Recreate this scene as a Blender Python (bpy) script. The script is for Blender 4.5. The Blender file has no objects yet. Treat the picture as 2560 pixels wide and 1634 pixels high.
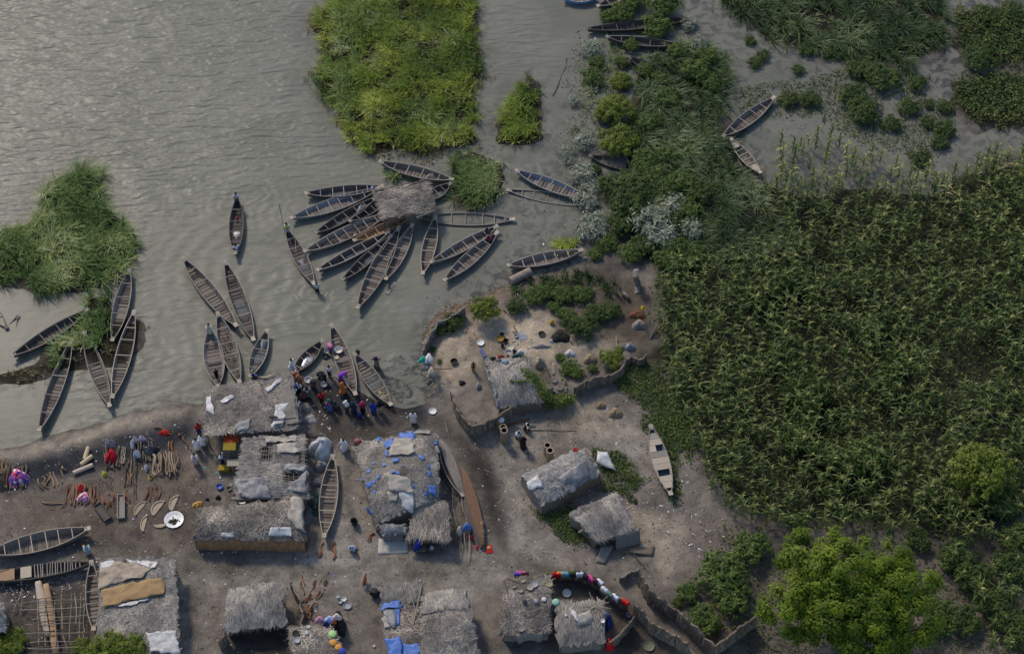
import bpy, math, random
import numpy as np
from mathutils import Vector, Matrix, Euler

# ---------------------------------------------------------------- camera, sky, sun, exposure
scene = bpy.context.scene
col = scene.collection
RNG = np.random.default_rng(11)
random.seed(5)

DEP = math.radians(53.0)          # the helicopter looks down this steeply
FPX = 4616.0                      # focal length in photo pixels (2560 wide)
DIST = 171.0
CAM = Vector((0, -DIST * math.cos(DEP), DIST * math.sin(DEP)))
cam_data = bpy.data.cameras.new('camera')
cam_data.sensor_width = 36.0
cam_data.lens = 36.0 * FPX / 2560.0
cam_data.clip_start = 1.0
cam_data.clip_end = 4000.0
cam = bpy.data.objects.new('camera', cam_data)
col.objects.link(cam)
cam.location = CAM
cam.rotation_euler = (math.pi / 2 - DEP, 0, 0)
scene.camera = cam

SUN_AZ = math.radians(-32.0)      # from +Y towards +X
SUN_EL = math.radians(43.0)
world = bpy.data.worlds.new('World')
scene.world = world
world.use_nodes = True
wn = world.node_tree
for n in list(wn.nodes):
    wn.nodes.remove(n)
sky = wn.nodes.new('ShaderNodeTexSky')
sky.sky_type = 'NISHITA'
sky.sun_disc = False
sky.sun_elevation = SUN_EL
sky.sun_rotation = SUN_AZ
sky.altitude = 280
sky.dust_density = 1.2
bg = wn.nodes.new('ShaderNodeBackground')
bg.inputs['Strength'].default_value = 0.15
wo = wn.nodes.new('ShaderNodeOutputWorld')
wn.links.new(sky.outputs[0], bg.inputs[0])
wn.links.new(bg.outputs[0], wo.inputs[0])

sun_data = bpy.data.lights.new('sun', 'SUN')
sun_data.energy = 2.4
sun_data.angle = math.radians(9.0)
sun_data.color = (1.0, 0.87, 0.70)
sun = bpy.data.objects.new('sun', sun_data)
col.objects.link(sun)
sdir = Vector((math.sin(SUN_AZ) * math.cos(SUN_EL), math.cos(SUN_AZ) * math.cos(SUN_EL), math.sin(SUN_EL)))
sun.rotation_euler = (-sdir).to_track_quat('-Z', 'Y').to_euler()
sun.location = sdir * 200

vs = scene.view_settings
vs.view_transform = 'Standard'
vs.look = 'None'
vs.exposure = 0.26
vs.gamma = 1.0
vs.use_curve_mapping = False
scene.cycles.max_bounces = 5
scene.cycles.transparent_max_bounces = 6

# ---------------------------------------------------------------- from a place in the photo to a place on the ground
VIEW = {'F': (0, 0, .9406), 'R1': (0, 1050, 2.631), 'R2': (440, 880, 2.955), 'R3': (860, 1040, 4.045), 'R4': (1020, 680, 3.648),
        'R5': (1200, 1040, 3.843), 'R6': (520, 1380, 3.541), 'R7': (1180, 1380, 3.344), 'R8': (680, 380, 3.659),
        'S1': (0, 400, 2.196), 'S2': (440, 460, 2.745), 'S3': (740, 0, 3.648), 'S4': (1240, 320, 3.842), 'S5': (1380, 0, 3.494),
        'S6': (1900, 0, 3.494), 'S7': (1640, 660, 2.402), 'S8': (1640, 1160, 2.617), 'T1': (700, 860, 6.986), 'T2': (200, 1070, 6.682),
        'T3': (0, 1300, 4.603), 'T4': (920, 1420, 7.181), 'T5': (1200, 820, 6.986), 'T6': (1480, 640, 4.803), 'T8': (1000, 720, 5.489)}
def px(v, x, y):
    a = VIEW[v]
    return a[0] + x / a[2], a[1] + y / a[2]
UPV = Vector((0, math.sin(DEP), math.cos(DEP)))
FWD = Vector((0, math.cos(DEP), -math.sin(DEP)))
def ray(X, Y, z=0.0):
    d = FWD + Vector(((X - 1280) / FPX, 0, 0)) + UPV * (-(Y - 817) / FPX)
    return CAM + d * ((z - CAM.z) / d.z)
def at(v, x, y, z=0.0):
    return ray(*px(v, x, y), z)
def poly(v, pts, z=0.0):
    return np.array([at(v, x, y, z)[:2] for x, y in pts])

# ---------------------------------------------------------------- scene objects
def link(o, parent=None):
    col.objects.link(o)
    if parent is not None:
        o.parent = parent
    return o
def tag(o, label=None, cat=None, group=None, kind=None):
    if label: o['label'] = label
    if cat: o['category'] = cat
    if group: o['group'] = group
    if kind or cat: o['kind'] = kind or 'thing'
    return o
def thing(name, label, cat, loc, group=None, rot=(0, 0, 0)):
    o = bpy.data.objects.new(name, None)
    o.empty_display_size = 0.2
    o.location = loc
    o.rotation_euler = rot
    link(o)
    return tag(o, label, cat, group)
def mesh(verts, faces, mat=None, smooth=False, name='m'):
    me = bpy.data.meshes.new(name)
    me.from_pydata([tuple(v) for v in verts], [], faces)
    if mat: me.materials.append(mat)
    if smooth:
        me.polygons.foreach_set('use_smooth', [True] * len(me.polygons))
    me.update()
    return me
def npmesh(V, quads, mat, attrs=None, smooth=False, name='m', matidx=None):
    """fast mesh: V (n,3), quads (m,4) or (m,3)"""
    me = bpy.data.meshes.new(name)
    V = np.asarray(V, dtype=np.float32); Q = np.asarray(quads, dtype=np.int32)
    me.vertices.add(len(V)); me.vertices.foreach_set('co', V.ravel())
    k = Q.shape[1]
    me.loops.add(Q.size); me.loops.foreach_set('vertex_index', Q.ravel())
    me.polygons.add(len(Q)); me.polygons.foreach_set('loop_start', np.arange(0, Q.size, k, dtype=np.int32))
    for m in (mat if isinstance(mat, (list, tuple)) else [mat]):
        me.materials.append(m)
    if matidx is not None: me.polygons.foreach_set('material_index', np.asarray(matidx, dtype=np.int32))
    if smooth: me.polygons.foreach_set('use_smooth', np.ones(len(Q), dtype=bool))
    me.update(calc_edges=True)
    for kname, arr in (attrs or {}).items():
        arr = np.asarray(arr, dtype=np.float32)
        if arr.ndim == 1:
            a = me.attributes.new(kname, 'FLOAT', 'POINT'); a.data.foreach_set('value', arr)
        else:
            a = me.attributes.new(kname, 'FLOAT_COLOR', 'POINT'); a.data.foreach_set('color', arr.ravel())
    return me
def obj(name, me, parent=None, loc=None, rot=None, scale=None, kind=None):
    o = bpy.data.objects.new(name, me)
    link(o, parent)
    if loc is not None: o.location = loc
    if rot is not None: o.rotation_euler = rot
    if scale is not None: o.scale = scale
    if kind: o['kind'] = kind
    return o
def single(name, me, label, cat, loc, group=None, rot=(0, 0, 0), scale=None):
    return tag(obj(name, me, None, loc, rot, scale), label, cat, group)

# ---------------------------------------------------------------- materials
MATS = {}
def _base(name):
    m = bpy.data.materials.new(name); m.use_nodes = True
    nt = m.node_tree
    return m, nt, nt.nodes['Principled BSDF']
def N(nt, t, **kw):
    n = nt.nodes.new(t)
    for k, v in kw.items():
        if k in n.inputs: n.inputs[k].default_value = v
        else: setattr(n, k, v)
    return n
def ramp(nt, stops, fac):
    r = nt.nodes.new('ShaderNodeValToRGB')
    e = r.color_ramp.elements
    while len(e) < len(stops): e.new(0.5)
    for i, (p, c) in enumerate(stops):
        e[i].position = p; e[i].color = (*c, 1)
    nt.links.new(fac, r.inputs[0])
    return r.outputs[0]
def M(name, c, c2=None, scale=5.0, stretch=(1, 1, 1), rough=0.9, bump=0.25, rnd=0.12, detail=6, alpha=None, spec=0.25, dist=0.05):
    """noise-mottled surface, every object a little lighter or darker"""
    if name in MATS: return MATS[name]
    m, nt, p = _base(name)
    if c2 is None: c2 = tuple(x * 0.62 for x in c)
    tc = N(nt, 'ShaderNodeTexCoord'); mp = N(nt, 'ShaderNodeMapping'); mp.inputs['Scale'].default_value = stretch
    nt.links.new(tc.outputs['Object'], mp.inputs[0])
    nz = N(nt, 'ShaderNodeTexNoise', Scale=scale, Detail=float(detail), Roughness=0.65)
    nt.links.new(mp.outputs[0], nz.inputs['Vector'])
    cr = ramp(nt, [(0.30, c2), (0.70, c)], nz.outputs[0])
    oi = N(nt, 'ShaderNodeObjectInfo')
    mr = N(nt, 'ShaderNodeMapRange'); mr.inputs['To Min'].default_value = 1 - rnd; mr.inputs['To Max'].default_value = 1 + rnd
    nt.links.new(oi.outputs['Random'], mr.inputs[0])
    hs = N(nt, 'ShaderNodeHueSaturation')
    nt.links.new(mr.outputs[0], hs.inputs['Value']); nt.links.new(cr, hs.inputs['Color'])
    nt.links.new(hs.outputs[0], p.inputs['Base Color'])
    p.inputs['Roughness'].default_value = rough
    p.inputs['Specular IOR Level'].default_value = spec
    if bump:
        b = N(nt, 'ShaderNodeBump', Strength=bump, Distance=dist)
        nt.links.new(nz.outputs[0], b.inputs['Height']); nt.links.new(b.outputs[0], p.inputs['Normal'])
    MATS[name] = m
    return m
def AM(name, stops, rough=0.7, transl=0.0, spec=0.2):
    """blades and leaves: colour by the per-leaf attribute rnd"""
    if name in MATS: return MATS[name]
    m, nt, p = _base(name)
    a = N(nt, 'ShaderNodeAttribute'); a.attribute_name = 'rnd'
    c = ramp(nt, stops, a.outputs['Fac'])
    nt.links.new(c, p.inputs['Base Color'])
    p.inputs['Roughness'].default_value = rough
    p.inputs['Specular IOR Level'].default_value = spec
    if transl:
        tr = N(nt, 'ShaderNodeBsdfTranslucent'); nt.links.new(c, tr.inputs[0])
        mx = N(nt, 'ShaderNodeMixShader', Fac=transl)
        nt.links.new(p.outputs[0], mx.inputs[1]); nt.links.new(tr.outputs[0], mx.inputs[2])
        nt.links.new(mx.outputs[0], nt.nodes['Material Output'].inputs['Surface'])
    MATS[name] = m
    return m
def cloth(c):
    k = 'cloth_%02d_%02d_%02d' % tuple(int(x * 99) for x in c)
    return M(k, c, tuple(x * 0.8 for x in c), scale=7, bump=0.5, rough=0.95, rnd=0.04, spec=0.1)

# ---------------------------------------------------------------- shape helpers
def noise2(X, Y, s, seed=0, octv=3):
    """cheap value noise on arrays, -1..1"""
    out = np.zeros_like(X, dtype=float); amp = 1.0; tot = 0
    for o in range(octv):
        x = X * s + seed * 17.3 + o * 5.1; y = Y * s + seed * 9.7 - o * 3.3
        xi = np.floor(x).astype(int); yi = np.floor(y).astype(int)
        fx = x - xi; fy = y - yi; fx = fx * fx * (3 - 2 * fx); fy = fy * fy * (3 - 2 * fy)
        def h(a, b):
            n = (a * 374761393 + b * 668265263 + seed * 1442695) & 0x7fffffff
            n = ((n ^ (n >> 13)) * 1274126177) & 0x7fffffff
            return (n ^ (n >> 16)) % 10007 / 10007.0
        v = (h(xi, yi) * (1 - fx) + h(xi + 1, yi) * fx) * (1 - fy) + (h(xi, yi + 1) * (1 - fx) + h(xi + 1, yi + 1) * fx) * fy
        out += (v * 2 - 1) * amp; tot += amp; amp *= 0.5; s *= 2.1
    return out / tot
def sdist(P, pg):
    """signed distance to a polygon, positive inside"""
    d2 = np.full(len(P), 1e18); ins = np.zeros(len(P), bool)
    n = len(pg)
    for i in range(n):
        a = pg[i]; b = pg[(i + 1) % n]; e = b - a
        w = P - a
        t = np.clip((w @ e) / (e @ e + 1e-12), 0, 1)
        q = w - t[:, None] * e
        d2 = np.minimum(d2, (q * q).sum(1))
        c = (a[1] > P[:, 1]) != (b[1] > P[:, 1])
        xi = (b[0] - a[0]) * (P[:, 1] - a[1]) / (b[1] - a[1] + 1e-12) + a[0]
        ins ^= c & (P[:, 0] < xi)
    d = np.sqrt(d2)
    return np.where(ins, d, -d)
def scatter(pg, density, rng=RNG):
    lo = pg.min(0); hi = pg.max(0)
    n = int((hi - lo).prod() * density)
    P = lo + rng.random((n, 2)) * (hi - lo)
    return P[sdist(P, pg) > 0]
def box_mesh(name, mat, bev=0.0):
    v = [(x, y, z) for x in (-.5, .5) for y in (-.5, .5) for z in (-.5, .5)]
    f = [(0, 1, 3, 2), (4, 6, 7, 5), (0, 4, 5, 1), (2, 3, 7, 6), (0, 2, 6, 4), (1, 5, 7, 3)]
    return mesh(v, f, mat, name=name)
_unit = {}
def unit_box(mat):
    k = 'b' + mat.name
    if k not in _unit: _unit[k] = box_mesh('plank_' + mat.name, mat)
    return _unit[k]
def unit_stick(mat, kind=0, sides=7):
    """a stick of length 1 along +Z and radius 1, slightly crooked and tapered"""
    k = 's%s%d' % (mat.name, kind)
    if k in _unit: return _unit[k]
    r = random.Random(kind * 31 + 7)
    rings = 2 if kind == 0 else 6
    V = []; F = []
    ox = oy = 0
    for i in range(rings):
        t = i / (rings - 1)
        if kind:
            ox = math.sin(t * 3.1 * (1 + kind % 2)) * 1.1 * (kind % 3 + .4) + r.uniform(-.3, .3); oy = math.sin(t * 4.4 + kind) * 0.6
        rad = (1.0 - 0.25 * t) * (1 if kind == 0 else r.uniform(.85, 1.12))
        for s in range(sides):
            a = 2 * math.pi * s / sides
            V.append((ox + rad * math.cos(a), oy + rad * math.sin(a), t))
    for i in range(rings - 1):
        for s in range(sides):
            F.append((i * sides + s, i * sides + (s + 1) % sides, (i + 1) * sides + (s + 1) % sides, (i + 1) * sides + s))
    F.append(tuple(range(sides))[::-1]); F.append(tuple((rings - 1) * sides + s for s in range(sides)))
    _unit[k] = mesh(V, F, mat, name='stick')
    return _unit[k]
def stick(name, a, b, r, mat, parent=None, kind=0):
    """pole from a to b; in the parent's frame when a parent is given"""
    a = Vector(a); b = Vector(b); d = b - a
    if parent is not None and kind >= 0:
        a = a - parent.location
    o = bpy.data.objects.new(name, unit_stick(mat, abs(kind)))
    link(o, parent)
    o.location = a
    q = d.to_track_quat('Z', 'Y')
    o.rotation_euler = (q @ Euler((0, 0, random.uniform(0, 6.28))).to_quaternion()).to_euler()
    o.scale = (r, r, d.length)
    return o
def lathe(prof, mat, sides=18, mat2=None, split=None):
    V = []; F = []; mi = []
    for (r, z) in prof:
        for s in range(sides):
            a = 2 * math.pi * s / sides
            V.append((r * math.cos(a), r * math.sin(a), z))
    for i in range(len(prof) - 1):
        for s in range(sides):
            F.append((i * sides + s, i * sides + (s + 1) % sides, (i + 1) * sides + (s + 1) % sides, (i + 1) * sides + s))
            mi.append(1 if split is not None and i >= split else 0)
    F.append(tuple(range(sides))[::-1]); mi.append(0)
    F.append(tuple((len(prof) - 1) * sides + s for s in range(sides))); mi.append(1 if split is not None else 0)
    me = mesh(V, F, mat, smooth=False)
    if mat2:
        me.materials.append(mat2); me.polygons.foreach_set('material_index', mi)
    return me
def ortho(d):
    """unit vectors across each of the directions d (n,3)"""
    up = np.where(np.abs(d[:, 2:3]) > .95, [[1., 0, 0]], [[0, 0, 1.]])
    s = np.cross(d, up); s /= np.linalg.norm(s, axis=1, keepdims=True) + 1e-9
    return s
def blades(base, dirs, length, width, droop, segs=3, side=None, rnd=None, taper=True):
    """arching blades as strips; droop (n,3) is added times t^2"""
    n = len(base)
    if side is None: side = ortho(dirs)
    T = np.linspace(0, 1, segs + 1)
    V = np.zeros((n, segs + 1, 2, 3))
    for i, t in enumerate(T):
        c = base + dirs * (length * t)[:, None] + droop * (t * t)
        w = width * ((1 - 0.85 * t ** 1.5) if taper else 1.0)
        V[:, i, 0] = c - side * (w / 2)[:, None]
        V[:, i, 1] = c + side * (w / 2)[:, None]
    k = np.arange(n)[:, None] * (2 * (segs + 1))
    Q = []
    for i in range(segs):
        Q.append(np.stack([k[:, 0] + 2 * i, k[:, 0] + 2 * i + 1, k[:, 0] + 2 * i + 3, k[:, 0] + 2 * i + 2], 1))
    Q = np.concatenate(Q)
    if rnd is None: rnd = RNG.random(n)
    return V.reshape(-1, 3), Q, np.repeat(rnd, 2 * (segs + 1))
def join(parts):
    """[(V,Q,R),...] -> one"""
    off = 0; Vs = []; Qs = []; Rs = []
    for V, Q, R in parts:
        Vs.append(V); Qs.append(Q + off); Rs.append(R); off += len(V)
    return np.concatenate(Vs), np.concatenate(Qs), np.concatenate(Rs)
def leaves(C, nrm, size, rnd=None, asp=0.55):
    """folded diamond leaves at C facing roughly along nrm"""
    n = len(C)
    nrm = nrm / (np.linalg.norm(nrm, axis=1, keepdims=True) + 1e-9)
    r = RNG.normal(size=(n, 3))
    t = r - (r * nrm).sum(1, keepdims=True) * nrm
    t /= np.linalg.norm(t, axis=1, keepdims=True) + 1e-9
    s = np.cross(nrm, t)
    L = (size * 0.5)[:, None]; W = L * asp
    V = np.stack([C - t * L, C + s * W - nrm * L * .15, C + t * L - nrm * L * .3, C - s * W - nrm * L * .15], 1)
    Q = np.arange(4 * n).reshape(n, 4)
    if rnd is None: rnd = RNG.random(n)
    return V.reshape(-1, 3), Q, np.repeat(rnd, 4)
# ---------------------------------------------------------------- ground and water
FAR = 900.0
def F(*p): return poly('F', p)
shore = poly('F', [(0, 1058), (60, 1045), (150, 1016), (250, 986), (330, 960), (400, 944), (470, 948), (520, 925), (640, 893), (700, 890), (745, 893),
                   (790, 880), (830, 915), (880, 945), (940, 958), (1000, 950), (1008, 880), (990, 812), (1003, 765), (1045, 728), (1130, 697),
                   (1220, 660), (1300, 645), (1400, 605), (1445, 560), (1435, 500), (1440, 440), (1480, 360), (1475, 260), (1500, 180), (1560, 120),
                   (1650, 105), (1700, 140), (1715, 230), (1712, 312), (1760, 390), (1800, 425), (1850, 445), (1950, 455), (2080, 462), (2180, 470),
                   (2240, 430), (2320, 375), (2420, 345)])
LAND = [np.vstack([[(-FAR, shore[0, 1] - 3)], shore, [(FAR, shore[-1, 1]), (FAR, -FAR), (-FAR, -FAR)]])]
LAND.append(F((1700, -120), (1690, 0), (1780, 72), (1850, 112), (2000, 132), (2100, 160), (2215, 130), (2240, -120)))
LAND.append(F((2240, 190), (2330, 175), (2520, 185), (2520, 310), (2300, 300), (2230, 235)))
LAND.append(F((2250, 30), (2330, 20), (2520, 60), (2520, 150), (2300, 160), (2240, 110)))
ISL_A = F((732, 62), (762, 20), (800, -10), (800, -60), (1090, -60), (1120, 20), (1128, 60), (1118, 100), (1140, 150), (1138, 190), (1112, 225), (1128, 262), (1108, 300), (1116, 340), (1040, 352), (985, 366), (930, 350), (870, 364), (826, 340), (815, 295), (778, 240), (762, 215), (738, 188), (756, 150), (768, 110))
ISL_B = F((1172, 340), (1168, 292), (1204, 222), (1246, 182), (1272, 205), (1278, 330), (1228, 344))
ISL_C = F((1066, 488), (1056, 432), (1064, 372), (1110, 352), (1182, 384), (1186, 428), (1166, 478), (1110, 496))
ISL_D = F((-60, 570), (70, 520), (115, 430), (195, 400), (245, 425), (236, 480), (310, 540), (325, 605), (290, 655), (200, 688), (100, 695), (0, 668), (-60, 670))
ISL_E = F((205, 700), (255, 690), (272, 750), (335, 755), (340, 800), (300, 862), (250, 862), (165, 870), (60, 905), (-20, 905), (-20, 885), (80, 852), (110, 815), (195, 762))
LAND += [ISL_A, ISL_B, ISL_C, ISL_D, ISL_E]

def axis(a, b, step):
    far = np.array([4, 10, 22, 50, 120, 300, 820.])
    return np.concatenate([(a - far)[::-1], np.arange(a, b + step / 2, step), b + far])
GX0, GX1, GY0, GY1, GS = -66.0, 66.0, -48.0, 56.0, 0.32
gx = axis(GX0, GX1, GS); gy = axis(GY0, GY1, GS)
XX, YY = np.meshgrid(gx, gy)
PP = np.stack([XX.ravel(), YY.ravel()], 1)
wob = 0.5 * noise2(PP[:, 0], PP[:, 1], 0.55, 3, 4)
SD = np.full(len(PP), -1e9)
for L in LAND:
    SD = np.maximum(SD, sdist(PP, L))
SD = SD + wob + np.where((PP[:, 0] > 18) & (PP[:, 1] > 5), 1.6 * noise2(PP[:, 0], PP[:, 1], .3, 77, 4), 0)
hz = np.where(SD > 0, 0.32 * (1 - np.exp(-SD / 1.1)), np.maximum(SD * 0.22, -0.9))
hz = hz + np.where(SD > 0, np.clip(SD, 0, 1) * (0.05 * noise2(PP[:, 0], PP[:, 1], 0.8, 5, 3) + 0.02 * noise2(PP[:, 0], PP[:, 1], 3.1, 6, 2)), 0)
HZ = hz.reshape(len(gy), len(gx))
ni = len(np.arange(GX0, GX1 + GS / 2, GS)); nj = len(np.arange(GY0, GY1 + GS / 2, GS))
HIN = HZ[7:7 + nj, 7:7 + ni]
def gz(x, y):
    fx = np.clip((np.asarray(x) - GX0) / GS, 0, ni - 1.001); fy = np.clip((np.asarray(y) - GY0) / GS, 0, nj - 1.001)
    i = fx.astype(int); j = fy.astype(int); u = fx - i; v = fy - j
    return (HIN[j, i] * (1 - u) + HIN[j, i + 1] * u) * (1 - v) + (HIN[j + 1, i] * (1 - u) + HIN[j + 1, i + 1] * u) * v
def gnd(v, x, y, dz=0.0):
    """the ground (or water) point seen at a place in the photo"""
    p = at(v, x, y, 0.3)
    z = max(float(gz(p.x, p.y)), 0.0)
    p = at(v, x, y, z)
    p.z = max(float(gz(p.x, p.y)), 0.0) + dz
    return p

# soil colours: grey village earth, pale trodden sand, black wet mud, brown litter bank, dark field soil; the shade of one yard is painted in too
def soft(pgs, w):
    m = np.zeros(len(PP))
    for pg in pgs:
        m = np.maximum(m, np.clip(0.5 + (sdist(PP, pg) + 0.7 * noise2(PP[:, 0], PP[:, 1], 0.5, 8, 3)) / w, 0, 1))
    return m[:, None]
C = np.tile(np.array([[0.150, 0.136, 0.122]]), (len(PP), 1))
def lay(c, m):
    global C
    C = C * (1 - m) + np.array([c]) * m
lay((0.215, 0.199, 0.177), soft([poly('F', [(730, 1070), (820, 1060), (840, 1200), (870, 1320), (1150, 1310), (1160, 1080), (1060, 1000), (1200, 1010), (1240, 1130), (1260, 1250), (1330, 1340), (1150, 1400), (860, 1400), (760, 1370), (430, 1400), (430, 1537), (520, 1640), (420, 1640), (400, 1300), (560, 1330), (740, 1310)]),
                                   poly('F', [(1080, 980), (1350, 930), (1530, 1040), (1520, 1150), (1440, 1060), (1330, 1040), (1210, 1080)])], 2.5))
lay((0.315, 0.270, 0.212), soft([poly('R4', [(200, 620), (330, 530), (560, 450), (880, 420), (1250, 380), (1450, 560), (1700, 600), (1900, 640), (1720, 760), (1450, 780), (1300, 900), (1180, 820), (700, 820), (620, 950), (420, 1080), (300, 1000), (200, 800)])], 2.0))
lay((0.265, 0.232, 0.190), soft([poly('R4', [(1250, 1230), (1600, 1180), (1900, 1350), (2200, 1500), (1400, 1540), (1100, 1400)]), poly('F', [(1480, 1200), (1640, 1230), (1700, 1330), (1560, 1370), (1500, 1290)]),
                               poly('F', [(0, 1075), (150, 1035), (330, 975), (430, 962), (430, 975), (300, 1005), (150, 1055), (0, 1092)])], 1.6))
MUDPOLY = ([
poly('F', [(-60, 1112), (0, 1100), (150, 1066), (300, 1020), (440, 985), (470, 1005), (450, 1040), (340, 1090), (200, 1122), (60, 1150), (-60, 1165)]),
                                 poly('F', [(700, 905), (760, 890), (860, 920), (960, 920), (1010, 960), (1000, 1000), (900, 960), (800, 960), (700, 950)])])
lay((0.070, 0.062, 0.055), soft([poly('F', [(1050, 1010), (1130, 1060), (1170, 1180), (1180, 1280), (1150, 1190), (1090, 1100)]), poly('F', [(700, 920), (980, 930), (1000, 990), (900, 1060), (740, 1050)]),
                                 poly('F', [(0, 1370), (210, 1380), (230, 1537), (230, 1700), (0, 1700)]), poly('R6', [(150, 720), (700, 660), (740, 1000), (150, 1000)]),  # last polygon: shade below the small straw roof, put into the soil colour
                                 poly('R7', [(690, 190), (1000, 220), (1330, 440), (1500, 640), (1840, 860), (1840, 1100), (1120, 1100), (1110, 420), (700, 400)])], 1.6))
lay((0.165, 0.120, 0.086), soft([poly('F', [(990, 800), (1005, 765), (1045, 728), (1130, 700), (1215, 665), (1215, 690), (1110, 720), (1050, 760), (1020, 820), (1000, 870)])], 1.4))
lay((0.120, 0.101, 0.084), soft([poly('F', [(0, 1170), (150, 1130), (470, 1060), (500, 1190), (440, 1290), (230, 1310), (0, 1240)])], 3.0))
lay((0.026, 0.029, 0.036), soft(MUDPOLY, 1.5))
lay((0.085, 0.073, 0.058), soft([poly('F', [(1440, 640), (1540, 700), (1560, 800), (1500, 830), (1420, 800), (1360, 740), (1200, 700), (1300, 640)])], 2.5))
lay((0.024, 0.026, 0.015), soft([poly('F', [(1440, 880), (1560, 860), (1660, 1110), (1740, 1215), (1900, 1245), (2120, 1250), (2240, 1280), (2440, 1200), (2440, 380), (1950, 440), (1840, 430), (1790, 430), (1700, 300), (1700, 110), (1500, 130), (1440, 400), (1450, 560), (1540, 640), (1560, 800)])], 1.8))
lay((0.125, 0.108, 0.100), soft([poly('F', [(1640, 1230), (1850, 1260), (2150, 1290), (2440, 1230), (2440, 1800), (1700, 1800), (1560, 1450)])], 3.0))
lay((0.035, 0.029, 0.021), np.clip(0.55 - SD[:, None] * 1.1, 0, 1) * (SD[:, None] > -3) * (0.55 + 0.45 * (noise2(PP[:, 0], PP[:, 1], 0.6, 12, 2)[:, None] > -0.1)))
lay((0.024, 0.022, 0.015), soft([ISL_A, ISL_B, ISL_C, ISL_D, ISL_E] + LAND[1:4], 1.0))
# trodden tracks along the lanes and damp stains
for v, pts, w, k in (('F', [(400, 1345), (560, 1338), (760, 1345), (950, 1335), (1150, 1325), (1290, 1345), (1400, 1390), (1480, 1440)], .35, .30), ('F', [(430, 1360), (600, 1352), (800, 1362), (1000, 1352), (1180, 1345), (1330, 1390), (1450, 1470)], .35, .26),
                     ('F', [(1140, 1060), (1150, 1150), (1165, 1250), (1200, 1310), (1310, 1350)], .5, .30), ('F', [(230, 1290), (330, 1300), (430, 1330)], .5, .2), ('F', [(1030, 1000), (1110, 1040), (1150, 1130), (1180, 1200)], .9, .35),
                     ('F', [(445, 1330), (450, 1430), (470, 1560)], .4, .25), ('F', [(820, 1060), (815, 1180), (840, 1300)], .4, .22), ('F', [(1180, 1010), (1320, 1040), (1450, 1080), (1560, 1200)], .6, .15)):
    pl = poly(v, pts); dmin = np.full(len(PP), 1e9)
    for a, b in zip(pl[:-1], pl[1:]):
        e = b - a; t = np.clip(((PP - a) @ e) / (e @ e), 0, 1); dmin = np.minimum(dmin, np.linalg.norm(PP - a - t[:, None] * e, axis=1))
    dmin = dmin + .35 * noise2(PP[:, 0], PP[:, 1], 1.2, 40, 2)
    C = C * (1 - k * np.exp(-(dmin / w) ** 2))[:, None]
damp = np.clip((noise2(PP[:, 0], PP[:, 1], .17, 51, 4) - .08) * 4, 0, 1)
C = C * (1 - .34 * damp[:, None] * np.array([[1, .98, .94]]))
lum = C.mean(1, keepdims=True); C = (lum + (C - lum) * 1.05) * np.array([[1.02, 1.0, .975]])
C = np.clip(C * 1.0 * (1 + 0.26 * noise2(PP[:, 0], PP[:, 1], 0.35, 21, 4)[:, None]), 0, 1)
NXg, NYg = len(gx), len(gy)
ii = (np.arange(NYg - 1)[:, None] * NXg + np.arange(NXg - 1)[None, :]).ravel()
GQ = np.stack([ii, ii + 1, ii + NXg + 1, ii + NXg], 1)

def ground_material():
    m, nt, p = _base('village_earth')
    a = N(nt, 'ShaderNodeAttribute'); a.attribute_name = 'soil'
    tc = N(nt, 'ShaderNodeTexCoord')
    n1 = N(nt, 'ShaderNodeTexNoise', Scale=0.9, Detail=9.0, Roughness=0.72)
    n2 = N(nt, 'ShaderNodeTexNoise', Scale=7.0, Detail=6.0, Roughness=0.75)
    vo = N(nt, 'ShaderNodeTexVoronoi', Scale=3.2)
    for n in (n1, n2, vo): nt.links.new(tc.outputs['Object'], n.inputs['Vector'])
    f1 = ramp(nt, [(0.30, (0.50, 0.50, 0.52)), (0.70, (1.42, 1.40, 1.36))], n1.outputs[0])
    f2 = ramp(nt, [(0.25, (0.66, 0.66, 0.66)), (0.75, (1.34, 1.32, 1.30))], n2.outputs[0])
    fv = ramp(nt, [(0.035, (0.42, 0.40, 0.40)), (0.075, (1, 1, 1))], vo.outputs['Distance'])
    c = a.outputs['Color']
    for f in (f1, f2, fv):
        mx = N(nt, 'ShaderNodeMix', data_type='RGBA', blend_type='MULTIPLY'); mx.inputs['Factor'].default_value = 1.0
        nt.links.new(c, mx.inputs['A']); nt.links.new(f, mx.inputs['B']); c = mx.outputs['Result']
    nt.links.new(c, p.inputs['Base Color'])
    p.inputs['Roughness'].default_value = 0.95; p.inputs['Specular IOR Level'].default_value = 0.15
    b = N(nt, 'ShaderNodeBump', Strength=0.75, Distance=0.16)
    b2 = N(nt, 'ShaderNodeBump', Strength=0.6, Distance=0.05)
    nt.links.new(n1.outputs[0], b.inputs['Height']); nt.links.new(n2.outputs[0], b2.inputs['Height'])
    nt.links.new(b.outputs[0], b2.inputs['Normal']); nt.links.new(b2.outputs[0], p.inputs['Normal'])
    return m
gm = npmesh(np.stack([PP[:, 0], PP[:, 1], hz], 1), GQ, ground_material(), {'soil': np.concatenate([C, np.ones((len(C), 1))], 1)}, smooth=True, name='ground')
tag(obj('ground', gm), 'grey brown trodden earth of the lakeside village and its muddy shore', 'ground', kind='structure')

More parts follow.
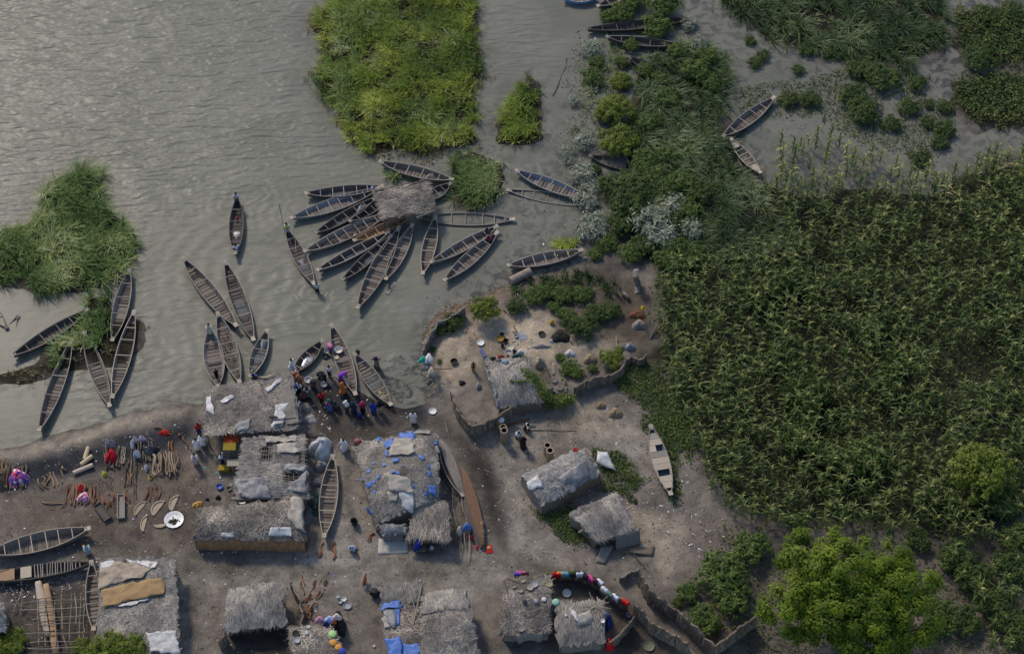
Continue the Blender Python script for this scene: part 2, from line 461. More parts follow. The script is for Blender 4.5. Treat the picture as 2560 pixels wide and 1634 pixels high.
# water: one sheet, rough on the open lake and still in the bays and channels
wx = axis(-66, 66, 0.8); wy = axis(-48, 56, 0.8)
WX, WY = np.meshgrid(wx, wy); WP = np.stack([WX.ravel(), WY.ravel()], 1)
wsd = np.full(len(WP), -1e9)
for L in LAND: wsd = np.maximum(wsd, sdist(WP, L))
rough_w = np.clip((-wsd + 1.2) / 4.0, 0.35, 1.0)
calm = [poly('F', [(1310, 0), (1360, 120), (1330, 260), (1290, 360), (1200, 400), (1200, 560), (1040, 690), (980, 800), (1010, 960), (1450, 700), (1900, 500), (2600, 400), (2600, -200), (1380, -200)]),
        poly('F', [(-100, 680), (200, 690), (240, 770), (60, 900), (200, 960), (60, 1060), (-100, 1080)])]
for pg in calm:
    rough_w = np.minimum(rough_w, np.clip(0.12 - sdist(WP, pg) / 5.0, 0.07, 1.0))
mid = poly('F', [(330, 560), (680, 420), (1060, 480), (1100, 640), (960, 820), (480, 960), (330, 940)])
rough_w = np.minimum(rough_w, np.clip(0.5 - sdist(WP, mid) / 9.0, 0.30, 1.0))
weed = np.clip((sdist(WP, calm[0]) + 1.0) / 3.0, 0, 1) * np.clip((wsd + 9) / 8, 0, 1)
weed = np.maximum(weed, np.clip((wsd + 2.0) / 2.0, 0, 1) * 0.7)
marsh = poly('F', [(1690, 20), (1760, 110), (2000, 150), (2200, 220), (2420, 330), (2420, 420), (1800, 420), (1720, 250)])
weed = np.maximum(weed, np.clip(sdist(WP, poly('F', [(860, 860), (1000, 840), (1010, 960), (900, 950)])) / 1.5 + .5, 0, 1) * 1.2)
weed *= 1 - 0.45 * np.clip(sdist(WP, marsh) / 2 + .5, 0, 1)
jj = (np.arange(len(wy) - 1)[:, None] * len(wx) + np.arange(len(wx) - 1)[None, :]).ravel()
WQ = np.stack([jj, jj + 1, jj + len(wx) + 1, jj + len(wx)], 1)
def water_material():
    m, nt, p = _base('lake_water')
    tc = N(nt, 'ShaderNodeTexCoord')
    def noise(scale, sx, sy, rot, detail=3.0, dist=0.0):
        mp = N(nt, 'ShaderNodeMapping'); mp.inputs['Scale'].default_value = (sx, sy, 1); mp.inputs['Rotation'].default_value = (0, 0, rot)
        nt.links.new(tc.outputs['Object'], mp.inputs[0])
        n = N(nt, 'ShaderNodeTexNoise', Scale=scale, Detail=detail, Roughness=0.55, Distortion=dist)
        nt.links.new(mp.outputs[0], n.inputs['Vector'])
        return n.outputs[0]
    def math_(op, a, b=None, c=None):
        n = N(nt, 'ShaderNodeMath', operation=op)
        for i, v in enumerate((a, b, c)):
            if v is None: continue
            if isinstance(v, (int, float)): n.inputs[i].default_value = v
            else: nt.links.new(v, n.inputs[i])
        return n.outputs[0]
    amp = N(nt, 'ShaderNodeAttribute'); amp.attribute_name = 'chop'
    wd = N(nt, 'ShaderNodeAttribute'); wd.attribute_name = 'weed'
    big = noise(0.48, 0.45, 1.5, 0.17, 1.5, 0.7)
    midn = noise(1.15, 0.34, 1.35, 0.12, 2.0, 0.5)
    fine = noise(3.2, 0.6, 1.3, -0.1, 4.0)
    # short wind waves: two bent crest trains that trade places
    sx = N(nt, 'ShaderNodeSeparateXYZ'); nt.links.new(tc.outputs['Object'], sx.inputs[0])
    bend = noise(0.20, 1, 1.6, 0.2, 3.0); bend2 = noise(0.26, 1, 1.4, 0.9, 3.0); mod = noise(0.13, 1, 1, 0.5, 2.0)
    def train(kx, bn, kb, lam):
        ph = math_('ADD', math_('ADD', sx.outputs['Y'], math_('MULTIPLY', sx.outputs['X'], kx)), math_('MULTIPLY', bn, kb))
        return math_('SINE', math_('MULTIPLY', ph, 6.283 / lam))
    crest = math_('ADD', math_('MULTIPLY', train(0.20, bend, 3.6, 1.30), mod), math_('MULTIPLY', train(-0.05, bend2, 3.2, 0.92), math_('SUBTRACT', 1.0, mod)))
    crest = math_('MULTIPLY', crest, math_('MULTIPLY', midn, 0.17))
    h = math_('ADD', math_('ADD', crest, math_('MULTIPLY', big, 0.45)), math_('ADD', math_('MULTIPLY', midn, 0.36), math_('MULTIPLY', fine, 0.07)))
    h = math_('MULTIPLY', h, amp.outputs['Fac'])
    # rings spreading from the wading man and the moving canoes
    for (v, x, y, lam, rad, k) in (('S2', 972, 740, 0.75, 3.2, 0.030), ('S2', 480, 100, 1.05, 4.5, 0.035), ('S2', 735, 230, 1.0, 4.5, 0.03), ('S2', 900, 900, 1.5, 9.0, 0.05), ('S2', 620, 620, 1.7, 11.0, 0.05), ('S1', 740, 1100, 1.5, 8.0, 0.04)):
        c = at(v, x, y)
        vm = N(nt, 'ShaderNodeVectorMath', operation='DISTANCE'); vm.inputs[1].default_value = c
        nt.links.new(tc.outputs['Object'], vm.inputs[0])
        d = vm.outputs['Value']
        d2 = math_('ADD', d, math_('MULTIPLY', big, 2.4))
        s = math_('SINE', math_('MULTIPLY', d2, 6.283 / lam))
        g = math_('POWER', 2.718, math_('MULTIPLY', math_('MULTIPLY', d, d), -1.0 / (rad * rad)))
        h = math_('ADD', h, math_('MULTIPLY', math_('MULTIPLY', s, g), k * .8))
    b = N(nt, 'ShaderNodeBump', Strength=1.0, Distance=0.27)
    nt.links.new(h, b.inputs['Height']); nt.links.new(b.outputs[0], p.inputs['Normal'])
    silt = noise(0.11, 1, 1.5, 0.3, 6.0, 1.2)
    base = ramp(nt, [(0.35, (0.116, 0.118, 0.094)), (0.68, (0.156, 0.153, 0.127))], silt)
    # drifting weed and scum on the still water
    w1 = noise(1.1, 1, 1, 0.2, 10.0, 0.6)
    f = math_('MULTIPLY', wd.outputs['Fac'], math_('SMOOTH_MIN', math_('MAXIMUM', math_('MULTIPLY', math_('SUBTRACT', w1, 0.45), 6.0), 0.0), 0.85, 0.1))
    mx = N(nt, 'ShaderNodeMix', data_type='RGBA'); nt.links.new(f, mx.inputs['Factor']); nt.links.new(base, mx.inputs['A'])
    mx.inputs['B'].default_value = (0.034, 0.035, 0.033, 1)
    nt.links.new(mx.outputs['Result'], p.inputs['Base Color'])
    p.inputs['Roughness'].default_value = 0.38; p.inputs['IOR'].default_value = 1.33
    p.inputs['Specular IOR Level'].default_value = 0.32
    return m
wm = npmesh(np.stack([WP[:, 0], WP[:, 1], np.zeros(len(WP))], 1), WQ, water_material(), {'chop': rough_w, 'weed': weed}, smooth=True, name='water')
tag(obj('water', wm), 'murky grey green lake water with small wind waves', 'water', kind='structure')
# ---------------------------------------------------------------- plank canoes
W_GREY = M('wood_grey', (0.235, 0.208, 0.182), (0.100, 0.086, 0.074), scale=3, stretch=(0.5, 6, 6), rnd=0.3)
W_DARK = M('wood_dark', (0.125, 0.108, 0.095), (0.055, 0.047, 0.041), scale=3, stretch=(0.5, 6, 6), rnd=0.3)
W_RAIL = M('wood_rail', (0.330, 0.298, 0.262), (0.175, 0.155, 0.135), scale=4, stretch=(0.6, 5, 5), rnd=0.2)
W_PALE = M('wood_pale', (0.440, 0.375, 0.295), (0.250, 0.210, 0.165), scale=5, stretch=(0.6, 4, 4), rnd=0.15)
W_TAN = M('wood_tan', (0.360, 0.240, 0.140), (0.220, 0.140, 0.080), scale=3, stretch=(0.5, 6, 6), rnd=0.1)
W_PLANK = M('wood_plank', (0.215, 0.182, 0.155), (0.095, 0.079, 0.067), scale=4, stretch=(5, 0.6, 5), rnd=0.35)
W_PLANKD = M('wood_plank_dark', (0.130, 0.111, 0.097), (0.060, 0.051, 0.045), scale=4, stretch=(5, 0.6, 5), rnd=0.35)
W_BLUE = M('paint_blue_grey', (0.230, 0.245, 0.275), (0.130, 0.135, 0.148), scale=4, stretch=(0.7, 4, 4), rnd=0.2)
W_LBLUE = M('paint_blue', (0.13, 0.28, 0.50), (0.08, 0.18, 0.34), scale=3, rnd=0.05)
W_RUST = M('wood_rust', (0.235, 0.120, 0.068), (0.125, 0.078, 0.052), scale=2.5, stretch=(0.8, 3, 3), rnd=0.1)
STYLES = {'grey': (W_GREY, W_RAIL, W_PLANK, W_PALE), 'dark': (W_DARK, W_GREY, W_PLANKD, W_RAIL), 'pale': (W_GREY, W_PALE, W_PLANK, W_PALE),
          'blue': (W_BLUE, W_RAIL, W_PLANK, W_PALE), 'tan': (W_TAN, W_TAN, W_TAN, W_PALE), 'darkpale': (W_DARK, W_RAIL, W_PLANKD, W_PALE),
          'lake': (W_LBLUE, W_PALE, W_PLANK, W_LBLUE), 'wet': (W_DARK, W_DARK, W_PLANKD, W_GREY), 'rust': (W_DARK, W_GREY, W_RUST, W_GREY)}
def hull_section(t, L, W, H):
    """t -1..1: half width at the rim and at the bottom, rim and bottom height"""
    a = abs(t)
    w = W / 2 * (1 - a ** 2.1) + 0.11 * a ** 2
    wb = max(w * 0.66 - 0.02, 0.05)
    zt = H + 0.20 * a ** 3 * (1.0 if t < 0 else 0.8)
    zb = 0.0 + 0.30 * a ** 4
    return w, wb, zt, zb
def hull_mesh(L, W, H, mat):
    n = 17; V = []; Fc = []
    for i in range(n):
        t = -1 + 2 * i / (n - 1); x = t * L / 2
        w, wb, zt, zb = hull_section(t, L, W, H)
        th = 0.04
        V += [(x, -wb, zb - 0.10), (x, -w, zt), (x, -w + th, zt), (x, -wb + th * .6, zb), (x, wb - th * .6, zb), (x, w - th, zt), (x, w, zt), (x, wb, zb - 0.10)]
    for i in range(n - 1):
        for k in range(8):
            a = i * 8 + k; b = i * 8 + (k + 1) % 8
            Fc.append((a, b, b + 8, a + 8))
    Fc.append(tuple(range(8))); Fc.append(tuple((n - 1) * 8 + k for k in range(8))[::-1])
    return mesh(V, [f[::-1] for f in Fc], mat, name='hull')
def rail_mesh(L, W, H, s, mat):
    n = 17; V = []; Fc = []
    for i in range(n):
        t = -1 + 2 * i / (n - 1); x = t * L / 2
        w, wb, zt, zb = hull_section(t, L, W, H)
        for dy, dz in ((-0.035, -0.02), (0.03, -0.02), (0.03, 0.035), (-0.035, 0.035)):
            V.append((x, s * (w - 0.01) + dy, zt + dz + 0.02))
    for i in range(n - 1):
        for k in range(4):
            a = i * 4 + k; b = i * 4 + (k + 1) % 4
            Fc.append((a, b, b + 4, a + 4))
    Fc += [(0, 1, 2, 3), tuple((n - 1) * 4 + k for k in (3, 2, 1, 0))]
    return mesh(V, Fc, mat, name='rail')
def plate_mesh(L, W, H, s, mat):
    """the flat spade at each end of a canoe"""
    w, wb, zt, zb = hull_section(0.93, L, W, H)
    x0 = s * L / 2 * 0.94; x1 = s * (L / 2 + 0.30); h = zt + 0.035; e = zt + 0.13
    V = [(x0, -w, h), (x0, w, h), (x1, 0.19, e), (x1, -0.19, e), (x0, -w, h - .07), (x0, w, h - .07), (x1, 0.17, e - .08), (x1, -0.17, e - .08)]
    return mesh(V, [(0, 1, 2, 3), (7, 6, 5, 4), (0, 4, 5, 1), (1, 5, 6, 2), (2, 6, 7, 3), (3, 7, 4, 0)], mat, name='plate')
BOATS = {}
def canoe(key, label, v, a, b, W=1.25, style='grey', H=0.48, sink=0.0, thw=4, floor=True, land=False, roll=0.0, group='plank canoes moored at the lake shore', gap=0.36, z=None, plates=(1, 1)):
    W *= 1.08 * random.Random(str(key)).uniform(.93, 1.07); H *= random.Random(str(key) + 'h').uniform(.85, 1.12)
    zr = 0.55 - sink + (0.35 if land else 0)
    A = at(v, *a, zr); B = at(v, *b, zr)
    mid = (A + B) / 2
    L = (B - A).length - 0.55
    base = (float(gz(mid.x, mid.y)) if land else 0.0) + 0.02 - sink
    if land: base += 0.08
    if z is not None: base = z
    yaw = math.atan2(B.y - A.y, B.x - A.x)
    hull, rail, plank, tip = STYLES[style]
    r = thing('canoe', label, 'canoe', (mid.x, mid.y, base), group, (roll, 0, yaw))
    hu = obj('hull', hull_mesh(L, W, H, hull), r)
    for s in (-1, 1): obj('gunwale', rail_mesh(L, W, H, s, rail), hu)
    for s in (-1, 1):
        if plates[0 if s < 0 else 1]: obj('end_plate', plate_mesh(L, W, H, s, tip), hu)
    rr = random.Random(str(key))
    for k in range(thw):
        t = -0.82 + 1.64 * (k + 0.5 + rr.uniform(-.12, .12)) / thw
        w, wb, zt, zb = hull_section(t, L, W, H)
        obj('thwart', unit_box(rail), r, (t * L / 2, 0, zt - 0.01), None, (0.07, 2 * w + 0.08, 0.05))
    if floor:
        n = int(L * 0.86 / gap)
        for k in range(n):
            t = -0.86 + 1.72 * (k + 0.5) / n
            w, wb, zt, zb = hull_section(t, L, W, H)
            if rr.random() < 0.06: continue
            obj('floor_plank', unit_box(plank), r, (t * L / 2 + rr.uniform(-.02, .02), 0, zb + 0.035 + rr.uniform(0, .02)), (0, 0, rr.uniform(-.03, .03)), (gap * rr.uniform(.74, .86), 2 * wb + 0.04, 0.05))
    BOATS[key] = (r, L, W, H)
    return r
def inboat(key, t, y=0.0, dz=0.06):
    r, L, W, H = BOATS[key]
    m = Matrix.Translation(r.location) @ Euler(r.rotation_euler).to_matrix().to_4x4()
    return m @ Vector((t * L / 2, y, dz))
c = canoe
c(1, 'grey canoe beyond the thatched shelter with a pale bundle in it', 'R8', (980, 95), (1662, 262), 1.3, 'grey')
c(2, 'dark canoe pointing straight out from the shelter, highest of the fan on the lake side', 'R8', (300, 385), (1020, 318), 1.25, 'darkpale', thw=5)
c(3, 'long blue grey canoe whose bow reaches farthest left of the fan at the shelter', 'R8', (168, 608), (985, 330), 1.45, 'blue', thw=6)
c(4, 'dark canoe with a ball of white net near the shelter', 'R8', (395, 750), (955, 420), 1.2, 'dark', thw=5)
c(5, 'short dark canoe squeezed under the shelter edge beside the white net', 'R8', (705, 648), (1070, 410), 1.1, 'dark')
c(6, 'broad canoe spread with straw, its bow touching the yellow vest man\'s boat', 'R8', (290, 918), (1075, 555), 1.45, 'grey', thw=7, gap=.5)
c(7, 'new orange brown canoe, the only unweathered one at the shelter', 'R8', (742, 815), (1265, 585), 1.1, 'tan', thw=4)
c(8, 'narrow canoe with raised rib ends below the orange brown canoe', 'R8', (410, 1090), (1075, 735), 1.1, 'darkpale', thw=5)
c(9, 'small pale tipped canoe between the ribbed canoe and the longest one', 'R8', (640, 1180), (1095, 765), 1.1, 'dark', thw=4)
c(10, 'longest brown canoe of the fan, reaching nearest to the village', 'R8', (780, 1440), (1165, 690), 1.5, 'grey', thw=5)
c(11, 'canoe alongside the longest brown canoe on its shelter side', 'R8', (1038, 1172), (1288, 660), 1.2, 'grey', thw=4)
c(12, 'sunken canoe of which only the rim shows beside the pale canoe', 'R8', (1055, 1300), (1400, 780), 1.25, 'dark', sink=0.62, thw=3, floor=False)
c(13, 'clean pale canoe pointing straight down from the shelter', 'R8', (1378, 1128), (1498, 592), 1.2, 'pale', thw=4)
c(14, 'water filled canoe lying level on the land side of the shelter', 'R8', (1325, 598), (2222, 620), 1.45, 'grey', sink=0.34, thw=5, floor=False)
c(15, 'grey canoe nearer the shelter of the pair with people in their far ends', 'R8', (1445, 1018), (2065, 678), 1.25, 'grey', thw=5)
c(16, 'grey canoe nearer the village of the pair with people in their far ends', 'R8', (1572, 1182), (2068, 732), 1.25, 'grey', thw=5)
c(17, 'dark canoe poking out from behind the shelter roof beside the grass clump', 'R8', (1640, 288), (1380, 440), 1.2, 'dark', thw=3)
c(18, 'dark canoe poled by a man in a yellow vest', 'R8', (122, 690), (388, 1215), 1.25, 'darkpale', thw=5)
c(19, 'lone grey canoe on the mud under the reed bank above the compound', 'S4', (105, 1330), (835, 1178), 1.3, 'grey', thw=5)
c(20, 'blue grey canoe with brown floor in the silver weed', 'S4', (185, 410), (888, 678), 1.4, 'blue', thw=5)
c(21, 'sunken flooded canoe beside the blue grey one in the silver weed', 'S4', (102, 600), (985, 738), 1.3, 'darkpale', sink=0.44, thw=6, floor=False)
c(22, 'black waterlogged canoe half under the reeds', 'S4', (892, 270), (1440, 392), 1.25, 'wet', sink=0.22, thw=4)
c(23, 'brown canoe with pale tip cut by the picture top beside leafy bushes', 'S5', (392, 65), (820, -130), 1.25, 'grey', thw=4)
c(24, 'blue and white painted boat cut by the picture top', 'S5', (80, -18), (420, -30), 1.5, 'lake', thw=3)
c(25, 'very long dark canoe overgrown by bushes near the picture top', 'S5', (292, 258), (1222, 163), 1.35, 'wet', thw=6)
c(26, 'grey canoe overgrown with weeds just below the very long one', 'S5', (470, 330), (1105, 395), 1.2, 'dark', thw=4)
c(27, 'dark canoe with a red brown tip sinking into bushes', 'S5', (665, 500), (1110, 700), 1.2, 'wet', thw=3)
c(28, 'weathered slatted canoe lying in the still marsh channel', 'S5', (1487, 1200), (1945, 850), 1.45, 'grey', thw=4, gap=.30)
c(29, 'decayed half decked canoe at the maize edge below the slatted one', 'S5', (1560, 1215), (1825, 1520), 1.1, 'pale', thw=6, floor=False)
c(30, 'canoe pushed into the tall grass island, beside the pale sided one', 'S1', (617, 1000), (713, 600), 1.3, 'grey', thw=4)
c(31, 'canoe with a bright grey side on the outer flank of the small grass islet', 'S1', (617, 1310), (738, 828), 1.35, 'pale', thw=5)
c(32, 'brown canoe leaning its tip against the pale sided canoe by the islet', 'S1', (605, 1358), (460, 945), 1.3, 'grey', thw=4)
c(33, 'long slim canoe reaching from the islet towards the sandy shore', 'S1', (215, 1493), (397, 990), 1.3, 'grey', thw=4)
c(34, 'dark mossy canoe lying across the lake side of the islet', 'S1', (62, 1080), (488, 820), 1.35, 'dark', thw=4)
c(35, 'sunken canoe end at the picture edge beside the tall grass island', 'S1', (42, 928), (-190, 680), 1.2, 'wet', sink=0.52, thw=4, floor=False)
c('35b', 'second sunken canoe showing a thin dark rim near the picture edge', 'S1', (102, 858), (-80, 1150), 1.1, 'wet', sink=0.57, thw=4, floor=False)
c(36, 'canoe paddled across open water by two men', 'S2', (420, 90), (407, 490), 1.3, 'dark', thw=4)
c(37, 'broad brown canoe lying farthest out of the group off the shed', 'S2', (45, 510), (420, 985), 1.5, 'grey', thw=5)
c(38, 'long dark blue grey canoe beside the broad brown one', 'S2', (335, 530), (535, 1080), 1.4, 'darkpale', thw=5)
c(39, 'wide canoe at the shed with a man in a white robe on its bow', 'S2', (228, 985), (292, 1400), 1.7, 'grey', thw=3)
c(40, 'canoe loaded with brushwood nosed against the shed', 'S2', (285, 885), (440, 1372), 1.45, 'grey', thw=4)
c(41, 'canoe with a white net landing at the corner of the shed', 'S2', (628, 1000), (508, 1330), 1.35, 'grey', thw=4)
c(42, 'canoe with rain water in its bottom beside the woman group', 'S2', (1010, 1070), (795, 1300), 1.25, 'dark', thw=4)
c(43, 'canoe with a white basin on board among the shoppers', 'S2', (1065, 965), (1235, 1455), 1.35, 'grey', thw=5)
c(44, 'canoe drawn up on the mud in front of the row of shoppers', 'S2', (1222, 1162), (1480, 1525), 1.35, 'grey', thw=6)
c(45, 'dry grey canoe lying in the lane between shed and tarpaulin hut', 'R2', (1160, 765), (1095, 1378), 1.5, 'pale', thw=5, land=True, group='canoes lying on land')
c(46, 'large grey canoe drawn up on land near the log rows', 'R1', (600, 722), (-90, 890), 1.75, 'pale', thw=6, land=True, H=0.7, group='canoes lying on land')
c(48, 'narrow canoe lying upright against the hut with the mats', 'R1', (605, 930), (620, 1390), 1.15, 'grey', thw=4, land=True, group='canoes lying on land')
c(49, 'pale decked canoe abandoned on the grass beside the maize', 'R5', (1637, 92), (1835, 768), 1.35, 'blue', thw=0, floor=False, land=True, group='canoes lying on land')
c(50, 'canoe turned over against the tarpaulin hut', 'R3', (962, 195), (1200, 805), 1.3, 'rust', thw=0, land=True, roll=math.radians(158), group='canoes lying on land', floor=False, z=0.95)
c(51, 'rusty brown canoe turned over below the other overturned one', 'R3', (1195, 485), (1418, 1330), 1.3, 'rust', thw=0, land=True, roll=math.radians(158), group='canoes lying on land', floor=False, z=0.95)
c('50b', 'half hidden canoe between the tarpaulin hut and the tipped canoe', 'R3', (940, 300), (1175, 830), 1.0, 'grey', thw=0, land=True, roll=math.radians(-25), group='canoes lying on land', gap=.6, z=0.5)
for key, m_ in ((50, W_GREY), (51, W_RUST)):
    r, L, W, H = BOATS[key]; n = 13; V = []; Fc = []
    for i in range(n):
        t = -.97 + 1.94 * i / (n - 1); w, wb, zt, zb = hull_section(t, L, W, H)
        V += [(t * L / 2, -wb - .04, zb - .105), (t * L / 2, wb + .04, zb - .105), (t * L / 2, wb + .04, zb - .15), (t * L / 2, -wb - .04, zb - .15)]
    for i in range(n - 1):
        for k in range(4): Fc.append((i * 4 + k, i * 4 + (k + 1) % 4, i * 4 + 4 + (k + 1) % 4, i * 4 + 4 + k))
    Fc += [(3, 2, 1, 0), tuple((n - 1) * 4 + k for k in range(4))]
    obj('bottom_board', mesh(V, Fc, m_), r)
BILGE = M('bilge_still', (.085, .090, .085), (.05, .052, .05), scale=2, rough=.08, bump=0, spec=.6)
for key, t0, t1 in ((8, -.2, .35), (9, -.1, .5), (4, -.5, .1), (22, -.7, .6), (26, -.4, .5), (38, -.1, .45), (44, -.2, .3), (17, -.6, .6), (41, -.3, .3), (18, .2, .6), (2, -.3, .2)):
    r, L, W, H = BOATS[key]; n = 8; V = []; Fc = []
    for i in range(n):
        t = t0 + (t1 - t0) * i / (n - 1); w, wb, zt, zb = hull_section(t, L, W, H); k = wb * (.5 + .5 * math.sin(3.14 * (i + .6) / (n + .2)))
        V += [(t * L / 2, -k, .075), (t * L / 2, k, .075)]
    for i in range(n - 1): Fc.append((i * 2, i * 2 + 2, i * 2 + 3, i * 2 + 1))
    obj('bilge_pool', mesh(V, Fc, BILGE), r)
# deck boards of the abandoned canoe on the grass and of the decayed one
r, L, W, H = BOATS[49]
for k in range(9):
    t = -0.84 + 1.68 * (k + .5) / 9
    if k in (2, 6): 
        pass
    w = hull_section(t, L, W, H)[0]
    for h, (y0, y1) in enumerate(((-1, 1),) if k not in (2, 6) else ((-1, -.15),) if k == 2 else ((-1, -.75), (.75, 1))):
        obj('deck_board', unit_box(W_PALE if k % 3 else W_RAIL), r, (t * L / 2, w * (y0 + y1) / 2, H + 0.03 + 0.02 * abs(t)), None, (L * .84 / 9 * 1.0 - .03, w * (y1 - y0), 0.05))
r, L, W, H = BOATS[29]
for t, s in ((-.78, .5), (.72, .6)):
    w = hull_section(t, L, W, H)[0]
    obj('deck_board', unit_box(W_PALE), r, (t * L / 2, 0, H + .06), None, (L * .19, 1.7 * w, .05))
# the canoe that has lost its planking: keel side, bare ribs and two boards
A = at('R1', 590, 962, .5); B = at('R1', -120, 1065, .5); mid = (A + B) / 2; L = (B - A).length
r = thing('broken_canoe', 'broken canoe skeleton with bare ribs and two loose boards', 'canoe', (mid.x, mid.y, float(gz(mid.x, mid.y)) + .1), 'canoes lying on land', (0, 0, math.atan2(B.y - A.y, B.x - A.x) + math.pi))
hm = hull_mesh(L, 1.3, .55, W_DARK); obj('hull', hm, r)
for s in (-1, 1): obj('gunwale', rail_mesh(L, 1.3, .55, s, W_DARK), r)
for k in range(16):
    t = 0.0 + .88 * k / 16 + random.uniform(-.015, .015)
    w = hull_section(t, L, 1.3, .55)[0]
    obj('rib', unit_box(W_RAIL), r, (t * L / 2, 0, .62), (0, 0, random.uniform(-.06, .06)), (.06, 2 * w, .06))
for t, l in ((-.16, .9), (-.55, 1.6)):
    obj('board', unit_box(W_PALE if t > -.3 else W_TAN), r, (t * L / 2, 0.05, .60), None, (l, 1.05, .05))
# ---------------------------------------------------------------- thatched huts, sheds and shelters
THATCH = M('thatch', (0.175, 0.152, 0.128), (0.068, 0.058, 0.050), scale=3.0, stretch=(1.2, 1.2, 1.2), rnd=0.12, bump=0.8, dist=0.15)
THATCH_GREY = M('thatch_grey', (0.235, 0.220, 0.202), (0.100, 0.092, 0.084), scale=3.0, rnd=0.10, bump=0.8, dist=0.12)
MATTING = M('reed_matting', (0.270, 0.242, 0.208), (0.130, 0.114, 0.096), scale=3.5, stretch=(5, .6, 1.5), rnd=0.12, bump=0.6)
MUD = M('mud_plaster', (0.440, 0.240, 0.115), (0.230, 0.128, 0.066), scale=2.2, stretch=(2, 2, .5), rnd=0.1, bump=0.5)
REEDWALL = M('reed_wall', (0.215, 0.175, 0.132), (0.095, 0.076, 0.058), scale=5, stretch=(5, 5, .5), rnd=0.15, bump=0.7)
POLE = M('pole_wood', (0.160, 0.128, 0.100), (0.085, 0.066, 0.052), scale=6, stretch=(3, 3, .4), rnd=0.3)
POLE_PALE = M('pole_pale', (0.340, 0.290, 0.225), (0.200, 0.165, 0.125), scale=6, stretch=(3, 3, .4), rnd=0.2)
LOGRED = M('log_red', (0.265, 0.118, 0.062), (0.125, 0.062, 0.038), scale=5, stretch=(3, 3, .5), rnd=0.3)
LOGTAN = M('log_tan', (0.270, 0.185, 0.115), (0.130, 0.090, 0.060), scale=5, stretch=(3, 3, .5), rnd=0.3)
SHEET_W = M('plastic_white', (0.56, 0.56, 0.57), (0.27, 0.26, 0.25), scale=2.5, rough=0.45, rnd=0.06, bump=0.6, dist=0.12, spec=0.5)
SHEET_G = M('plastic_grey', (0.270, 0.268, 0.275), (0.105, 0.102, 0.100), scale=2.2, rough=0.5, rnd=0.08, bump=0.7, dist=0.14, spec=0.5)
SHEET_B = M('tarp_blue', (0.085, 0.185, 0.500), (0.045, 0.100, 0.320), scale=2.5, rough=0.5, rnd=0.08, bump=0.7, dist=0.15, spec=0.4)
SHEET_T = M('canvas_tan', (0.345, 0.285, 0.220), (0.215, 0.175, 0.135), scale=2.2, rough=0.85, rnd=0.08, bump=0.6, dist=0.12)
SHEET_BE = M('canvas_beige', (0.400, 0.365, 0.310), (0.235, 0.210, 0.180), scale=2.0, rough=0.8, rnd=0.08, bump=0.6, dist=0.12)
GOLDMAT = M('woven_mat', (0.330, 0.220, 0.105), (0.215, 0.138, 0.065), scale=3.5, stretch=(1, 7, 1), rough=0.8, rnd=0.05, bump=0.4)
STRAW = AM('straw', [(0.0, (0.055, 0.047, 0.041)), (0.45, (0.180, 0.158, 0.136)), (0.75, (0.325, 0.282, 0.235)), (1.0, (0.560, 0.485, 0.395))], rough=0.8, spec=0.15)
STRAW_GREY = AM('straw_grey', [(0.0, (0.070, 0.063, 0.058)), (0.45, (0.205, 0.188, 0.170)), (0.75, (0.350, 0.318, 0.275)), (1.0, (0.540, 0.475, 0.380))], rough=0.8, spec=0.15)
class Hut: pass
def grid_faces(nu, nv, skip=None, off=0):
    f = []
    for j in range(nv - 1):
        for i in range(nu - 1):
            if skip is not None and skip[j, i]: continue
            a = off + j * nu + i
            f.append((a, a + 1, a + nu + 1, a + nu))
    return f
def straw_on(P, n, mode, mat, parent, name='straw', length=(.45, 1.05), lift=.07, hole=None, width=.048, under=None):
    """loose straw lying on a surface P(u,v); mode: 'random' or 'down' (along v) or 'across'"""
    U = RNG.random(n) * .95 + .025; Vv = RNG.random(n) * .95 + .025
    keep = np.ones(n, bool)
    if hole is not None:
        for (a, b, c2, d) in hole: keep &= ~((U > a) & (U < b) & (Vv > c2) & (Vv < d))
    U = U[keep]; Vv = Vv[keep]; n = len(U)
    B = P(U, Vv); e = .01
    du = P(U + e, Vv) - B; dv = P(U, Vv + e) - B
    du /= np.linalg.norm(du, axis=1, keepdims=True); dv /= np.linalg.norm(dv, axis=1, keepdims=True)
    nn = np.cross(dv, du); nn *= np.sign(nn[:, 2:3] + 1e-6); nn /= np.linalg.norm(nn, axis=1, keepdims=True)
    if mode == 'random': ang = RNG.random(n) * 6.283
    elif mode == 'down': ang = math.pi / 2 + RNG.normal(0, .28, n)
    else: ang = RNG.normal(0, .35, n) + (RNG.random(n) < .5) * math.pi
    d = du * np.cos(ang)[:, None] + dv * np.sin(ang)[:, None] + nn * RNG.uniform(-.02, lift, n)[:, None]
    d /= np.linalg.norm(d, axis=1, keepdims=True)
    Ln = RNG.uniform(*length, n)
    s = np.cross(d, nn); s /= np.linalg.norm(s, axis=1, keepdims=True)
    base = B + nn * .035 - d * (Ln * .4)[:, None]
    clump = np.clip(.5 + .9 * noise2(B[:, 0], B[:, 1], .8, 31, 4), 0, 1)
    rn = np.clip(RNG.random(n) * .46 + clump * .58, 0, 1)
    V, Q, R = blades(base, d, Ln, np.full(n, width) * RNG.uniform(.6, 1.5, n), -nn * (Ln * .10)[:, None], 2, s, rn)
    V -= np.array(parent.location)
    return obj(name, npmesh(V, Q, mat, {'rnd': R}), under or parent, kind='stuff')
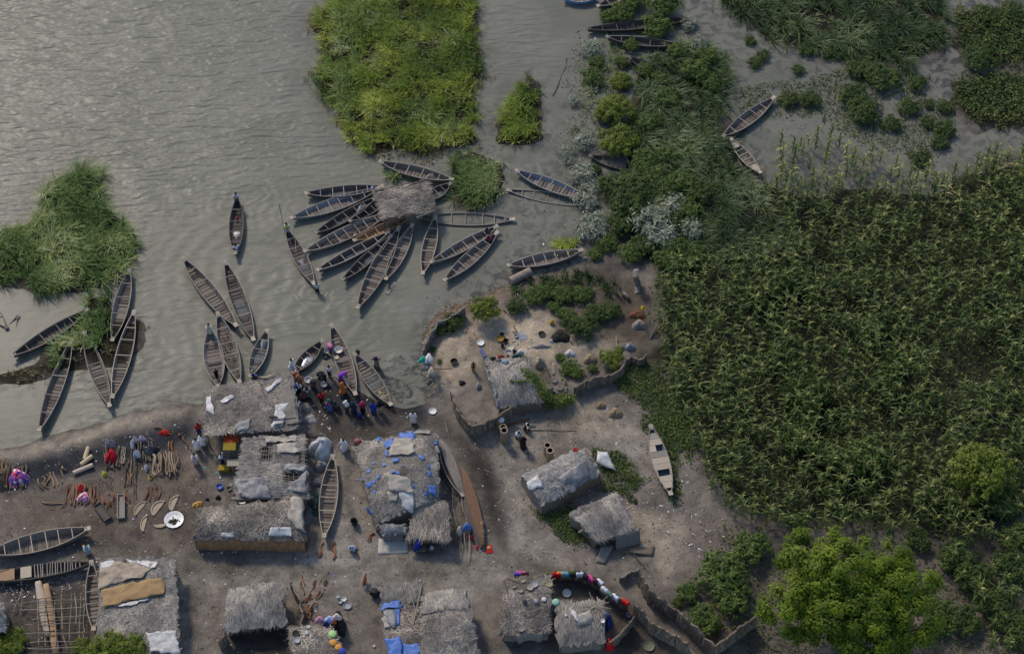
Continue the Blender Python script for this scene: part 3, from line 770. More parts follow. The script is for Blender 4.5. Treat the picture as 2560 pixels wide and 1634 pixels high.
def hut(label, corners, roofmat=None, straw=None, bulge=(0.5, 0.15), walls=None, wallmat=None, straw_n=60, mode='random', hole=None, thick=.16, rag=.20, name='thatched_hut', cat='hut', group=None, posts=True, inset=.25, ridge=0.5, side_wall=True, seed=1, lattice=None, lift=.07):
    """corners: (view,x,y,z) far left, far right, near right, near left of the roof"""
    roofmat = roofmat or THATCH; straw = straw or STRAW
    K = [np.array(at(v, x, y, z)) for v, x, y, z in corners]
    KP = [np.array(px(v, x, y)) for v, x, y, z in corners]
    c0 = sum(K) / 4
    r = thing(name, label, cat, (c0[0], c0[1], float(gz(c0[0], c0[1]))), group)
    def P(u, v):
        u = np.asarray(u, float)[..., None]; v = np.asarray(v, float)[..., None]
        p = K[0] * (1 - u) * (1 - v) + K[1] * u * (1 - v) + K[2] * u * v + K[3] * (1 - u) * v
        rv = np.where(v < ridge, v / ridge, (1 - v) / (1 - ridge))
        p = p.copy()
        arch = (1 - (1 - np.clip(rv, 0, 1)) ** 2.0)
        p[..., 2:3] += bulge[0] * arch * (0.65 + .35 * np.clip(4 * u * (1 - u) * 1.6, 0, 1)) + bulge[1] * np.clip(4 * u * (1 - u), 0, 1)
        p[..., 2] += .20 * noise2(p[..., 0], p[..., 1], .55, seed, 3) + .05 * noise2(p[..., 0], p[..., 1], 2.6, seed + 3, 2)
        return p
    w = np.linalg.norm(K[1] - K[0]); d = np.linalg.norm(K[3] - K[0])
    nu = max(12, int(w / .28)); nv = max(12, int(d / .28))
    U, Vv = np.meshgrid(np.linspace(0, 1, nu), np.linspace(0, 1, nv))
    G = P(U, Vv)
    edge = (U < 1e-6) | (U > 1 - 1e-6) | (Vv < 1e-6) | (Vv > 1 - 1e-6)
    G[edge] += RNG.uniform(-rag, rag, (edge.sum(), 3)) * np.array([1, 1, .35])
    skip = np.zeros((nv - 1, nu - 1), bool)
    if hole:
        uc = (U[:-1, :-1] + U[1:, 1:]) / 2; vc = (Vv[:-1, :-1] + Vv[1:, 1:]) / 2
        for (a, b, c2, d2) in hole:
            wobn = .03 * noise2(uc * 30, vc * 30, .5, seed + 9, 2)
            skip |= (uc + wobn > a) & (uc + wobn < b) & (vc + wobn > c2) & (vc + wobn < d2)
    top = G.reshape(-1, 3); bot = top - np.array([0, 0, thick])
    n = len(top)
    f = grid_faces(nu, nv, skip) + [q[::-1] for q in grid_faces(nu, nv, skip, n)]
    # rim faces round the outside and round every hole
    from collections import Counter
    ec = Counter()
    for q in f[:len(f) // 2]:
        for k in range(4): ec[(q[k], q[(k + 1) % 4])] += 1
    for (a, b) in list(ec):
        if (b, a) not in ec: f.append((b, a, a + n, b + n))
    V = np.concatenate([top, bot]) - np.array(r.location)
    rf = obj('roof', mesh(V, [q[::-1] for q in f], roofmat, smooth=False), r)
    area = w * d
    if straw_n: straw_on(P, int(area * straw_n * .85), mode, straw, r, hole=hole, lift=lift, under=rf)
    fp = [P(np.array(a), np.array(b)) for a, b in ((0, 0), (1, 0), (1, 1), (0, 1))]
    cen = sum(fp) / 4
    base = [np.array([*(cen[:2] + (q[:2] - cen[:2]) * (1 - inset / max(w, d) * 2.2)), q[2]]) for q in fp]
    if walls is None: walls = (1, 1, 1, 1)
    for k in range(4):
        if not walls[k]: continue
        a = base[k]; b = base[(k + 1) % 4]
        m = max(4, int(np.linalg.norm(b - a) / .6)); t = np.linspace(0, 1, m)
        uv = [((0, 0), (1, 0)), ((1, 0), (1, 1)), ((1, 1), (0, 1)), ((0, 1), (0, 0))][k]
        u = uv[0][0] + (uv[1][0] - uv[0][0]) * t; v = uv[0][1] + (uv[1][1] - uv[0][1]) * t
        E = P(u, v)
        line = a + (b - a) * t[:, None]
        nrm = np.array([(b - a)[1], -(b - a)[0]]); nrm /= np.linalg.norm(nrm) + 1e-9
        if ((line.mean(0)[:2] - cen[:2]) @ nrm) < 0: nrm = -nrm
        lean = .12
        Vw = []
        for q in range(m):
            g = float(gz(line[q, 0], line[q, 1])) - .05
            bx = line[q, :2] + nrm * (lean + .06 * math.sin(q * 2.1 + k))
            for off in (0, -.14):
                Vw.append((*(bx + nrm * off), g)); Vw.append((*(line[q, :2] + nrm * off), E[q, 2] - thick * .5))
        Fw = []
        for q in range(m - 1):
            o = q * 4
            Fw += [(o, o + 4, o + 5, o + 1), (o + 2, o + 3, o + 7, o + 6), (o + 1, o + 5, o + 7, o + 3)]
        Fw += [(0, 1, 3, 2), tuple((m - 1) * 4 + x for x in (0, 2, 3, 1))]
        wm_ = wallmat[k] if isinstance(wallmat, (list, tuple)) else (wallmat or REEDWALL)
        obj('wall', mesh(np.array(Vw) - np.array(r.location), Fw, wm_), r)
    if posts:
        for q in base:
            g = float(gz(q[0], q[1])) - .1
            stick('post', (q[0], q[1], min(g, q[2] - 1)), (q[0], q[1], q[2] + .05), .07, POLE, r)
    if lattice and hole:
        for (a, b, c2, d2) in hole:
            for k in range(lattice[0]):
                t = a + (b - a) * (k + .5) / lattice[0] + random.uniform(-.006, .006)
                p0, p1 = P(np.array(t), np.array(c2 - .04)), P(np.array(t + random.uniform(-.01, .01)), np.array(d2 + .04))
                stick('lattice_stick', p0 - [0, 0, .12], p1 - [0, 0, .12], .03, POLE_PALE, r)
            for k in range(lattice[1]):
                t = c2 + (d2 - c2) * (k + .5) / lattice[1] + random.uniform(-.006, .006)
                p0, p1 = P(np.array(a - .03), np.array(t)), P(np.array(b + .03), np.array(t + random.uniform(-.01, .01)))
                stick('lattice_stick', p0 - [0, 0, .07], p1 - [0, 0, .07], .03, POLE_PALE, r)
    h = Hut(); h.r = r; h.roof = rf; h.P = P; h.KP = KP; h.K = K
    def uv(v, x, y):
        t = np.array(px(v, x, y)); q = np.array([.5, .5])
        for _ in range(12):
            u, w_ = q
            f0 = KP[0] * (1 - u) * (1 - w_) + KP[1] * u * (1 - w_) + KP[2] * u * w_ + KP[3] * (1 - u) * w_ - t
            J = np.stack([(KP[1] - KP[0]) * (1 - w_) + (KP[2] - KP[3]) * w_, (KP[3] - KP[0]) * (1 - u) + (KP[2] - KP[1]) * u], 1)
            q = q - np.linalg.solve(J, f0)
        return q
    h.uv = uv
    h.top = lambda v, x, y: Vector(P(*[np.array(k) for k in np.clip(uv(v, x, y), 0, 1)]))
    return h
def sheet(h, name, label, cat, v, quad, mat, off=.09, wr=.05, group=None, n=None, rag=.06, hang=0.0):
    """cloth, plastic or mat lying on a roof; quad in photo coordinates"""
    q = [h.uv(v, x, y) for x, y in quad]
    p3 = [h.P(np.clip(a[0], -.05, 1.05), np.clip(a[1], -.05, 1.05)) for a in q]
    w = np.linalg.norm(p3[1] - p3[0]); d = np.linalg.norm(p3[3] - p3[0])
    nu = max(6, int(w / .16)); nv = max(6, int(d / .16))
    S, T = np.meshgrid(np.linspace(0, 1, nu), np.linspace(0, 1, nv))
    qq = [np.array(a) for a in q]
    uvq = (qq[0] * ((1 - S) * (1 - T))[..., None] + qq[1] * (S * (1 - T))[..., None] + qq[2] * (S * T)[..., None] + qq[3] * ((1 - S) * T)[..., None])
    cu = np.clip(uvq[..., 0], -.04, 1.04); cv = np.clip(uvq[..., 1], -.04, 1.04)
    G = h.P(cu, cv)
    e = (S == 0) | (S == 1) | (T == 0) | (T == 1)
    sd = abs(hash(label)) % 97 if False else sum(map(ord, label)) % 97
    G[..., 2] += off + wr * 1.5 * noise2(G[..., 0], G[..., 1], 1.6, sd, 3) + wr * 1.6 * np.abs(noise2(G[..., 0] * .5, G[..., 1] * 2, 1.5, sd + 5, 2))
    ragn = rag * 1.9 * np.stack([noise2(G[..., 0], G[..., 1], 1.8, sd + 1, 2), noise2(G[..., 0], G[..., 1], 1.8, sd + 2, 2), np.zeros_like(S)], -1)
    G += ragn * 2
    over = np.maximum(0, np.maximum(uvq[..., 1] - 1.0, uvq[..., 0] - 1.0))
    G[..., 2] -= np.clip(over * 6, 0, 1.2)
    o = G.reshape(-1, 3).mean(0)
    V = G.reshape(-1, 3) - o
    f = grid_faces(nu, nv)
    me = mesh(V, [x[::-1] for x in f], mat, smooth=True)
    ob = single(name, me, label, cat, o, group)
    ob.modifiers.new('t', 'SOLIDIFY').thickness = .02
    return ob
def flat(name, label, cat, v, quad, mat, dz=.03, wr=.02, group=None, zs=None):
    """sheet or mat on the ground or leaning: quad in photo coordinates, zs heights above ground"""
    zs = zs or (0, 0, 0, 0)
    K = []
    for (x, y), z in zip(quad, zs):
        g = gnd(v, x, y); q = at(v, x, y, g.z + z + dz); K.append(np.array(q))
    w = np.linalg.norm(K[1] - K[0]); d = np.linalg.norm(K[3] - K[0])
    nu = max(5, int(w / .25)); nv = max(5, int(d / .25))
    S, T = np.meshgrid(np.linspace(0, 1, nu), np.linspace(0, 1, nv)); S = S[..., None]; T = T[..., None]
    G = K[0] * (1 - S) * (1 - T) + K[1] * S * (1 - T) + K[2] * S * T + K[3] * (1 - S) * T
    if max(zs) == 0: G[..., 2] = np.maximum(gz(G[..., 0], G[..., 1]), 0) + dz
    G[..., 2] += wr * noise2(G[..., 0], G[..., 1], 1.3, len(label), 3)
    o = G.reshape(-1, 3).mean(0)
    ob = single(name, mesh(G.reshape(-1, 3) - o, [q[::-1] for q in grid_faces(nu, nv)], mat, smooth=True), label, cat, o, group)
    ob.modifiers.new('t', 'SOLIDIFY').thickness = .03
    return ob
HG = 'thatched buildings of the village'
# shelter over the moored canoes
HS = hut('straw roofed shelter on poles standing over the moored canoes', [('R8', 925, 350, 2.0), ('R8', 1440, 252, 2.1), ('R8', 1490, 540, 1.9), ('R8', 1000, 625, 1.9)], walls=(0, 0, 0, 0), straw_n=110, bulge=(.15, .05), group=HG, mode='across', name='boat_shelter', cat='shelter', seed=2)
for x, y in ((940, 380), (1460, 560), (1040, 630), (1280, 590), (1430, 300)):
    p = at('R8', x, y, 1.7); stick('post', (p.x, p.y, -.6), (p.x, p.y, 1.85), .06, POLE, HS.r)
stick('roof_pole', at('R8', 940, 355, 2.2), at('R8', 1440, 248, 2.3), .05, POLE, HS.r)
stick('roof_pole', at('R8', 1320, 600, 2.0), at('R8', 1492, 532, 2.0), .04, POLE_PALE, HS.r)
# H1 shed at the landing
H1 = hut('large straw roofed market shed at the landing, littered with plastic strips', [('R2', 215, 268, 2.4), ('R2', 848, 165, 2.4), ('R2', 915, 570, 2.3), ('R2', 205, 620, 2.3)], walls=(0, 0, 0, 0), straw_n=75, bulge=(.12, .1), group=HG, name='market_shed', cat='shed', seed=4, roofmat=THATCH_GREY)
q = 'R2'
sheet(H1, 'plastic_strip', 'twisted white plastic strip near the far corner of the market shed roof', 'plastic', q, [(665, 275), (790, 192), (795, 215), (680, 300)], SHEET_W)
sheet(H1, 'plastic_strip', 'curled white plastic strip in the middle of the market shed roof', 'plastic', q, [(310, 375), (410, 318), (425, 345), (340, 390)], SHEET_W)
sheet(H1, 'plastic_strip', 'white plastic strip hanging over the lake side of the market shed roof', 'plastic', q, [(222, 335), (255, 335), (292, 470), (230, 440)], SHEET_W)
sheet(H1, 'plastic_sheet', 'big clear plastic sheet on the village corner of the market shed roof', 'plastic', q, [(745, 405), (832, 392), (795, 560), (705, 570)], SHEET_W, wr=.07)
sheet(H1, 'plastic_sheet', 'grey plastic sheet wrinkled along the open edge of the market shed roof', 'plastic', q, [(440, 560), (555, 490), (530, 600), (450, 600)], SHEET_G)
sheet(H1, 'tin_sheet', 'row of grey boards along the beach edge of the market shed roof', 'sheet', q, [(735, 290), (850, 230), (905, 530), (830, 545)], MATTING, off=.08)
sheet(H1, 'brown_sheet', 'orange brown cloth on the lake edge of the market shed roof', 'cloth', q, [(610, 192), (770, 135), (790, 160), (650, 205)], SHEET_T, off=.12)
for a, b, l in (((610, 190), (655, 330), 'pole lying across the lake side of the market shed roof'), ((680, 520), (890, 495), 'pole laid over the clear plastic sheet on the market shed roof')):
    p0, p1 = H1.top(q, *a), H1.top(q, *b); o = stick('roof_pole', p0 + Vector((0, 0, .14)), p1 + Vector((0, 0, .14)), .04, POLE); tag(o, l, 'pole')
for k, (x, y) in enumerate(((725, 495), (755, 548))):
    p = H1.top(q, x, y)
    tag(obj('paddle', lathe([(.01, -.45), (.09, -.2), (.11, .1), (.02, .45)], W_DARK, 8), None, p + Vector((0, 0, .2)), (1.45, .2, 1.35 + .4 * k)), ('farther' if k == 0 else 'nearer') + ' dark blade lying on the clear plastic sheet of the shed', 'paddle')
# H2 with the broken roof
H2 = hut('ragged shed with a torn roof showing its pole lattice, behind the market shed', [('R2', 500, 628, 2.2), ('R2', 955, 612, 2.3), ('R2', 975, 1095, 2.1), ('R2', 420, 1090, 1.9)], roofmat=THATCH_GREY, straw=STRAW_GREY, straw_n=70, mode='across', bulge=(.45, .1), walls=(1, 1, 1, 0), wallmat=REEDWALL, hole=[(.30, .50, .16, .44), (.86, .99, .28, .47), (.66, .97, .60, .76)], lattice=(5, 4), group=HG, seed=6, name='ragged_shed', cat='shed', lift=.06)
sheet(H2, 'plastic_sheet', 'ragged black and white sheet at the far end of the torn roofed shed', 'plastic', q, [(640, 640), (900, 620), (880, 670), (660, 690)], SHEET_BE, wr=.12)
sheet(H2, 'plastic_sheet', 'crumpled pale sheet between the holes of the torn roofed shed', 'plastic', q, [(735, 690), (900, 680), (910, 760), (760, 770)], SHEET_BE, wr=.14)
sheet(H2, 'grey_cloth', 'grey cloth flap over the middle of the torn roofed shed', 'cloth', q, [(800, 850), (965, 850), (960, 905), (790, 900)], SHEET_G, wr=.1)
sheet(H2, 'plastic_sheet', 'large grey plastic sheet on the village half of the torn roofed shed', 'plastic', q, [(420, 955), (640, 960), (720, 1090), (470, 1085)], SHEET_G, wr=.1)
sheet(H2, 'plastic_sheet', 'triangular grey sheet hanging at the lane corner of the torn roofed shed', 'plastic', q, [(900, 940), (965, 900), (960, 1060), (820, 1040)], SHEET_G, wr=.12)
# H3 long hut with the mud wall
H3 = hut('long straw roofed hut with an orange mud wall on its near side', [('R2', 160, 1150, 2.2), ('R2', 905, 1085, 2.3), ('R2', 955, 1395, 1.9), ('R2', 130, 1385, 1.8)], straw_n=85, bulge=(.5, .1), wallmat=[REEDWALL, REEDWALL, MUD, SHEET_BE], group=HG, seed=7, inset=.1)
sheet(H3, 'tarpaulin', 'dirty pale tarpaulin draped over the lane end of the long mud walled hut', 'tarpaulin', q, [(855, 1085), (945, 1085), (950, 1360), (835, 1260)], SHEET_BE, wr=.15, off=.14)
sheet(H3, 'plastic_sheet', 'white plastic pieces on the near edge of the long mud walled hut', 'plastic', q, [(700, 1325), (850, 1320), (860, 1372), (695, 1375)], SHEET_W, wr=.06)
sheet(H3, 'plastic_strip', 'small white plastic rag on the far slope of the long mud walled hut', 'plastic', q, [(455, 1112), (505, 1105), (512, 1130), (470, 1130)], SHEET_W)
sheet(H3, 'plastic_strip', 'white plastic rag near the mud wall end of the long hut', 'plastic', q, [(350, 1350), (440, 1355), (440, 1385), (350, 1385)], SHEET_W)
# H4 hut with the blue tarpaulin
q = 'R3'
H4 = hut('biggest hut, blue tarpaulin showing through its straw roof', [(q, 95, 300, 1.9), (q, 940, 165, 2.1), (q, 965, 850, 2.2), (q, 320, 1110, 1.6)], straw_n=70, bulge=(.9, .5), wallmat=[MATTING, MATTING, MATTING, REEDWALL], group=HG, seed=8, inset=.15, straw=STRAW_GREY, roofmat=THATCH_GREY)
straw_on(H4.P, 2200, 'random', STRAW, H4.r, under=H4.roof)
H4T = [('blue_tarp', 'blue tarpaulin patch with a black mouth near the far edge of the biggest hut', [(390, 330), (505, 262), (525, 330), (440, 415)], SHEET_B),
       ('blue_tarp', 'blue tarpaulin bulge at the far edge of the biggest hut', [(545, 205), (690, 200), (725, 275), (560, 275)], SHEET_B),
       ('blue_tarp', 'small blue tarpaulin strip beside the pale canvas of the biggest hut', [(428, 445), (462, 445), (470, 515), (440, 510)], SHEET_B),
       ('blue_tarp', 'blue tarpaulin lump below the pale canvas of the biggest hut', [(490, 535), (570, 520), (570, 560), (500, 572)], SHEET_B),
       ('blue_tarp', 'round blue tarpaulin lump on the canoe side corner of the biggest hut', [(850, 770), (935, 735), (950, 830), (850, 835)], SHEET_B),
       ('canvas_sheet', 'large pale canvas in the middle of the biggest hut roof', [(500, 300), (690, 280), (725, 465), (475, 500)], SHEET_BE),
       ('canvas_sheet', 'pale canvas over the near middle of the biggest hut roof', [(440, 680), (690, 740), (700, 830), (450, 840)], SHEET_BE),
       ('canvas_sheet', 'bright sacking panel on the near slope of the biggest hut beside the lean-to', [(570, 830), (705, 830), (710, 1010), (590, 960)], SHEET_W),
       ('canvas_sheet', 'pale sacking panel near the near end of the biggest hut', [(445, 845), (550, 840), (550, 920), (450, 920)], SHEET_BE),
       ('canvas_strip', 'rolled pale canvas along the far rim of the biggest hut', [(420, 180), (700, 120), (870, 160), (860, 205)], SHEET_BE)]
for nme, l, quad, m_ in H4T: sheet(H4, nme, l, 'tarpaulin' if 'blue' in nme else 'canvas', q, quad, m_, off=.15, wr=.10)
RW = random.Random(3)
for k in range(26):
    x, y = RW.uniform(110, 930), RW.uniform(230, 820)
    if 440 < x < 740 and 250 < y < 520: continue
    s = RW.uniform(12, 34)
    sheet(H4, 'blue_rag', 'scrap of blue tarpaulin poking through the straw of the biggest hut', 'tarpaulin', q, [(x, y), (x + s, y - 4), (x + s + 4, y + s), (x - 3, y + s * 1.2)], SHEET_B, off=.12, wr=.03, group='blue scraps in the straw of the biggest hut')
H4L = hut('lean-to of coarse straw bundles on the near corner of the biggest hut', [(q, 705, 890, 2.1), (q, 1062, 872, 2.1), (q, 1085, 1265, 1.7), (q, 628, 1245, 1.7)], straw_n=120, mode='down', bulge=(.15, .05), walls=(0, 0, 0, 0), group=HG, seed=9, name='lean_to', cat='lean-to')
H4E = hut('low grey front porch sheet of the biggest hut beside the white mat', [(q, 352, 1095, 1.7), (q, 620, 1090, 1.7), (q, 625, 1200, 1.4), (q, 385, 1205, 1.4)], roofmat=SHEET_G, straw_n=12, bulge=(.2, .05), walls=(0, 0, 1, 1), wallmat=SHEET_G, group=HG, seed=10, name='porch', cat='porch')
flat('plastic_tarp', 'blue tarpaulin hanging down the lane side of the biggest hut', 'tarpaulin', q, [(215, 920), (270, 930), (345, 1030), (250, 990)], SHEET_B, zs=(1.2, 1.2, .9, .5), wr=.08)
flat('floor_mat', 'big white mat spread on the ground in front of the biggest hut', 'mat', q, [(350, 1235), (652, 1232), (648, 1380), (342, 1392)], M('mat_white', (.40, .385, .34), (.32, .30, .26), scale=3, rough=.8, bump=.2), wr=.02, dz=.05)
# H5 hut in the sandy compound
q = 'R4'
H5 = hut('grey hut in the sandy compound with green creeper over one end', [(q, 700, 815, 1.9), (q, 1065, 725, 2.0), (q, 1228, 1190, 1.5), (q, 830, 1240, 1.6)], roofmat=THATCH_GREY, straw=STRAW_GREY, straw_n=80, mode='down', bulge=(.75, .15), wallmat=[REEDWALL, REEDWALL, REEDWALL, SHEET_G], group=HG, seed=11, ridge=.48, inset=.1)
sheet(H5, 'gable_sheet', 'bright grey plaster strip along the gable edge of the creeper hut', 'sheet', q, [(655, 880), (720, 890), (835, 1225), (790, 1250)], SHEET_G, off=.1, wr=.05)
sheet(H5, 'gable_sheet', 'pale plaster edge along the garden end of the creeper hut', 'sheet', q, [(1045, 715), (1085, 720), (1145, 880), (1120, 890)], SHEET_BE, off=.12, wr=.05)
for a, b, l in (((885, 945), (1180, 755), 'long pale pole lying across the creeper hut roof'), ((930, 900), (1120, 790), 'second shorter pole across the creeper hut roof')):
    o = stick('roof_pole', H5.top(q, *a) + Vector((0, 0, .16)), H5.top(q, *b) + Vector((0, 0, .3)), .04, POLE_PALE); tag(o, l, 'pole')
# H6 and H7
q = 'R5'
H6 = hut('grey hut with a sheeted barrel roof on the open sandy ground', [(q, 395, 565, 1.9), (q, 1000, 290, 2.0), (q, 1160, 560, 1.7), (q, 595, 870, 1.7)], roofmat=SHEET_G, straw=STRAW_GREY, straw_n=26, bulge=(.6, .1), wallmat=[MATTING, REEDWALL, REEDWALL, MATTING], group=HG, seed=12, inset=.08, lift=.05)
sheet(H6, 'plastic_sheet', 'shiny grey plastic on the near slope of the barrel roofed hut', 'plastic', q, [(760, 620), (1000, 470), (1060, 600), (800, 760)], SHEET_G, wr=.08)
sheet(H6, 'plastic_sheet', 'white plastic strips at the lane end of the barrel roofed hut', 'plastic', q, [(440, 650), (560, 600), (600, 700), (480, 740)], SHEET_W, wr=.06)
sheet(H6, 'canvas_sheet', 'pale sacking on the far corner of the barrel roofed hut', 'canvas', q, [(1000, 300), (1060, 310), (1130, 390), (1060, 410)], SHEET_T, wr=.1, off=.15)
sheet(H6, 'red_cloth', 'red cloth crumpled on the far edge of the barrel roofed hut', 'cloth', q, [(885, 305), (945, 305), (945, 345), (885, 345)], cloth((.42, .02, .03)), wr=.14, off=.16)
flat('plastic_bag', 'glossy white plastic sheet bundle beside the barrel roofed hut', 'plastic', q, [(1130, 330), (1225, 345), (1305, 520), (1120, 440)], SHEET_W, zs=(.9, .9, .5, .9), wr=.3)
H7 = hut('small open straw hut with mat walls, tilted poles sticking out', [(q, 865, 935, 1.9), (q, 1305, 745, 2.0), (q, 1500, 1085, 1.7), (q, 1105, 1215, 1.7)], roofmat=THATCH_GREY, straw=STRAW_GREY, straw_n=130, mode='down', bulge=(.35, .05), walls=(1, 1, 0, 1), wallmat=REEDWALL, group=HG, seed=13)
straw_on(lambda u, v: H7.P(u, v * .12), 500, 'across', STRAW_GREY, H7.r, name='ridge_roll', length=(.4, .8), lift=.35)
for a, za, b, zb in (((1340, 930), 1.9, (1485, 850), 2.1), ((1045, 1060), 1.8, (945, 1115), 1.6), ((1030, 1040), 2.0, (1130, 1200), 1.9)):
    stick('pole', at(q, *a, za), at(q, *b, zb), .09, POLE_PALE, H7.r)
flat('wall_mat', 'grey reed mat leaning against the near corner of the open straw hut', 'mat', q, [(1300, 1130), (1535, 1090), (1540, 1240), (1310, 1295)], MATTING, zs=(1.35, 1.35, 0, 0), wr=.05)
flat('wall_mat', 'brown mat leaning on the lane end of the open straw hut', 'mat', q, [(855, 950), (985, 1030), (985, 1105), (870, 1070)], MATTING, zs=(1.5, 1.5, 0, 0), wr=.05)
flat('plank_panel', 'grey board panel lying on the ground below the open straw hut', 'panel', q, [(1165, 1240), (1280, 1245), (1200, 1420), (1110, 1400)], W_GREY, wr=.02, zs=(.5, .4, .05, .05))
# H8 hut with mats
q = 'R1'
H8 = hut('grey hut with tan canvas and a golden mat spread on its roof', [(q, 668, 905, 2.2), (q, 1150, 912, 2.2), (q, 1185, 1560, 2.1), (q, 640, 1560, 2.1)], roofmat=THATCH_GREY, straw=STRAW_GREY, straw_n=70, mode='random', bulge=(.3, .25), group=HG, seed=14)
sheet(H8, 'canvas_sheet', 'tan canvas with torn edges on the far half of the mat covered hut', 'canvas', q, [(665, 945), (1035, 960), (930, 1060), (650, 1125)], SHEET_T, wr=.07, off=.12)
sheet(H8, 'plastic_sheet', 'white plastic strip along the far edge of the mat covered hut', 'plastic', q, [(830, 925), (1040, 955), (1035, 990), (850, 945)], SHEET_W, wr=.06, off=.14)
sheet(H8, 'plastic_sheet', 'grey plastic corner on the yard side of the mat covered hut', 'plastic', q, [(668, 940), (750, 930), (750, 965), (672, 1000)], SHEET_W, wr=.06, off=.16)
sheet(H8, 'woven_mat', 'golden woven mat on the middle of the mat covered hut roof', 'mat', q, [(678, 1140), (1065, 1055), (1090, 1175), (682, 1255)], GOLDMAT, wr=.05, off=.2)
sheet(H8, 'plastic_sheet', 'white plastic peeping out below the golden mat', 'plastic', q, [(760, 1225), (980, 1190), (975, 1220), (800, 1245)], SHEET_W, wr=.05, off=.13)
sheet(H8, 'plastic_sheet', 'white plastic patch at the near end of the mat covered hut', 'plastic', q, [(960, 1420), (1160, 1400), (1180, 1540), (1000, 1540)], SHEET_W, wr=.08, off=.1)
# H9..H14 along the near edge of the picture
q = 'R6'
H9 = hut('small straw roof with its ragged lit ridge beside the red log heap', [(q, 168, 330, 2.1), (q, 640, 265, 2.2), (q, 715, 640, 1.8), (q, 145, 700, 1.8)], roofmat=THATCH_GREY, straw=STRAW_GREY, straw_n=130, mode='down', bulge=(.45, .05), walls=(1, 1, 0, 1), wallmat=REEDWALL, group=HG, seed=15)
for a, za, b, zb in (((655, 225), 2.2, (735, 380), 1.7), ((690, 250), 2.2, (690, 420), 1.7), ((640, 370), 1.9, (740, 380), 1.9), ((720, 300), 2, (640, 330), 2)):
    stick('pole', at(q, *a, za), at(q, *b, zb), .05, POLE_PALE, H9.r)
for k in range(16):
    x = 150 + k * 24; y = 665 - k * 2
    stick('eave_stick', at(q, x, y - 20 + random.uniform(-8, 8), 1.85), at(q, x - 4, y + 42, 1.55), .03, POLE_PALE, H9.r)
H10 = hut('low dark roof strewn with bowls and orange cloths at the picture bottom', [(q, 700, 665, 1.9), (q, 1110, 640, 1.9), (q, 1215, 960, 1.9), (q, 760, 980, 1.9)], roofmat=THATCH, straw_n=60, bulge=(.2, .1), group=HG, seed=16)
H11 = hut('pale mat roof on poles with long sticks lying on it', [(q, 1505, 290, 2.3), (q, 1918, 248, 2.3), (q, 1900, 445, 1.9), (q, 1530, 475, 1.9)], roofmat=MATTING, straw=STRAW_GREY, straw_n=15, mode='down', bulge=(.05, .02), walls=(0, 0, 0, 0), group=HG, seed=17, name='mat_shelter', cat='shelter', lift=.04)
H11B = hut('low straw and blue tarpaulin roof in front of the pale mat roof', [(q, 1535, 470, 1.8), (q, 1900, 445, 1.8), (q, 1910, 960, 1.7), (q, 1590, 980, 1.7)], straw_n=55, bulge=(.25, .1), group=HG, seed=18)
for l, quad, m_ in (('blue tarpaulin strip under the pale mat roof', [(1530, 475), (1720, 450), (1700, 520), (1540, 530)], SHEET_B), ('blue tarpaulin strip running down beside the clear sheet', [(1665, 520), (1715, 460), (1690, 660), (1655, 660)], SHEET_B),
                    ('clear grey plastic between the blue strips in front of the mat roof', [(1560, 510), (1665, 500), (1650, 690), (1580, 640)], SHEET_G), ('pale cream cloth at the yard side of the tarpaulin roof', [(1535, 590), (1575, 575), (1610, 690), (1555, 690)], SHEET_BE),
                    ('bright blue tarpaulin panel at the picture bottom, yard side', [(1575, 790), (1710, 780), (1715, 930), (1600, 930)], SHEET_B), ('second bright blue tarpaulin panel at the picture bottom', [(1745, 830), (1880, 830), (1895, 940), (1735, 940)], SHEET_B)):
    sheet(H11B, 'blue_tarp' if 'blue tarp' in l else 'roof_sheet', l, 'tarpaulin' if 'blue tarp' in l else 'sheet', q, quad, m_, off=.13, wr=.08)
for a, b, l in (((1890, 290), (1815, 640), 'thick pale pole slanting over the mat roof'), ((1680, 455), (1830, 690), 'reddish pole slanting over the tarpaulin roof'), ((1780, 330), (1835, 500), 'grey pole lying on the mat roof')):
    o = stick('roof_pole', at(q, *a, 2.35), at(q, *b, 2.15), .06 if 'thick' in l else .035, LOGTAN if 'red' in l else POLE_PALE); tag(o, l, 'pole')
H12 = hut('large shaggy straw roof at the bottom centre with a rolled far edge', [(q, 1905, 375, 2.2), (q, 2295, 340, 2.3), (q, 2410, 960, 2.1), (q, 1870, 960, 2.1)], roofmat=THATCH_GREY, straw=STRAW, straw_n=100, mode='random', bulge=(.7, .2), group=HG, seed=19)
sheet(H12, 'thatch_mat', 'combed grey thatch mat on the far slope of the shaggy roof', 'mat', q, [(1925, 390), (2300, 350), (2320, 530), (1880, 590)], THATCH_GREY, off=.12, wr=.04)
straw_on(lambda u, v: H12.P(u * .9 + .05, .02 + v * .28) + [0, 0, .16], 1500, 'down', STRAW_GREY, H12.r, name='combed_straw')
q = 'R7'
H13 = hut('straw roof cluttered with pans and sticks next to the clothes fence', [(q, 255, 225, 2.2), (q, 668, 190, 2.2), (q, 655, 670, 1.8), (q, 240, 690, 1.8)], straw_n=80, bulge=(.3, .15), wallmat=[REEDWALL, REEDWALL, MATTING, REEDWALL], group=HG, seed=20)
H14 = hut('grey mat roof with a sacking patch and spread sticks inside the clothes fence', [(q, 692, 420, 2.1), (q, 1098, 395, 2.1), (q, 1112, 760, 1.6), (q, 715, 800, 1.6)], roofmat=MATTING, straw=STRAW_GREY, straw_n=22, mode='down', bulge=(.5, .1), wallmat=[REEDWALL, REEDWALL, MATTING, REEDWALL], group=HG, seed=21, lift=.05)
sheet(H14, 'sacking', 'pale sacking patch in the middle of the grey mat roof', 'canvas', q, [(875, 560), (1000, 500), (1010, 630), (880, 640)], SHEET_BE, off=.1)
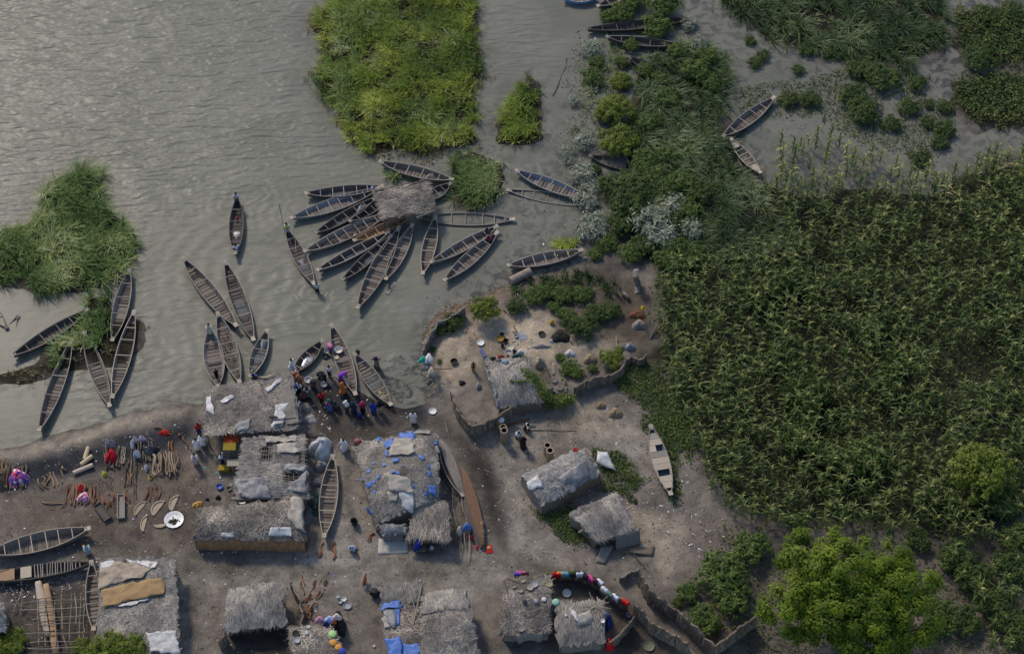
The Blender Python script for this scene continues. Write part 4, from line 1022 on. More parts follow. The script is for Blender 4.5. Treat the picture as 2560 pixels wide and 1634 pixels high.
sheet(H14, 'white_rag', 'white torn rag strip along the sacking patch', 'cloth', q, [(835, 500), (860, 500), (885, 630), (840, 600)], SHEET_W, off=.12)
sheet(H13, 'thatch_patch', 'square grey matting patch on the near edge of the cluttered roof', 'mat', q, [(345, 680), (590, 665), (590, 760), (345, 770)], MATTING, off=.1)
for k, (a, b) in enumerate((((300, 180), (500, 330)), ((440, 550), (580, 480)), ((270, 240), (300, 390)), ((500, 290), (620, 295)))):
    o = stick('roof_pole', H13.top(q, *a) + Vector((0, 0, .15)), H13.top(q, *b) + Vector((0, 0, .15)), .04, POLE_PALE if k % 2 else POLE)
    tag(o, ['long pole slanting over the far corner of the cluttered roof', 'short pole on the near half of the cluttered roof', 'pole along the lane edge of the cluttered roof', 'thin pole by the pans on the cluttered roof'][k], 'pole')
for k in range(9):
    a = random.uniform(0, 3.1); p = H14.top(q, 1030 + random.uniform(-15, 15), 480)
    d = Vector((math.cos(a), math.sin(a), 0)) * random.uniform(.7, 1.5)
    o = stick('roof_stick', p - d + Vector((0, 0, .12)), p + d + Vector((0, 0, .2)), .025, POLE_PALE); tag(o, 'stick in the star of sticks on the grey mat roof', 'stick', 'star of sticks on the grey mat roof')
# sliver of a further hut at the picture edge
HX = hut('corner of a grey hut cut by the picture edge beside the pole frame', [('T3', -260, 960, 2.0), ('T3', 70, 965, 2.0), ('T3', 80, 1270, 1.9), ('T3', -260, 1300, 1.9)], roofmat=SHEET_G, straw=STRAW_GREY, straw_n=20, group=HG, seed=23)

# ---------------------------------------------------------------- reed fences
def fence(label, v, pts, h=1.6, ztop=True, mat=None, straw=True, name='reed_fence', thick=.14, fr=26, lean=.05, cat='fence', rough=.22):
    P3 = []
    for x, y in pts:
        z = h + .3 if ztop else .3
        P3.append(np.array(at(v, x, y, z)))
    # resample to panels about two metres long
    root = thing(name, label, cat, (P3[0][0], P3[0][1], float(gz(P3[0][0], P3[0][1]))), 'reed fences of the yards')
    rr = random.Random(len(label))
    for a, b in zip(P3[:-1], P3[1:]):
        L = np.linalg.norm((b - a)[:2]); m = max(2, int(L / .3) + 1)
        t = np.linspace(-.02, 1.02, m); dirv = (b - a)[:2] / L; nr = np.array([-dirv[1], dirv[0]])
        V = []
        for k in range(m):
            p = a[:2] + (b - a)[:2] * t[k]; g = max(float(gz(p[0], p[1])), -.1) - .1
            hh = h * (1 + rr.uniform(-rough, rough) * .6)
            off = .05 * math.sin(k * 1.7 + p[0])
            for sgn in (-1, 1):
                V.append((*(p + nr * (sgn * thick / 2 + off)), g)); V.append((*(p + nr * (sgn * thick / 2 + off + lean * hh)), g + hh + .1))
        Fc = []
        for k in range(m - 1):
            o = k * 4
            Fc += [(o, o + 4, o + 5, o + 1), (o + 2, o + 3, o + 7, o + 6), (o + 1, o + 5, o + 7, o + 3)]
        Fc += [(0, 1, 3, 2), tuple((m - 1) * 4 + x for x in (0, 2, 3, 1))]
        pn = obj('reed_panel', mesh(np.array(V) - np.array(root.location), [f[::-1] for f in Fc], mat or REEDWALL), root)
        pp = a[:2] + (b - a)[:2] * .5; g = float(gz(pp[0], pp[1]))
        stick('fence_post', (a[0], a[1], g - .1), (a[0] + rr.uniform(-.1, .1), a[1], g + h * 1.12), .05, POLE, root)
        if straw:
            n = int(L * fr); tt = RNG.random(n)
            B = np.zeros((n, 3)); B[:, :2] = a[:2] + (b - a)[:2] * tt[:, None] + nr * (RNG.choice([-1, 1], n) * (thick / 2 + .02))[:, None]
            B[:, 2] = g + RNG.random(n) * h * .6
            d = np.stack([RNG.normal(0, .12, n), RNG.normal(0, .12, n), np.ones(n)], 1); d /= np.linalg.norm(d, axis=1, keepdims=True)
            Vs, Q, R = blades(B, d, RNG.uniform(.5, .9, n) * h * .75, np.full(n, .06), RNG.normal(0, .08, (n, 3)), 2, np.tile(np.array([dirv[0], dirv[1], 0.]), (n, 1)))
            obj('loose_reed', npmesh(Vs - np.array(root.location), Q, STRAW, {'rnd': R}), pn, kind='stuff')
    return root
fence('curved reed fence in front of the creeper hut', 'R4', [(395, 1090), (425, 1200), (470, 1300), (560, 1400), (680, 1400), (760, 1350), (830, 1320), (945, 1240)], 1.5)
fence('reed fence leaving the creeper hut towards the maize', 'R4', [(1520, 1060), (1600, 1010), (1720, 960), (1830, 940), (1930, 900), (1980, 850)], 1.3)
fence('bark fence along the lake side of the sandy compound', 'R4', [(140, 700), (200, 570), (280, 450), (400, 400), (520, 330)], 1.1, mat=M('bark_grey', (.21, .195, .175), (.12, .11, .10), scale=4, stretch=(4, 4, .6)), fr=12)
fence('clothes covered reed fence curving round the grey mat roof yard', 'R7', [(640, 175), (760, 158), (860, 155), (960, 190), (1060, 240), (1110, 300), (1200, 360), (1300, 420)], 1.4)
fence('dark reed fence running on from the clothes fence to the picture bottom', 'R7', [(1355, 440), (1430, 500), (1490, 590), (1600, 650), (1700, 700), (1790, 770), (1880, 880)], 1.7)
fence('reed wall joining the clothes fence yard and the grey mat roof', 'R7', [(1350, 540), (1290, 610), (1220, 690), (1150, 740)], 1.5)
fence('long dark reed fence zigzagging down to the tree', 'R7', [(1395, 165), (1480, 330), (1600, 410), (1710, 480), (1800, 570), (1920, 690), (2020, 790), (2120, 730), (2220, 650), (2380, 540)], 1.9)
fence('fallen brown reed fence beside the long dark fence', 'R7', [(1240, 215), (1330, 165), (1400, 140)], .8, mat=MATTING)
fence('reed fence on the lane side of the red log heap', 'R6', [(735, 280), (800, 420), (830, 560), (815, 640)], 1.3)
fence('low reed fence at the field end of the compound', 'T6', [(420, 1240), (480, 1200), (540, 1240), (610, 1240), (660, 1190)], 1.0)
fence('thin reed screen behind the dark yard at the picture bottom', 'R6', [(105, 800), (150, 740), (150, 700)], 1.4)
# ---------------------------------------------------------------- firewood, mats, basins and other goods
ENAMEL = M('enamel_white', (.62, .62, .60), (.50, .50, .49), scale=4, rough=.35, bump=.05, spec=.5)
STEEL = M('pot_grey', (.30, .31, .33), (.19, .20, .21), scale=5, rough=.4, bump=.1, spec=.5)
BLACKP = M('pot_black', (.022, .021, .021), (.012, .012, .012), scale=5, rough=.7)
YELLOW = M('plastic_yellow', (.62, .40, .02), (.48, .29, .015), scale=4, rough=.5, bump=.05)
BLUEP = M('plastic_blue', (.04, .10, .42), (.03, .07, .30), scale=4, rough=.45, bump=.05)
BASKET = M('basket_cane', (.370, .300, .195), (.195, .150, .092), scale=9, stretch=(1, 1, 5), rough=.85, bump=.6)
CLAY = M('clay', (.23, .20, .175), (.15, .125, .105), scale=4)
DARKIN = M('dark_contents', (.05, .04, .03), (.02, .018, .014), scale=8)
def basin(label, v, x, y, r=.3, h=.16, mat=None, inside=None, cat='basin', dz=0, name='basin', pos=None):
    mat = mat or ENAMEL
    p = pos if pos is not None else gnd(v, x, y, dz)
    me = lathe([(r * .65, 0), (r, h), (r * 1.06, h), (r * .95, h * .9), (r * .6, h * .25)], mat, 16, inside, 2 if inside else None)
    return single(name, me, label, cat, p)
def log(v, a, b, r, mat, label, group, za=.08, zb=.08, kind=None, cat='log', name='log'):
    A = gnd(v, *a); B = gnd(v, *b)
    o = stick(name, (A.x, A.y, A.z + za), (B.x, B.y, B.z + zb), r, mat, None, kind if kind is not None else random.randint(1, 5))
    return tag(o, label, cat, group)
def rowlogs(v, pts, mat, label, group, r=.07, n=1, jit=6):
    for (x0, y0, x1, y1) in pts:
        for k in range(n):
            j = lambda s=jit: random.uniform(-s, s)
            log(v, (x0 + j(), y0 + j()), (x1 + j(), y1 + j()), r * random.uniform(.75, 1.2), mat, label, group)
rl = random.uniform
# log rows of the wood market
rowlogs('T2', [(320, 1080, 230, 1290), (335, 1150, 385, 1300), (380, 1230, 440, 1350), (480, 1110, 500, 1310), (540, 1100, 570, 1330), (600, 1090, 690, 1250), (650, 1160, 690, 1290), (720, 1110, 770, 1270), (780, 1040, 830, 1250), (740, 1050, 800, 1290)],
        LOGRED, 'reddish log in the long row behind the half round boards', 'red logs behind the half round boards', .08)
rowlogs('T2', [(1135, 985, 1080, 1220), (1215, 985, 1150, 1230), (1290, 1000, 1255, 1225), (1340, 980, 1290, 1200)], LOGRED, 'reddish log in the row of four above the half round boards', 'row of four red logs', .09)
rowlogs('T2', [(890, 980, 900, 1220), (930, 960, 950, 1180)], POLE, 'dark pole between the log rows', 'pair of dark poles', .06)
for k in range(24):
    x = 1235 + (k % 12) * 34 + rl(-8, 8); lift = .1 + .22 * (k // 12) + rl(0, .1)
    log('T2', (x, 440 + rl(-25, 40)), (x + 25 + rl(-15, 30), 790 + rl(-40, 40)), rl(.06, .10), LOGTAN if k % 3 else POLE_PALE, 'split log in the big firewood heap beside the shed', 'big firewood heap', lift, lift)
rowlogs('T2', [(1500, 225, 1490, 420), (1530, 225, 1530, 440), (1550, 215, 1560, 400)], LOGRED, 'upright red log behind the big firewood heap', 'three red logs behind the firewood heap', .08)
for k in range(9):
    log('T2', (800 + k * 14, 560 + rl(-30, 60)), (750 + k * 26 + rl(-30, 30), 880 + rl(-40, 120)), rl(.05, .09), LOGTAN if k % 2 else POLE, 'crooked log in the tangled heap near the middle of the wood market', 'tangled log heap', .1 + rl(0, .3), .1)
for k in range(15):
    x = rl(200, 520); y = rl(740, 950)
    log('T2', (x, y), (x + rl(-40, 130), y + rl(20, 140)), .03, POLE, 'thin twig in the brushwood heap under the yellow bag', 'brushwood heap', .1 + rl(0, .3), .1 + rl(0, .2))
rowlogs('R1', [(255, 385, 285, 460), (285, 375, 300, 440), (310, 355, 320, 450), (330, 345, 355, 440), (350, 340, 380, 430), (400, 330, 405, 410), (415, 300, 440, 330)], LOGTAN, 'short tan log standing in the row by the flower cloth', 'short tan logs', .09, 1, 3)
for k in range(13):
    x = 450 + k * 14
    log('R1', (x, 440 + rl(-10, 10)), (x - 12 + rl(-10, 22), 550 + rl(-12, 20)), rl(.07, .1), LOGTAN if k % 3 else LOGRED, 'log in the pile under the pink chequered cloth', 'logs under the pink cloth', .1 + rl(0, .25), .1)
rowlogs('R1', [(275, 548, 420, 555), (340, 590, 420, 570)], LOGTAN, 'forked branch sticking out of the pink cloth log pile', 'forked branches', .08)
for k in range(6): log('R1', (785 + k * 8, 180 + rl(-10, 10)), (800 + k * 4, 290 + rl(-12, 12)), .06, POLE_PALE, 'pale stake in the bundle beside the dark red cloth', 'pale stakes by the red cloth', .2, .1)
for k in range(12): log('R1', (690 + k * 9, 190 + rl(-8, 8)), (690 + k * 9 + rl(-8, 8), 320 + rl(-14, 14)), rl(.06, .1), POLE, 'dark log in the stack under the dark red cloth', 'logs under the red cloth', .12 + rl(0, .3), .1 + rl(0, .2))
for k in range(10): log('R1', (870 + k * 14, 150 + rl(-8, 8)), (875 + k * 14 + rl(-8, 8), 270 + rl(-14, 14)), rl(.06, .1), POLE, 'dark log in the stack under the black plastic', 'logs under the black plastic', .12 + rl(0, .3), .1 + rl(0, .2))
for k in range(12): log('R1', (60 + k * 11, 310 + rl(-8, 8)), (55 + k * 11 + rl(-8, 8), 450 + rl(-10, 10)), rl(.06, .1), POLE, 'dark log in the stack under the flower patterned cloth', 'logs under the flower cloth', .12 + rl(0, .25), .1 + rl(0, .2))
for k in range(10): log('R1', (-30 + k * 8, 270 + rl(-8, 8)), (-35 + k * 8 + rl(-8, 8), 440 + rl(-10, 10)), rl(.06, .1), LOGTAN, 'brown log in the heap cut by the picture edge', 'logs at the picture edge', .1 + rl(0, .3), .1 + rl(0, .2))
rowlogs('R2', [(985, 1370, 975, 1510), (1090, 1410, 1050, 1510), (1165, 1410, 1160, 1530), (1465, 1345, 1415, 1395)], LOGRED, 'split red log lying in the lane by the long mud walled hut', 'red logs in the lane', .10, 2)
rowlogs('R2', [(1325, 1440, 1335, 1500), (1350, 1450, 1345, 1530)], LOGRED, 'red pole at the feet of the man in light blue', 'red poles by the light blue man', .05)
rowlogs('R6', [(835, 215, 860, 300), (830, 260, 850, 370), (940, 240, 945, 310), (945, 300, 910, 400), (1000, 240, 990, 340), (1045, 250, 1030, 330), (1030, 330, 960, 410), (990, 340, 950, 400), (910, 370, 840, 450), (890, 400, 850, 440), (930, 410, 860, 445), (960, 450, 910, 490)], LOGRED, 'crooked red branch in the spread heap beside the small straw roof', 'spread red branches', .075)
rowlogs('R6', [(860, 470, 870, 590), (890, 470, 905, 580), (910, 480, 930, 600), (880, 540, 895, 590)], LOGRED, 'red log in the tied stack beside the small straw roof', 'tied red logs', .10)
rowlogs('R4', [(1495, 600, 1555, 612), (1475, 635, 1505, 665), (1535, 620, 1545, 665), (870, 340, 910, 390), (600, 560, 625, 620), (965, 490, 985, 540), (950, 540, 975, 560)], LOGTAN, 'short log lying on the sand of the compound', 'logs in the compound', .06, 1, 2)
rowlogs('T2', [(1240, 10, 1400, 60), (1390, 30, 1540, 110), (1600, 90, 1690, 130), (1710, 150, 1800, 300), (1810, 330, 1850, 370)], LOGRED, 'red painted boat timber lying by the black mud', 'red timbers by the mud', .10)
for k in range(20):
    x = 1070 + rl(0, 240) * .9; y = 760 + rl(0, 480)
    log('R3', (x, y), (x + rl(-30, 120), y + rl(120, 300)), rl(.03, .05), POLE_PALE if k % 3 == 0 else POLE, 'long stick in the heap between the lean-to and the tipped canoes', 'stick heap by the lean-to', .3 + rl(0, .7), .1 + rl(0, .3))
for k in range(16):
    t = rl(-.6, .75)
    p0 = inboat(40, t, rl(-.4, .4), .25 + rl(0, .2)); p1 = inboat(40, t + rl(.15, .4), rl(-.4, .4), .25 + rl(0, .2))
    tag(stick('branch', p0, p1, .035, LOGTAN if k % 2 else POLE, None, random.randint(1, 5)), 'branch in the load of the brushwood canoe', 'branch', 'brushwood load')
# pole frame (old hut skeleton) beside the rubbish
r = thing('pole_frame', 'grey lattice of poles left from a hut near the picture corner', 'frame', gnd('T3', 600, 1200))
for (x0, y0, x1, y1) in [(440, 900, 440, 1430), (705, 850, 715, 1250), (820, 845, 800, 1380), (860, 840, 870, 1200), (930, 830, 910, 1390), (955, 880, 975, 1280), (520, 900, 520, 1440), (715, 1300, 780, 1480), (975, 1240, 950, 1370), (630, 930, 640, 1440)]:
    stick('upright_pole', at('T3', x0, y0, 1.0), at('T3', x1, y1, 1.0), .045, POLE_PALE, r, random.randint(1, 2))
for k in range(15):
    y = 850 + k * 46
    x0 = 220 + rl(0, 200); x1 = 985 + rl(-40, 20)
    stick('cross_pole', at('T3', x0, y + rl(20, 70), 1.06), at('T3', x1, y + rl(-20, 20), 1.06), .035, POLE_PALE if k % 2 else POLE, r, random.randint(1, 2))
for k, (a, b, w, m_, l) in enumerate((((440, 710), (560, 1330), .33, W_PALE, 'long pale dugout half under the pole frame'), ((530, 740), (650, 1537), .30, W_TAN, 'long tan plank under the pole frame beside the dugout'))):
    A = at('T3', *a, .7); B = at('T3', *b, .7)
    d = B - A; n = 14; V = []; Fc = []
    side = Vector((-d.y, d.x, 0)).normalized()
    for i in range(n):
        t = i / (n - 1); c_ = A + d * t; ww = w * (.7 + .6 * math.sin(t * 2.6 + .2))
        for s, z in ((-1, .05), (-.7, .22), (.7, .22), (1, .05), (.6, -.12), (-.6, -.12)):
            V.append(c_ + side * (ww * s) + Vector((0, 0, z)))
    for i in range(n - 1):
        for s in range(6): Fc.append((i * 6 + s, i * 6 + (s + 1) % 6, (i + 1) * 6 + (s + 1) % 6, (i + 1) * 6 + s))
    Fc += [tuple(range(6))[::-1], tuple((n - 1) * 6 + s for s in range(6))]
    o = (A + B) / 2
    single('dugout' if k == 0 else 'timber_plank', mesh([v - o for v in V], Fc, m_, True), l, 'dugout' if k == 0 else 'plank', o)
for x, y, x2, y2 in ((275, 840, 170, 1075), (285, 910, 235, 1080), (200, 930, 260, 1060)): log('T3', (x, y), (x2, y2), .06, POLE_PALE, 'grey pole leaning in the rubbish beside the pole frame', 'poles in the rubbish', .9, .2)
# half round boards and the white tray
def halfround(label, v, a, b, out):
    """half disc with a raised rim: a-b is the straight edge, out a point on the bow of it"""
    A = gnd(v, *a); B = gnd(v, *b); O = gnd(v, *out)
    mid = (A + B) / 2; R = (B - A).length / 2; X = (B - A).normalized(); Y = (O - mid); dep = Y.dot(Vector((-X.y, X.x, 0))); Yd = Vector((-X.y, X.x, 0)) * (1 if dep > 0 else -1); dep = abs(dep)
    n = 12; V = []; Fc = []
    for i in range(n + 1):
        t = math.pi * i / n
        p = X * (R * math.cos(t)) + Yd * (dep * math.sin(t))
        V += [p, p + Vector((0, 0, .13)), p * .86 + Vector((0, 0, .13)), p * .84 + Vector((0, 0, .05))]
    for i in range(n):
        for k in range(3): Fc.append((i * 4 + k, i * 4 + k + 1, i * 4 + 5 + k, i * 4 + 4 + k))
    Fc.append(tuple(i * 4 + 3 for i in range(n + 1))); Fc.append(tuple(i * 4 for i in range(n + 1))[::-1])
    single('half_round_board', mesh(V, Fc, M('calabash', (.40, .325, .235), (.27, .21, .15), scale=4)), label, 'board', mid + Vector((0, 0, .02)), 'half round boards')
halfround('half round board beside the dark trough', 'T2', (1120, 1235), (930, 1470), (960, 1290))
halfround('middle half round board of the upper three', 'T2', (1425, 1225), (1235, 1475), (1230, 1280))
halfround('half round board with a pointed top beside the white tray', 'T2', (1655, 1130), (1545, 1390), (1500, 1230))
halfround('narrow pale half round board below the others', 'R1', (972, 628), (945, 735), (925, 680))
halfround('flat half round board leaning on the white tray', 'R1', (1010, 690), (1095, 680), (1050, 710))
basin('large white tray with dark fish in it beside the half round boards', 'R1', 1145, 655, .80, .10, ENAMEL, None, 'tray', name='tray')
p = gnd('R1', 1140, 668); V, Q, R = leaves(np.array(p) + np.c_[RNG.normal(0, .2, 60), RNG.normal(0, .16, 60), RNG.uniform(.06, .13, 60)], np.tile([0, 0, 1.], (60, 1)), np.full(60, .22)); tag(obj('fish', npmesh(V, Q, DARKIN, {'rnd': R})), 'heap of small dark fish drying on the white tray', 'fish', kind='stuff')
# long trough and stool of the log rows
for l, a, b, w, m_ in (('dark trough lying beside the log rows with a white rag in it', (640, 560), (715, 660), .35, W_DARK), ('grey slatted stretcher between the red logs and half round boards', (800, 495), (800, 655), .3, W_RAIL)):
    A = gnd('R1', *a, .15); B = gnd('R1', *b, .15); d = B - A
    r = thing('trough' if 'trough' in l else 'stretcher', l, 'trough' if 'trough' in l else 'stretcher', (A + B) / 2, None, (0, 0, math.atan2(d.y, d.x)))
    obj('base_board', unit_box(m_), r, (0, 0, 0), None, (d.length, w * 2, .05))
    for s in (-1, 1): obj('side_board', unit_box(m_), r, (0, s * w, .12), None, (d.length * 1.04, .05, .22))
    for s in (-1, 1): obj('end_board', unit_box(m_), r, (s * d.length * .48, 0, .10), None, (.05, w * 1.9, .16))
# rolled mats
ROLL = M('rolled_mat', (.520, .420, .270), (.390, .305, .190), scale=6, stretch=(1, 1, 6), rough=.8)
for a, b, l, m_ in (((560, 265), (585, 190), 'steep rolled mat, highest of the three by the mud', ROLL), ((535, 300), (612, 245), 'rolled mat lying over the flower wrapped one', ROLL), ((485, 355), (615, 305), 'rolled mat wrapped in pink and white cloth', M('roll_pink', (.55, .40, .38), (.40, .34, .22), scale=2.5))):
    A = gnd('R1', *a); B = gnd('R1', *b); d = B - A
    me = lathe([(.02, 0), (.16, 0), (.17, .02), (.17, .98), (.16, 1), (.03, 1)], m_, 14)
    o = single('rolled_mat', me, l, 'mat', A + Vector((0, 0, .2)), 'rolled mats'); o.rotation_euler = (d + Vector((0, 0, .1))).to_track_quat('Z', 'Y').to_euler(); o.scale = (1.15, 1.15, d.length)
# cloths over the wood piles: draped heaps
def heap(name, label, cat, v, cx, cy, rx, ry, h, mat, seed=1, dz=0, wr=.12, group=None, skirt=True):
    p = gnd(v, cx, cy, dz); n = 18; m = 7; V = []; Fc = []
    for j in range(m):
        f = j / (m - 1)
        for i in range(n):
            a = 2 * math.pi * i / n
            rr = 1 + .16 * math.sin(3 * a + seed) + .09 * math.sin(5 * a + seed * 2.1)
            z = h * (1 - f ** 2.6) * (1 + wr * math.sin(4 * a + seed + 5 * f)) 
            V.append((rx * rr * f * math.cos(a), ry * rr * f * math.sin(a), max(z, -.02) if j < m - 1 else -.03 + .05 * math.sin(a * 6)))
    for j in range(m - 1):
        for i in range(n): Fc.append((j * n + i, (j + 1) * n + i, (j + 1) * n + (i + 1) % n, j * n + (i + 1) % n))
    return single(name, mesh(V, Fc, mat, True), label, cat, p, group)
def pattern(name, cols, scale):
    if name in MATS: return MATS[name]
    m, nt, p = _base(name)
    tc = N(nt, 'ShaderNodeTexCoord'); vo = N(nt, 'ShaderNodeTexVoronoi', Scale=scale); nt.links.new(tc.outputs['Object'], vo.inputs['Vector'])
    sp = N(nt, 'ShaderNodeSeparateColor'); nt.links.new(vo.outputs['Color'], sp.inputs[0])
    r_ = nt.nodes.new('ShaderNodeValToRGB'); r_.color_ramp.interpolation = 'CONSTANT'
    e = r_.color_ramp.elements
    while len(e) < len(cols): e.new(.5)
    for i, c_ in enumerate(cols): e[i].position = i / len(cols); e[i].color = (*c_, 1)
    nt.links.new(sp.outputs[0], r_.inputs[0]); nt.links.new(r_.outputs[0], p.inputs['Base Color']); p.inputs['Roughness'].default_value = .9
    MATS[name] = m; return m
FLOWER = pattern('flower_print', [(.05, .04, .22), (.45, .05, .16), (.05, .04, .22), (.6, .5, .5), (.35, .03, .10)], 5)
CHECK = pattern('pink_check', [(.62, .20, .30), (.70, .55, .58), (.55, .06, .16)], 9)
heap('patterned_cloth', 'blue and red flower patterned cloth over a wood stack near the picture edge', 'cloth', 'R1', 120, 385, .95, .95, .75, FLOWER, 2)
heap('brown_heap', 'brown heap cut by the picture edge beside the flower cloth', 'heap', 'R1', 5, 390, .8, 1.2, .8, M('heap_brown', (.16, .10, .06), (.05, .035, .025), scale=6, bump=1), 5)
heap('red_cloth', 'dark red cloth over a wood stack at the black mud', 'cloth', 'R1', 735, 250, .62, .85, .75, cloth((.32, .012, .02)), 3)
heap('grey_cloth', 'grey and white cloth peak above the dark red cloth', 'cloth', 'R1', 735, 175, .45, .5, .9, SHEET_G, 4)
heap('white_cloth', 'white cloth at the side of the grey peak', 'cloth', 'R1', 708, 165, .2, .45, .85, SHEET_W, 7)
heap('black_plastic', 'shiny black plastic over a wood stack beside the pink bags', 'plastic', 'R1', 985, 205, .75, .65, .7, M('black_plastic', (.035, .038, .04), (.015, .015, .016), scale=3, rough=.3, spec=.6), 6)
heap('pink_bag', 'lilac bag on the far end of the black plastic stack', 'bag', 'R1', 940, 140, .42, .2, .9, cloth((.62, .50, .58)), 2)
heap('pink_bag', 'pinkish white bag beside the lilac bag', 'bag', 'R1', 893, 145, .28, .3, .9, cloth((.60, .46, .48)), 3)
heap('white_bundle', 'white head bundle in the middle of the stacks near black plastic', 'bundle', 'R1', 905, 235, .36, .3, .85, cloth((.66, .63, .66)), 4)
heap('white_sack', 'upright white sack near the pink bags', 'sack', 'R1', 875, 175, .18, .4, .9, cloth((.62, .62, .6)), 5)
heap('white_cloth', 'lilac white wrap beside the big firewood heap', 'cloth', 'R1', 963, 318, .16, .32, .5, cloth((.60, .56, .66)), 6)
heap('yellow_bundle', 'small yellow and black bundle at the foot of the big firewood heap', 'bundle', 'R1', 990, 380, .26, .28, .3, pattern('yellow_black', [(.5, .30, .02), (.03, .03, .03), (.6, .45, .1), (.25, .03, .02)], 8), 7)
heap('yellow_bag', 'yellow bag on the brushwood heap', 'bag', 'R1', 688, 358, .24, .26, .4, cloth((.60, .56, .06)), 8)
heap('red_cloth', 'bright red cloth on top of the pink cloth log pile', 'cloth', 'R1', 537, 455, .34, .34, .7, cloth((.62, .03, .03)), 9)
heap('pink_cloth', 'pink chequered cloth over the log pile', 'cloth', 'R1', 553, 515, .62, .55, .6, CHECK, 10)
heap('orange_cloth', 'orange and yellow cloth at the corner of the long mud walled hut', 'cloth', 'R1', 1305, 560, .45, .35, .45, pattern('orange_cloth', [(.62, .24, .03), (.66, .42, .10), (.55, .16, .03)], 4), 11)
heap('black_bundle', 'black bundle beside the orange cloth', 'bundle', 'R1', 1435, 510, .26, .24, .25, BLACKP, 3)
heap('dark_bundle', 'small dark bundle left of the black bundle', 'bundle', 'R1', 1362, 520, .2, .16, .2, M('bundle_dark', (.06, .055, .05), scale=5), 3)
heap('red_rag', 'scarlet painted bundle lying by the black mud', 'cloth', 'R1', 1085, 85, .5, .3, .3, cloth((.45, .03, .02)), 5)
basin('blue plastic basin lying open near the ragged shed', 'R1', 1445, 442, .28, .2, BLUEP, BLUEP)
basin('purple basin at the foot of the ragged shed', 'R2', 522, 1040, .24, .18, M('plastic_purple', (.16, .08, .45)), None)
for x, y, l, m_, s in ((395, 1012, 'tan bowl by the ragged shed wall', CLAY, .22), (405, 985, 'white can by the ragged shed wall', ENAMEL, .14), (440, 1068, 'dark red tin by the ragged shed wall', cloth((.3, .02, .02)), .2), (555, 1045, 'pale jug beside the purple basin', STEEL, .14)):
    basin(l, 'R2', x, y, s, .2, m_, None, 'bowl', name='bowl')
# stall at the shed: table, yellow box, green awning
r = thing('stall_table', 'pale stall table in front of the man in a white shirt', 'table', gnd('R2', 430, 850))
obj('table_top', unit_box(SHEET_BE), r, (0, 0, .75), (0, 0, .05), (1.1, .7, .05))
for sx in (-1, 1):
    for sy in (-1, 1): stick('leg', r.location + Vector((sx * .45, sy * .28, 0)), r.location + Vector((sx * .45, sy * .28, .74)), .035, POLE, r)
r = thing('yellow_crate', 'mustard yellow crate on the ground by the stall table', 'crate', gnd('R2', 360, 872))
YB = M('crate_mustard', (.30, .22, .025), (.20, .14, .02), scale=4)
obj('crate_body', unit_box(YB), r, (0, 0, .22), (0, 0, .05), (.95, .5, .44))
obj('crate_lid', unit_box(YB), r, (0, 0, .46), (0, 0, .05), (1.0, .54, .04))
r = thing('awning', 'mustard and red cloth awning under the ragged shed edge', 'awning', gnd('R2', 420, 720))
for i, (m_, x, w_) in enumerate(((YB, -.1, 1.1), (cloth((.32, .05, .02)), .1, 1.3), (cloth((.05, .16, .16)), .9, .8))):
    obj('awning_panel', unit_box(m_), r, (x * .6, -.6 + i * .75, 1.5 + i * .1), (.12, 0, .08 * i), (w_, .8, .03))
    stick('awning_pole', r.location + Vector((x * .6, -.6 + i * .75, 0)), r.location + Vector((x * .6, -.6 + i * .75, 1.5)), .035, POLE, r)
for x, y, l in ((1350, 312, 'turquoise scrap by the stall'), (1430, 350, 'green blue scrap beside the mustard crate')): heap('plastic_scrap', l, 'scrap', 'R1', x, y, .18, .07, .05, cloth((.06, .42, .42)), 2)
# the beach: basins and bundles
for a in (('white basin nearest the girl in the grey scarf', 500, 640, .33), ('pale basin on the mud by the man in tan', 775, 725, .27), ('shiny basin held by the kneeling woman at the shed', 425, 930, .27), ('small white bowl floating beside the woman in pink', 823, 172, .2)):
    basin(a[0], 'T1', a[1], a[2], a[3], .2, ENAMEL, STEEL, dz=.02 if a[3] > .2 else .25)
basin('blue basin with goods beside the bending person in black', 'T1', 715, 555, .38, .22, M('plastic_bluegreen', (.05, .16, .26)), DARKIN)
basin('dark basin in the shallow water beside the small bowl', 'T1', 795, 220, .28, .15, BLACKP, None, dz=.02)
p = inboat(43, -.35, -.1, .1); single('basin', lathe([(.26, 0), (.38, .3), (.40, .3), (.36, .27), (.25, .05)], ENAMEL, 16), 'deep white basin standing in the canoe among the shoppers', 'basin', p)
p = inboat(43, -.12, -.5, .5); single('bowl', lathe([(.1, 0), (.2, .08), (.21, .1), (.18, .08), (.08, .03)], M('bowl_cream', (.55, .45, .28)), 14), 'small cream bowl on the rim of the canoe among the shoppers', 'bowl', p)
heap('plastic_sheet', 'blue grey plastic sheet crumpled on the mud beside the market shed', 'plastic', 'R2', 985, 500, .75, .55, .25, SHEET_G, 4)
heap('rubbish_bag', 'pale rubbish heap behind the blue grey plastic at the shed', 'bag', 'R2', 955, 410, .6, .5, .4, M('rubbish_pale', (.34, .30, .26), (.09, .08, .07), scale=6, bump=1), 4)
heap('dark_board', 'dark board lying at the corner of the market shed', 'board', 'R2', 1000, 612, 1.1, .35, .2, W_DARK, 4)
heap('plastic_tent', 'big clear plastic bale between the ragged shed and the lane', 'bale', 'R2', 1070, 730, 1.05, 1.25, 1.5, SHEET_W, 5)
heap('plastic_bale', 'lower grey part of the plastic bale beside the dry canoe', 'bale', 'R2', 1075, 845, .75, .6, .6, SHEET_G, 8)
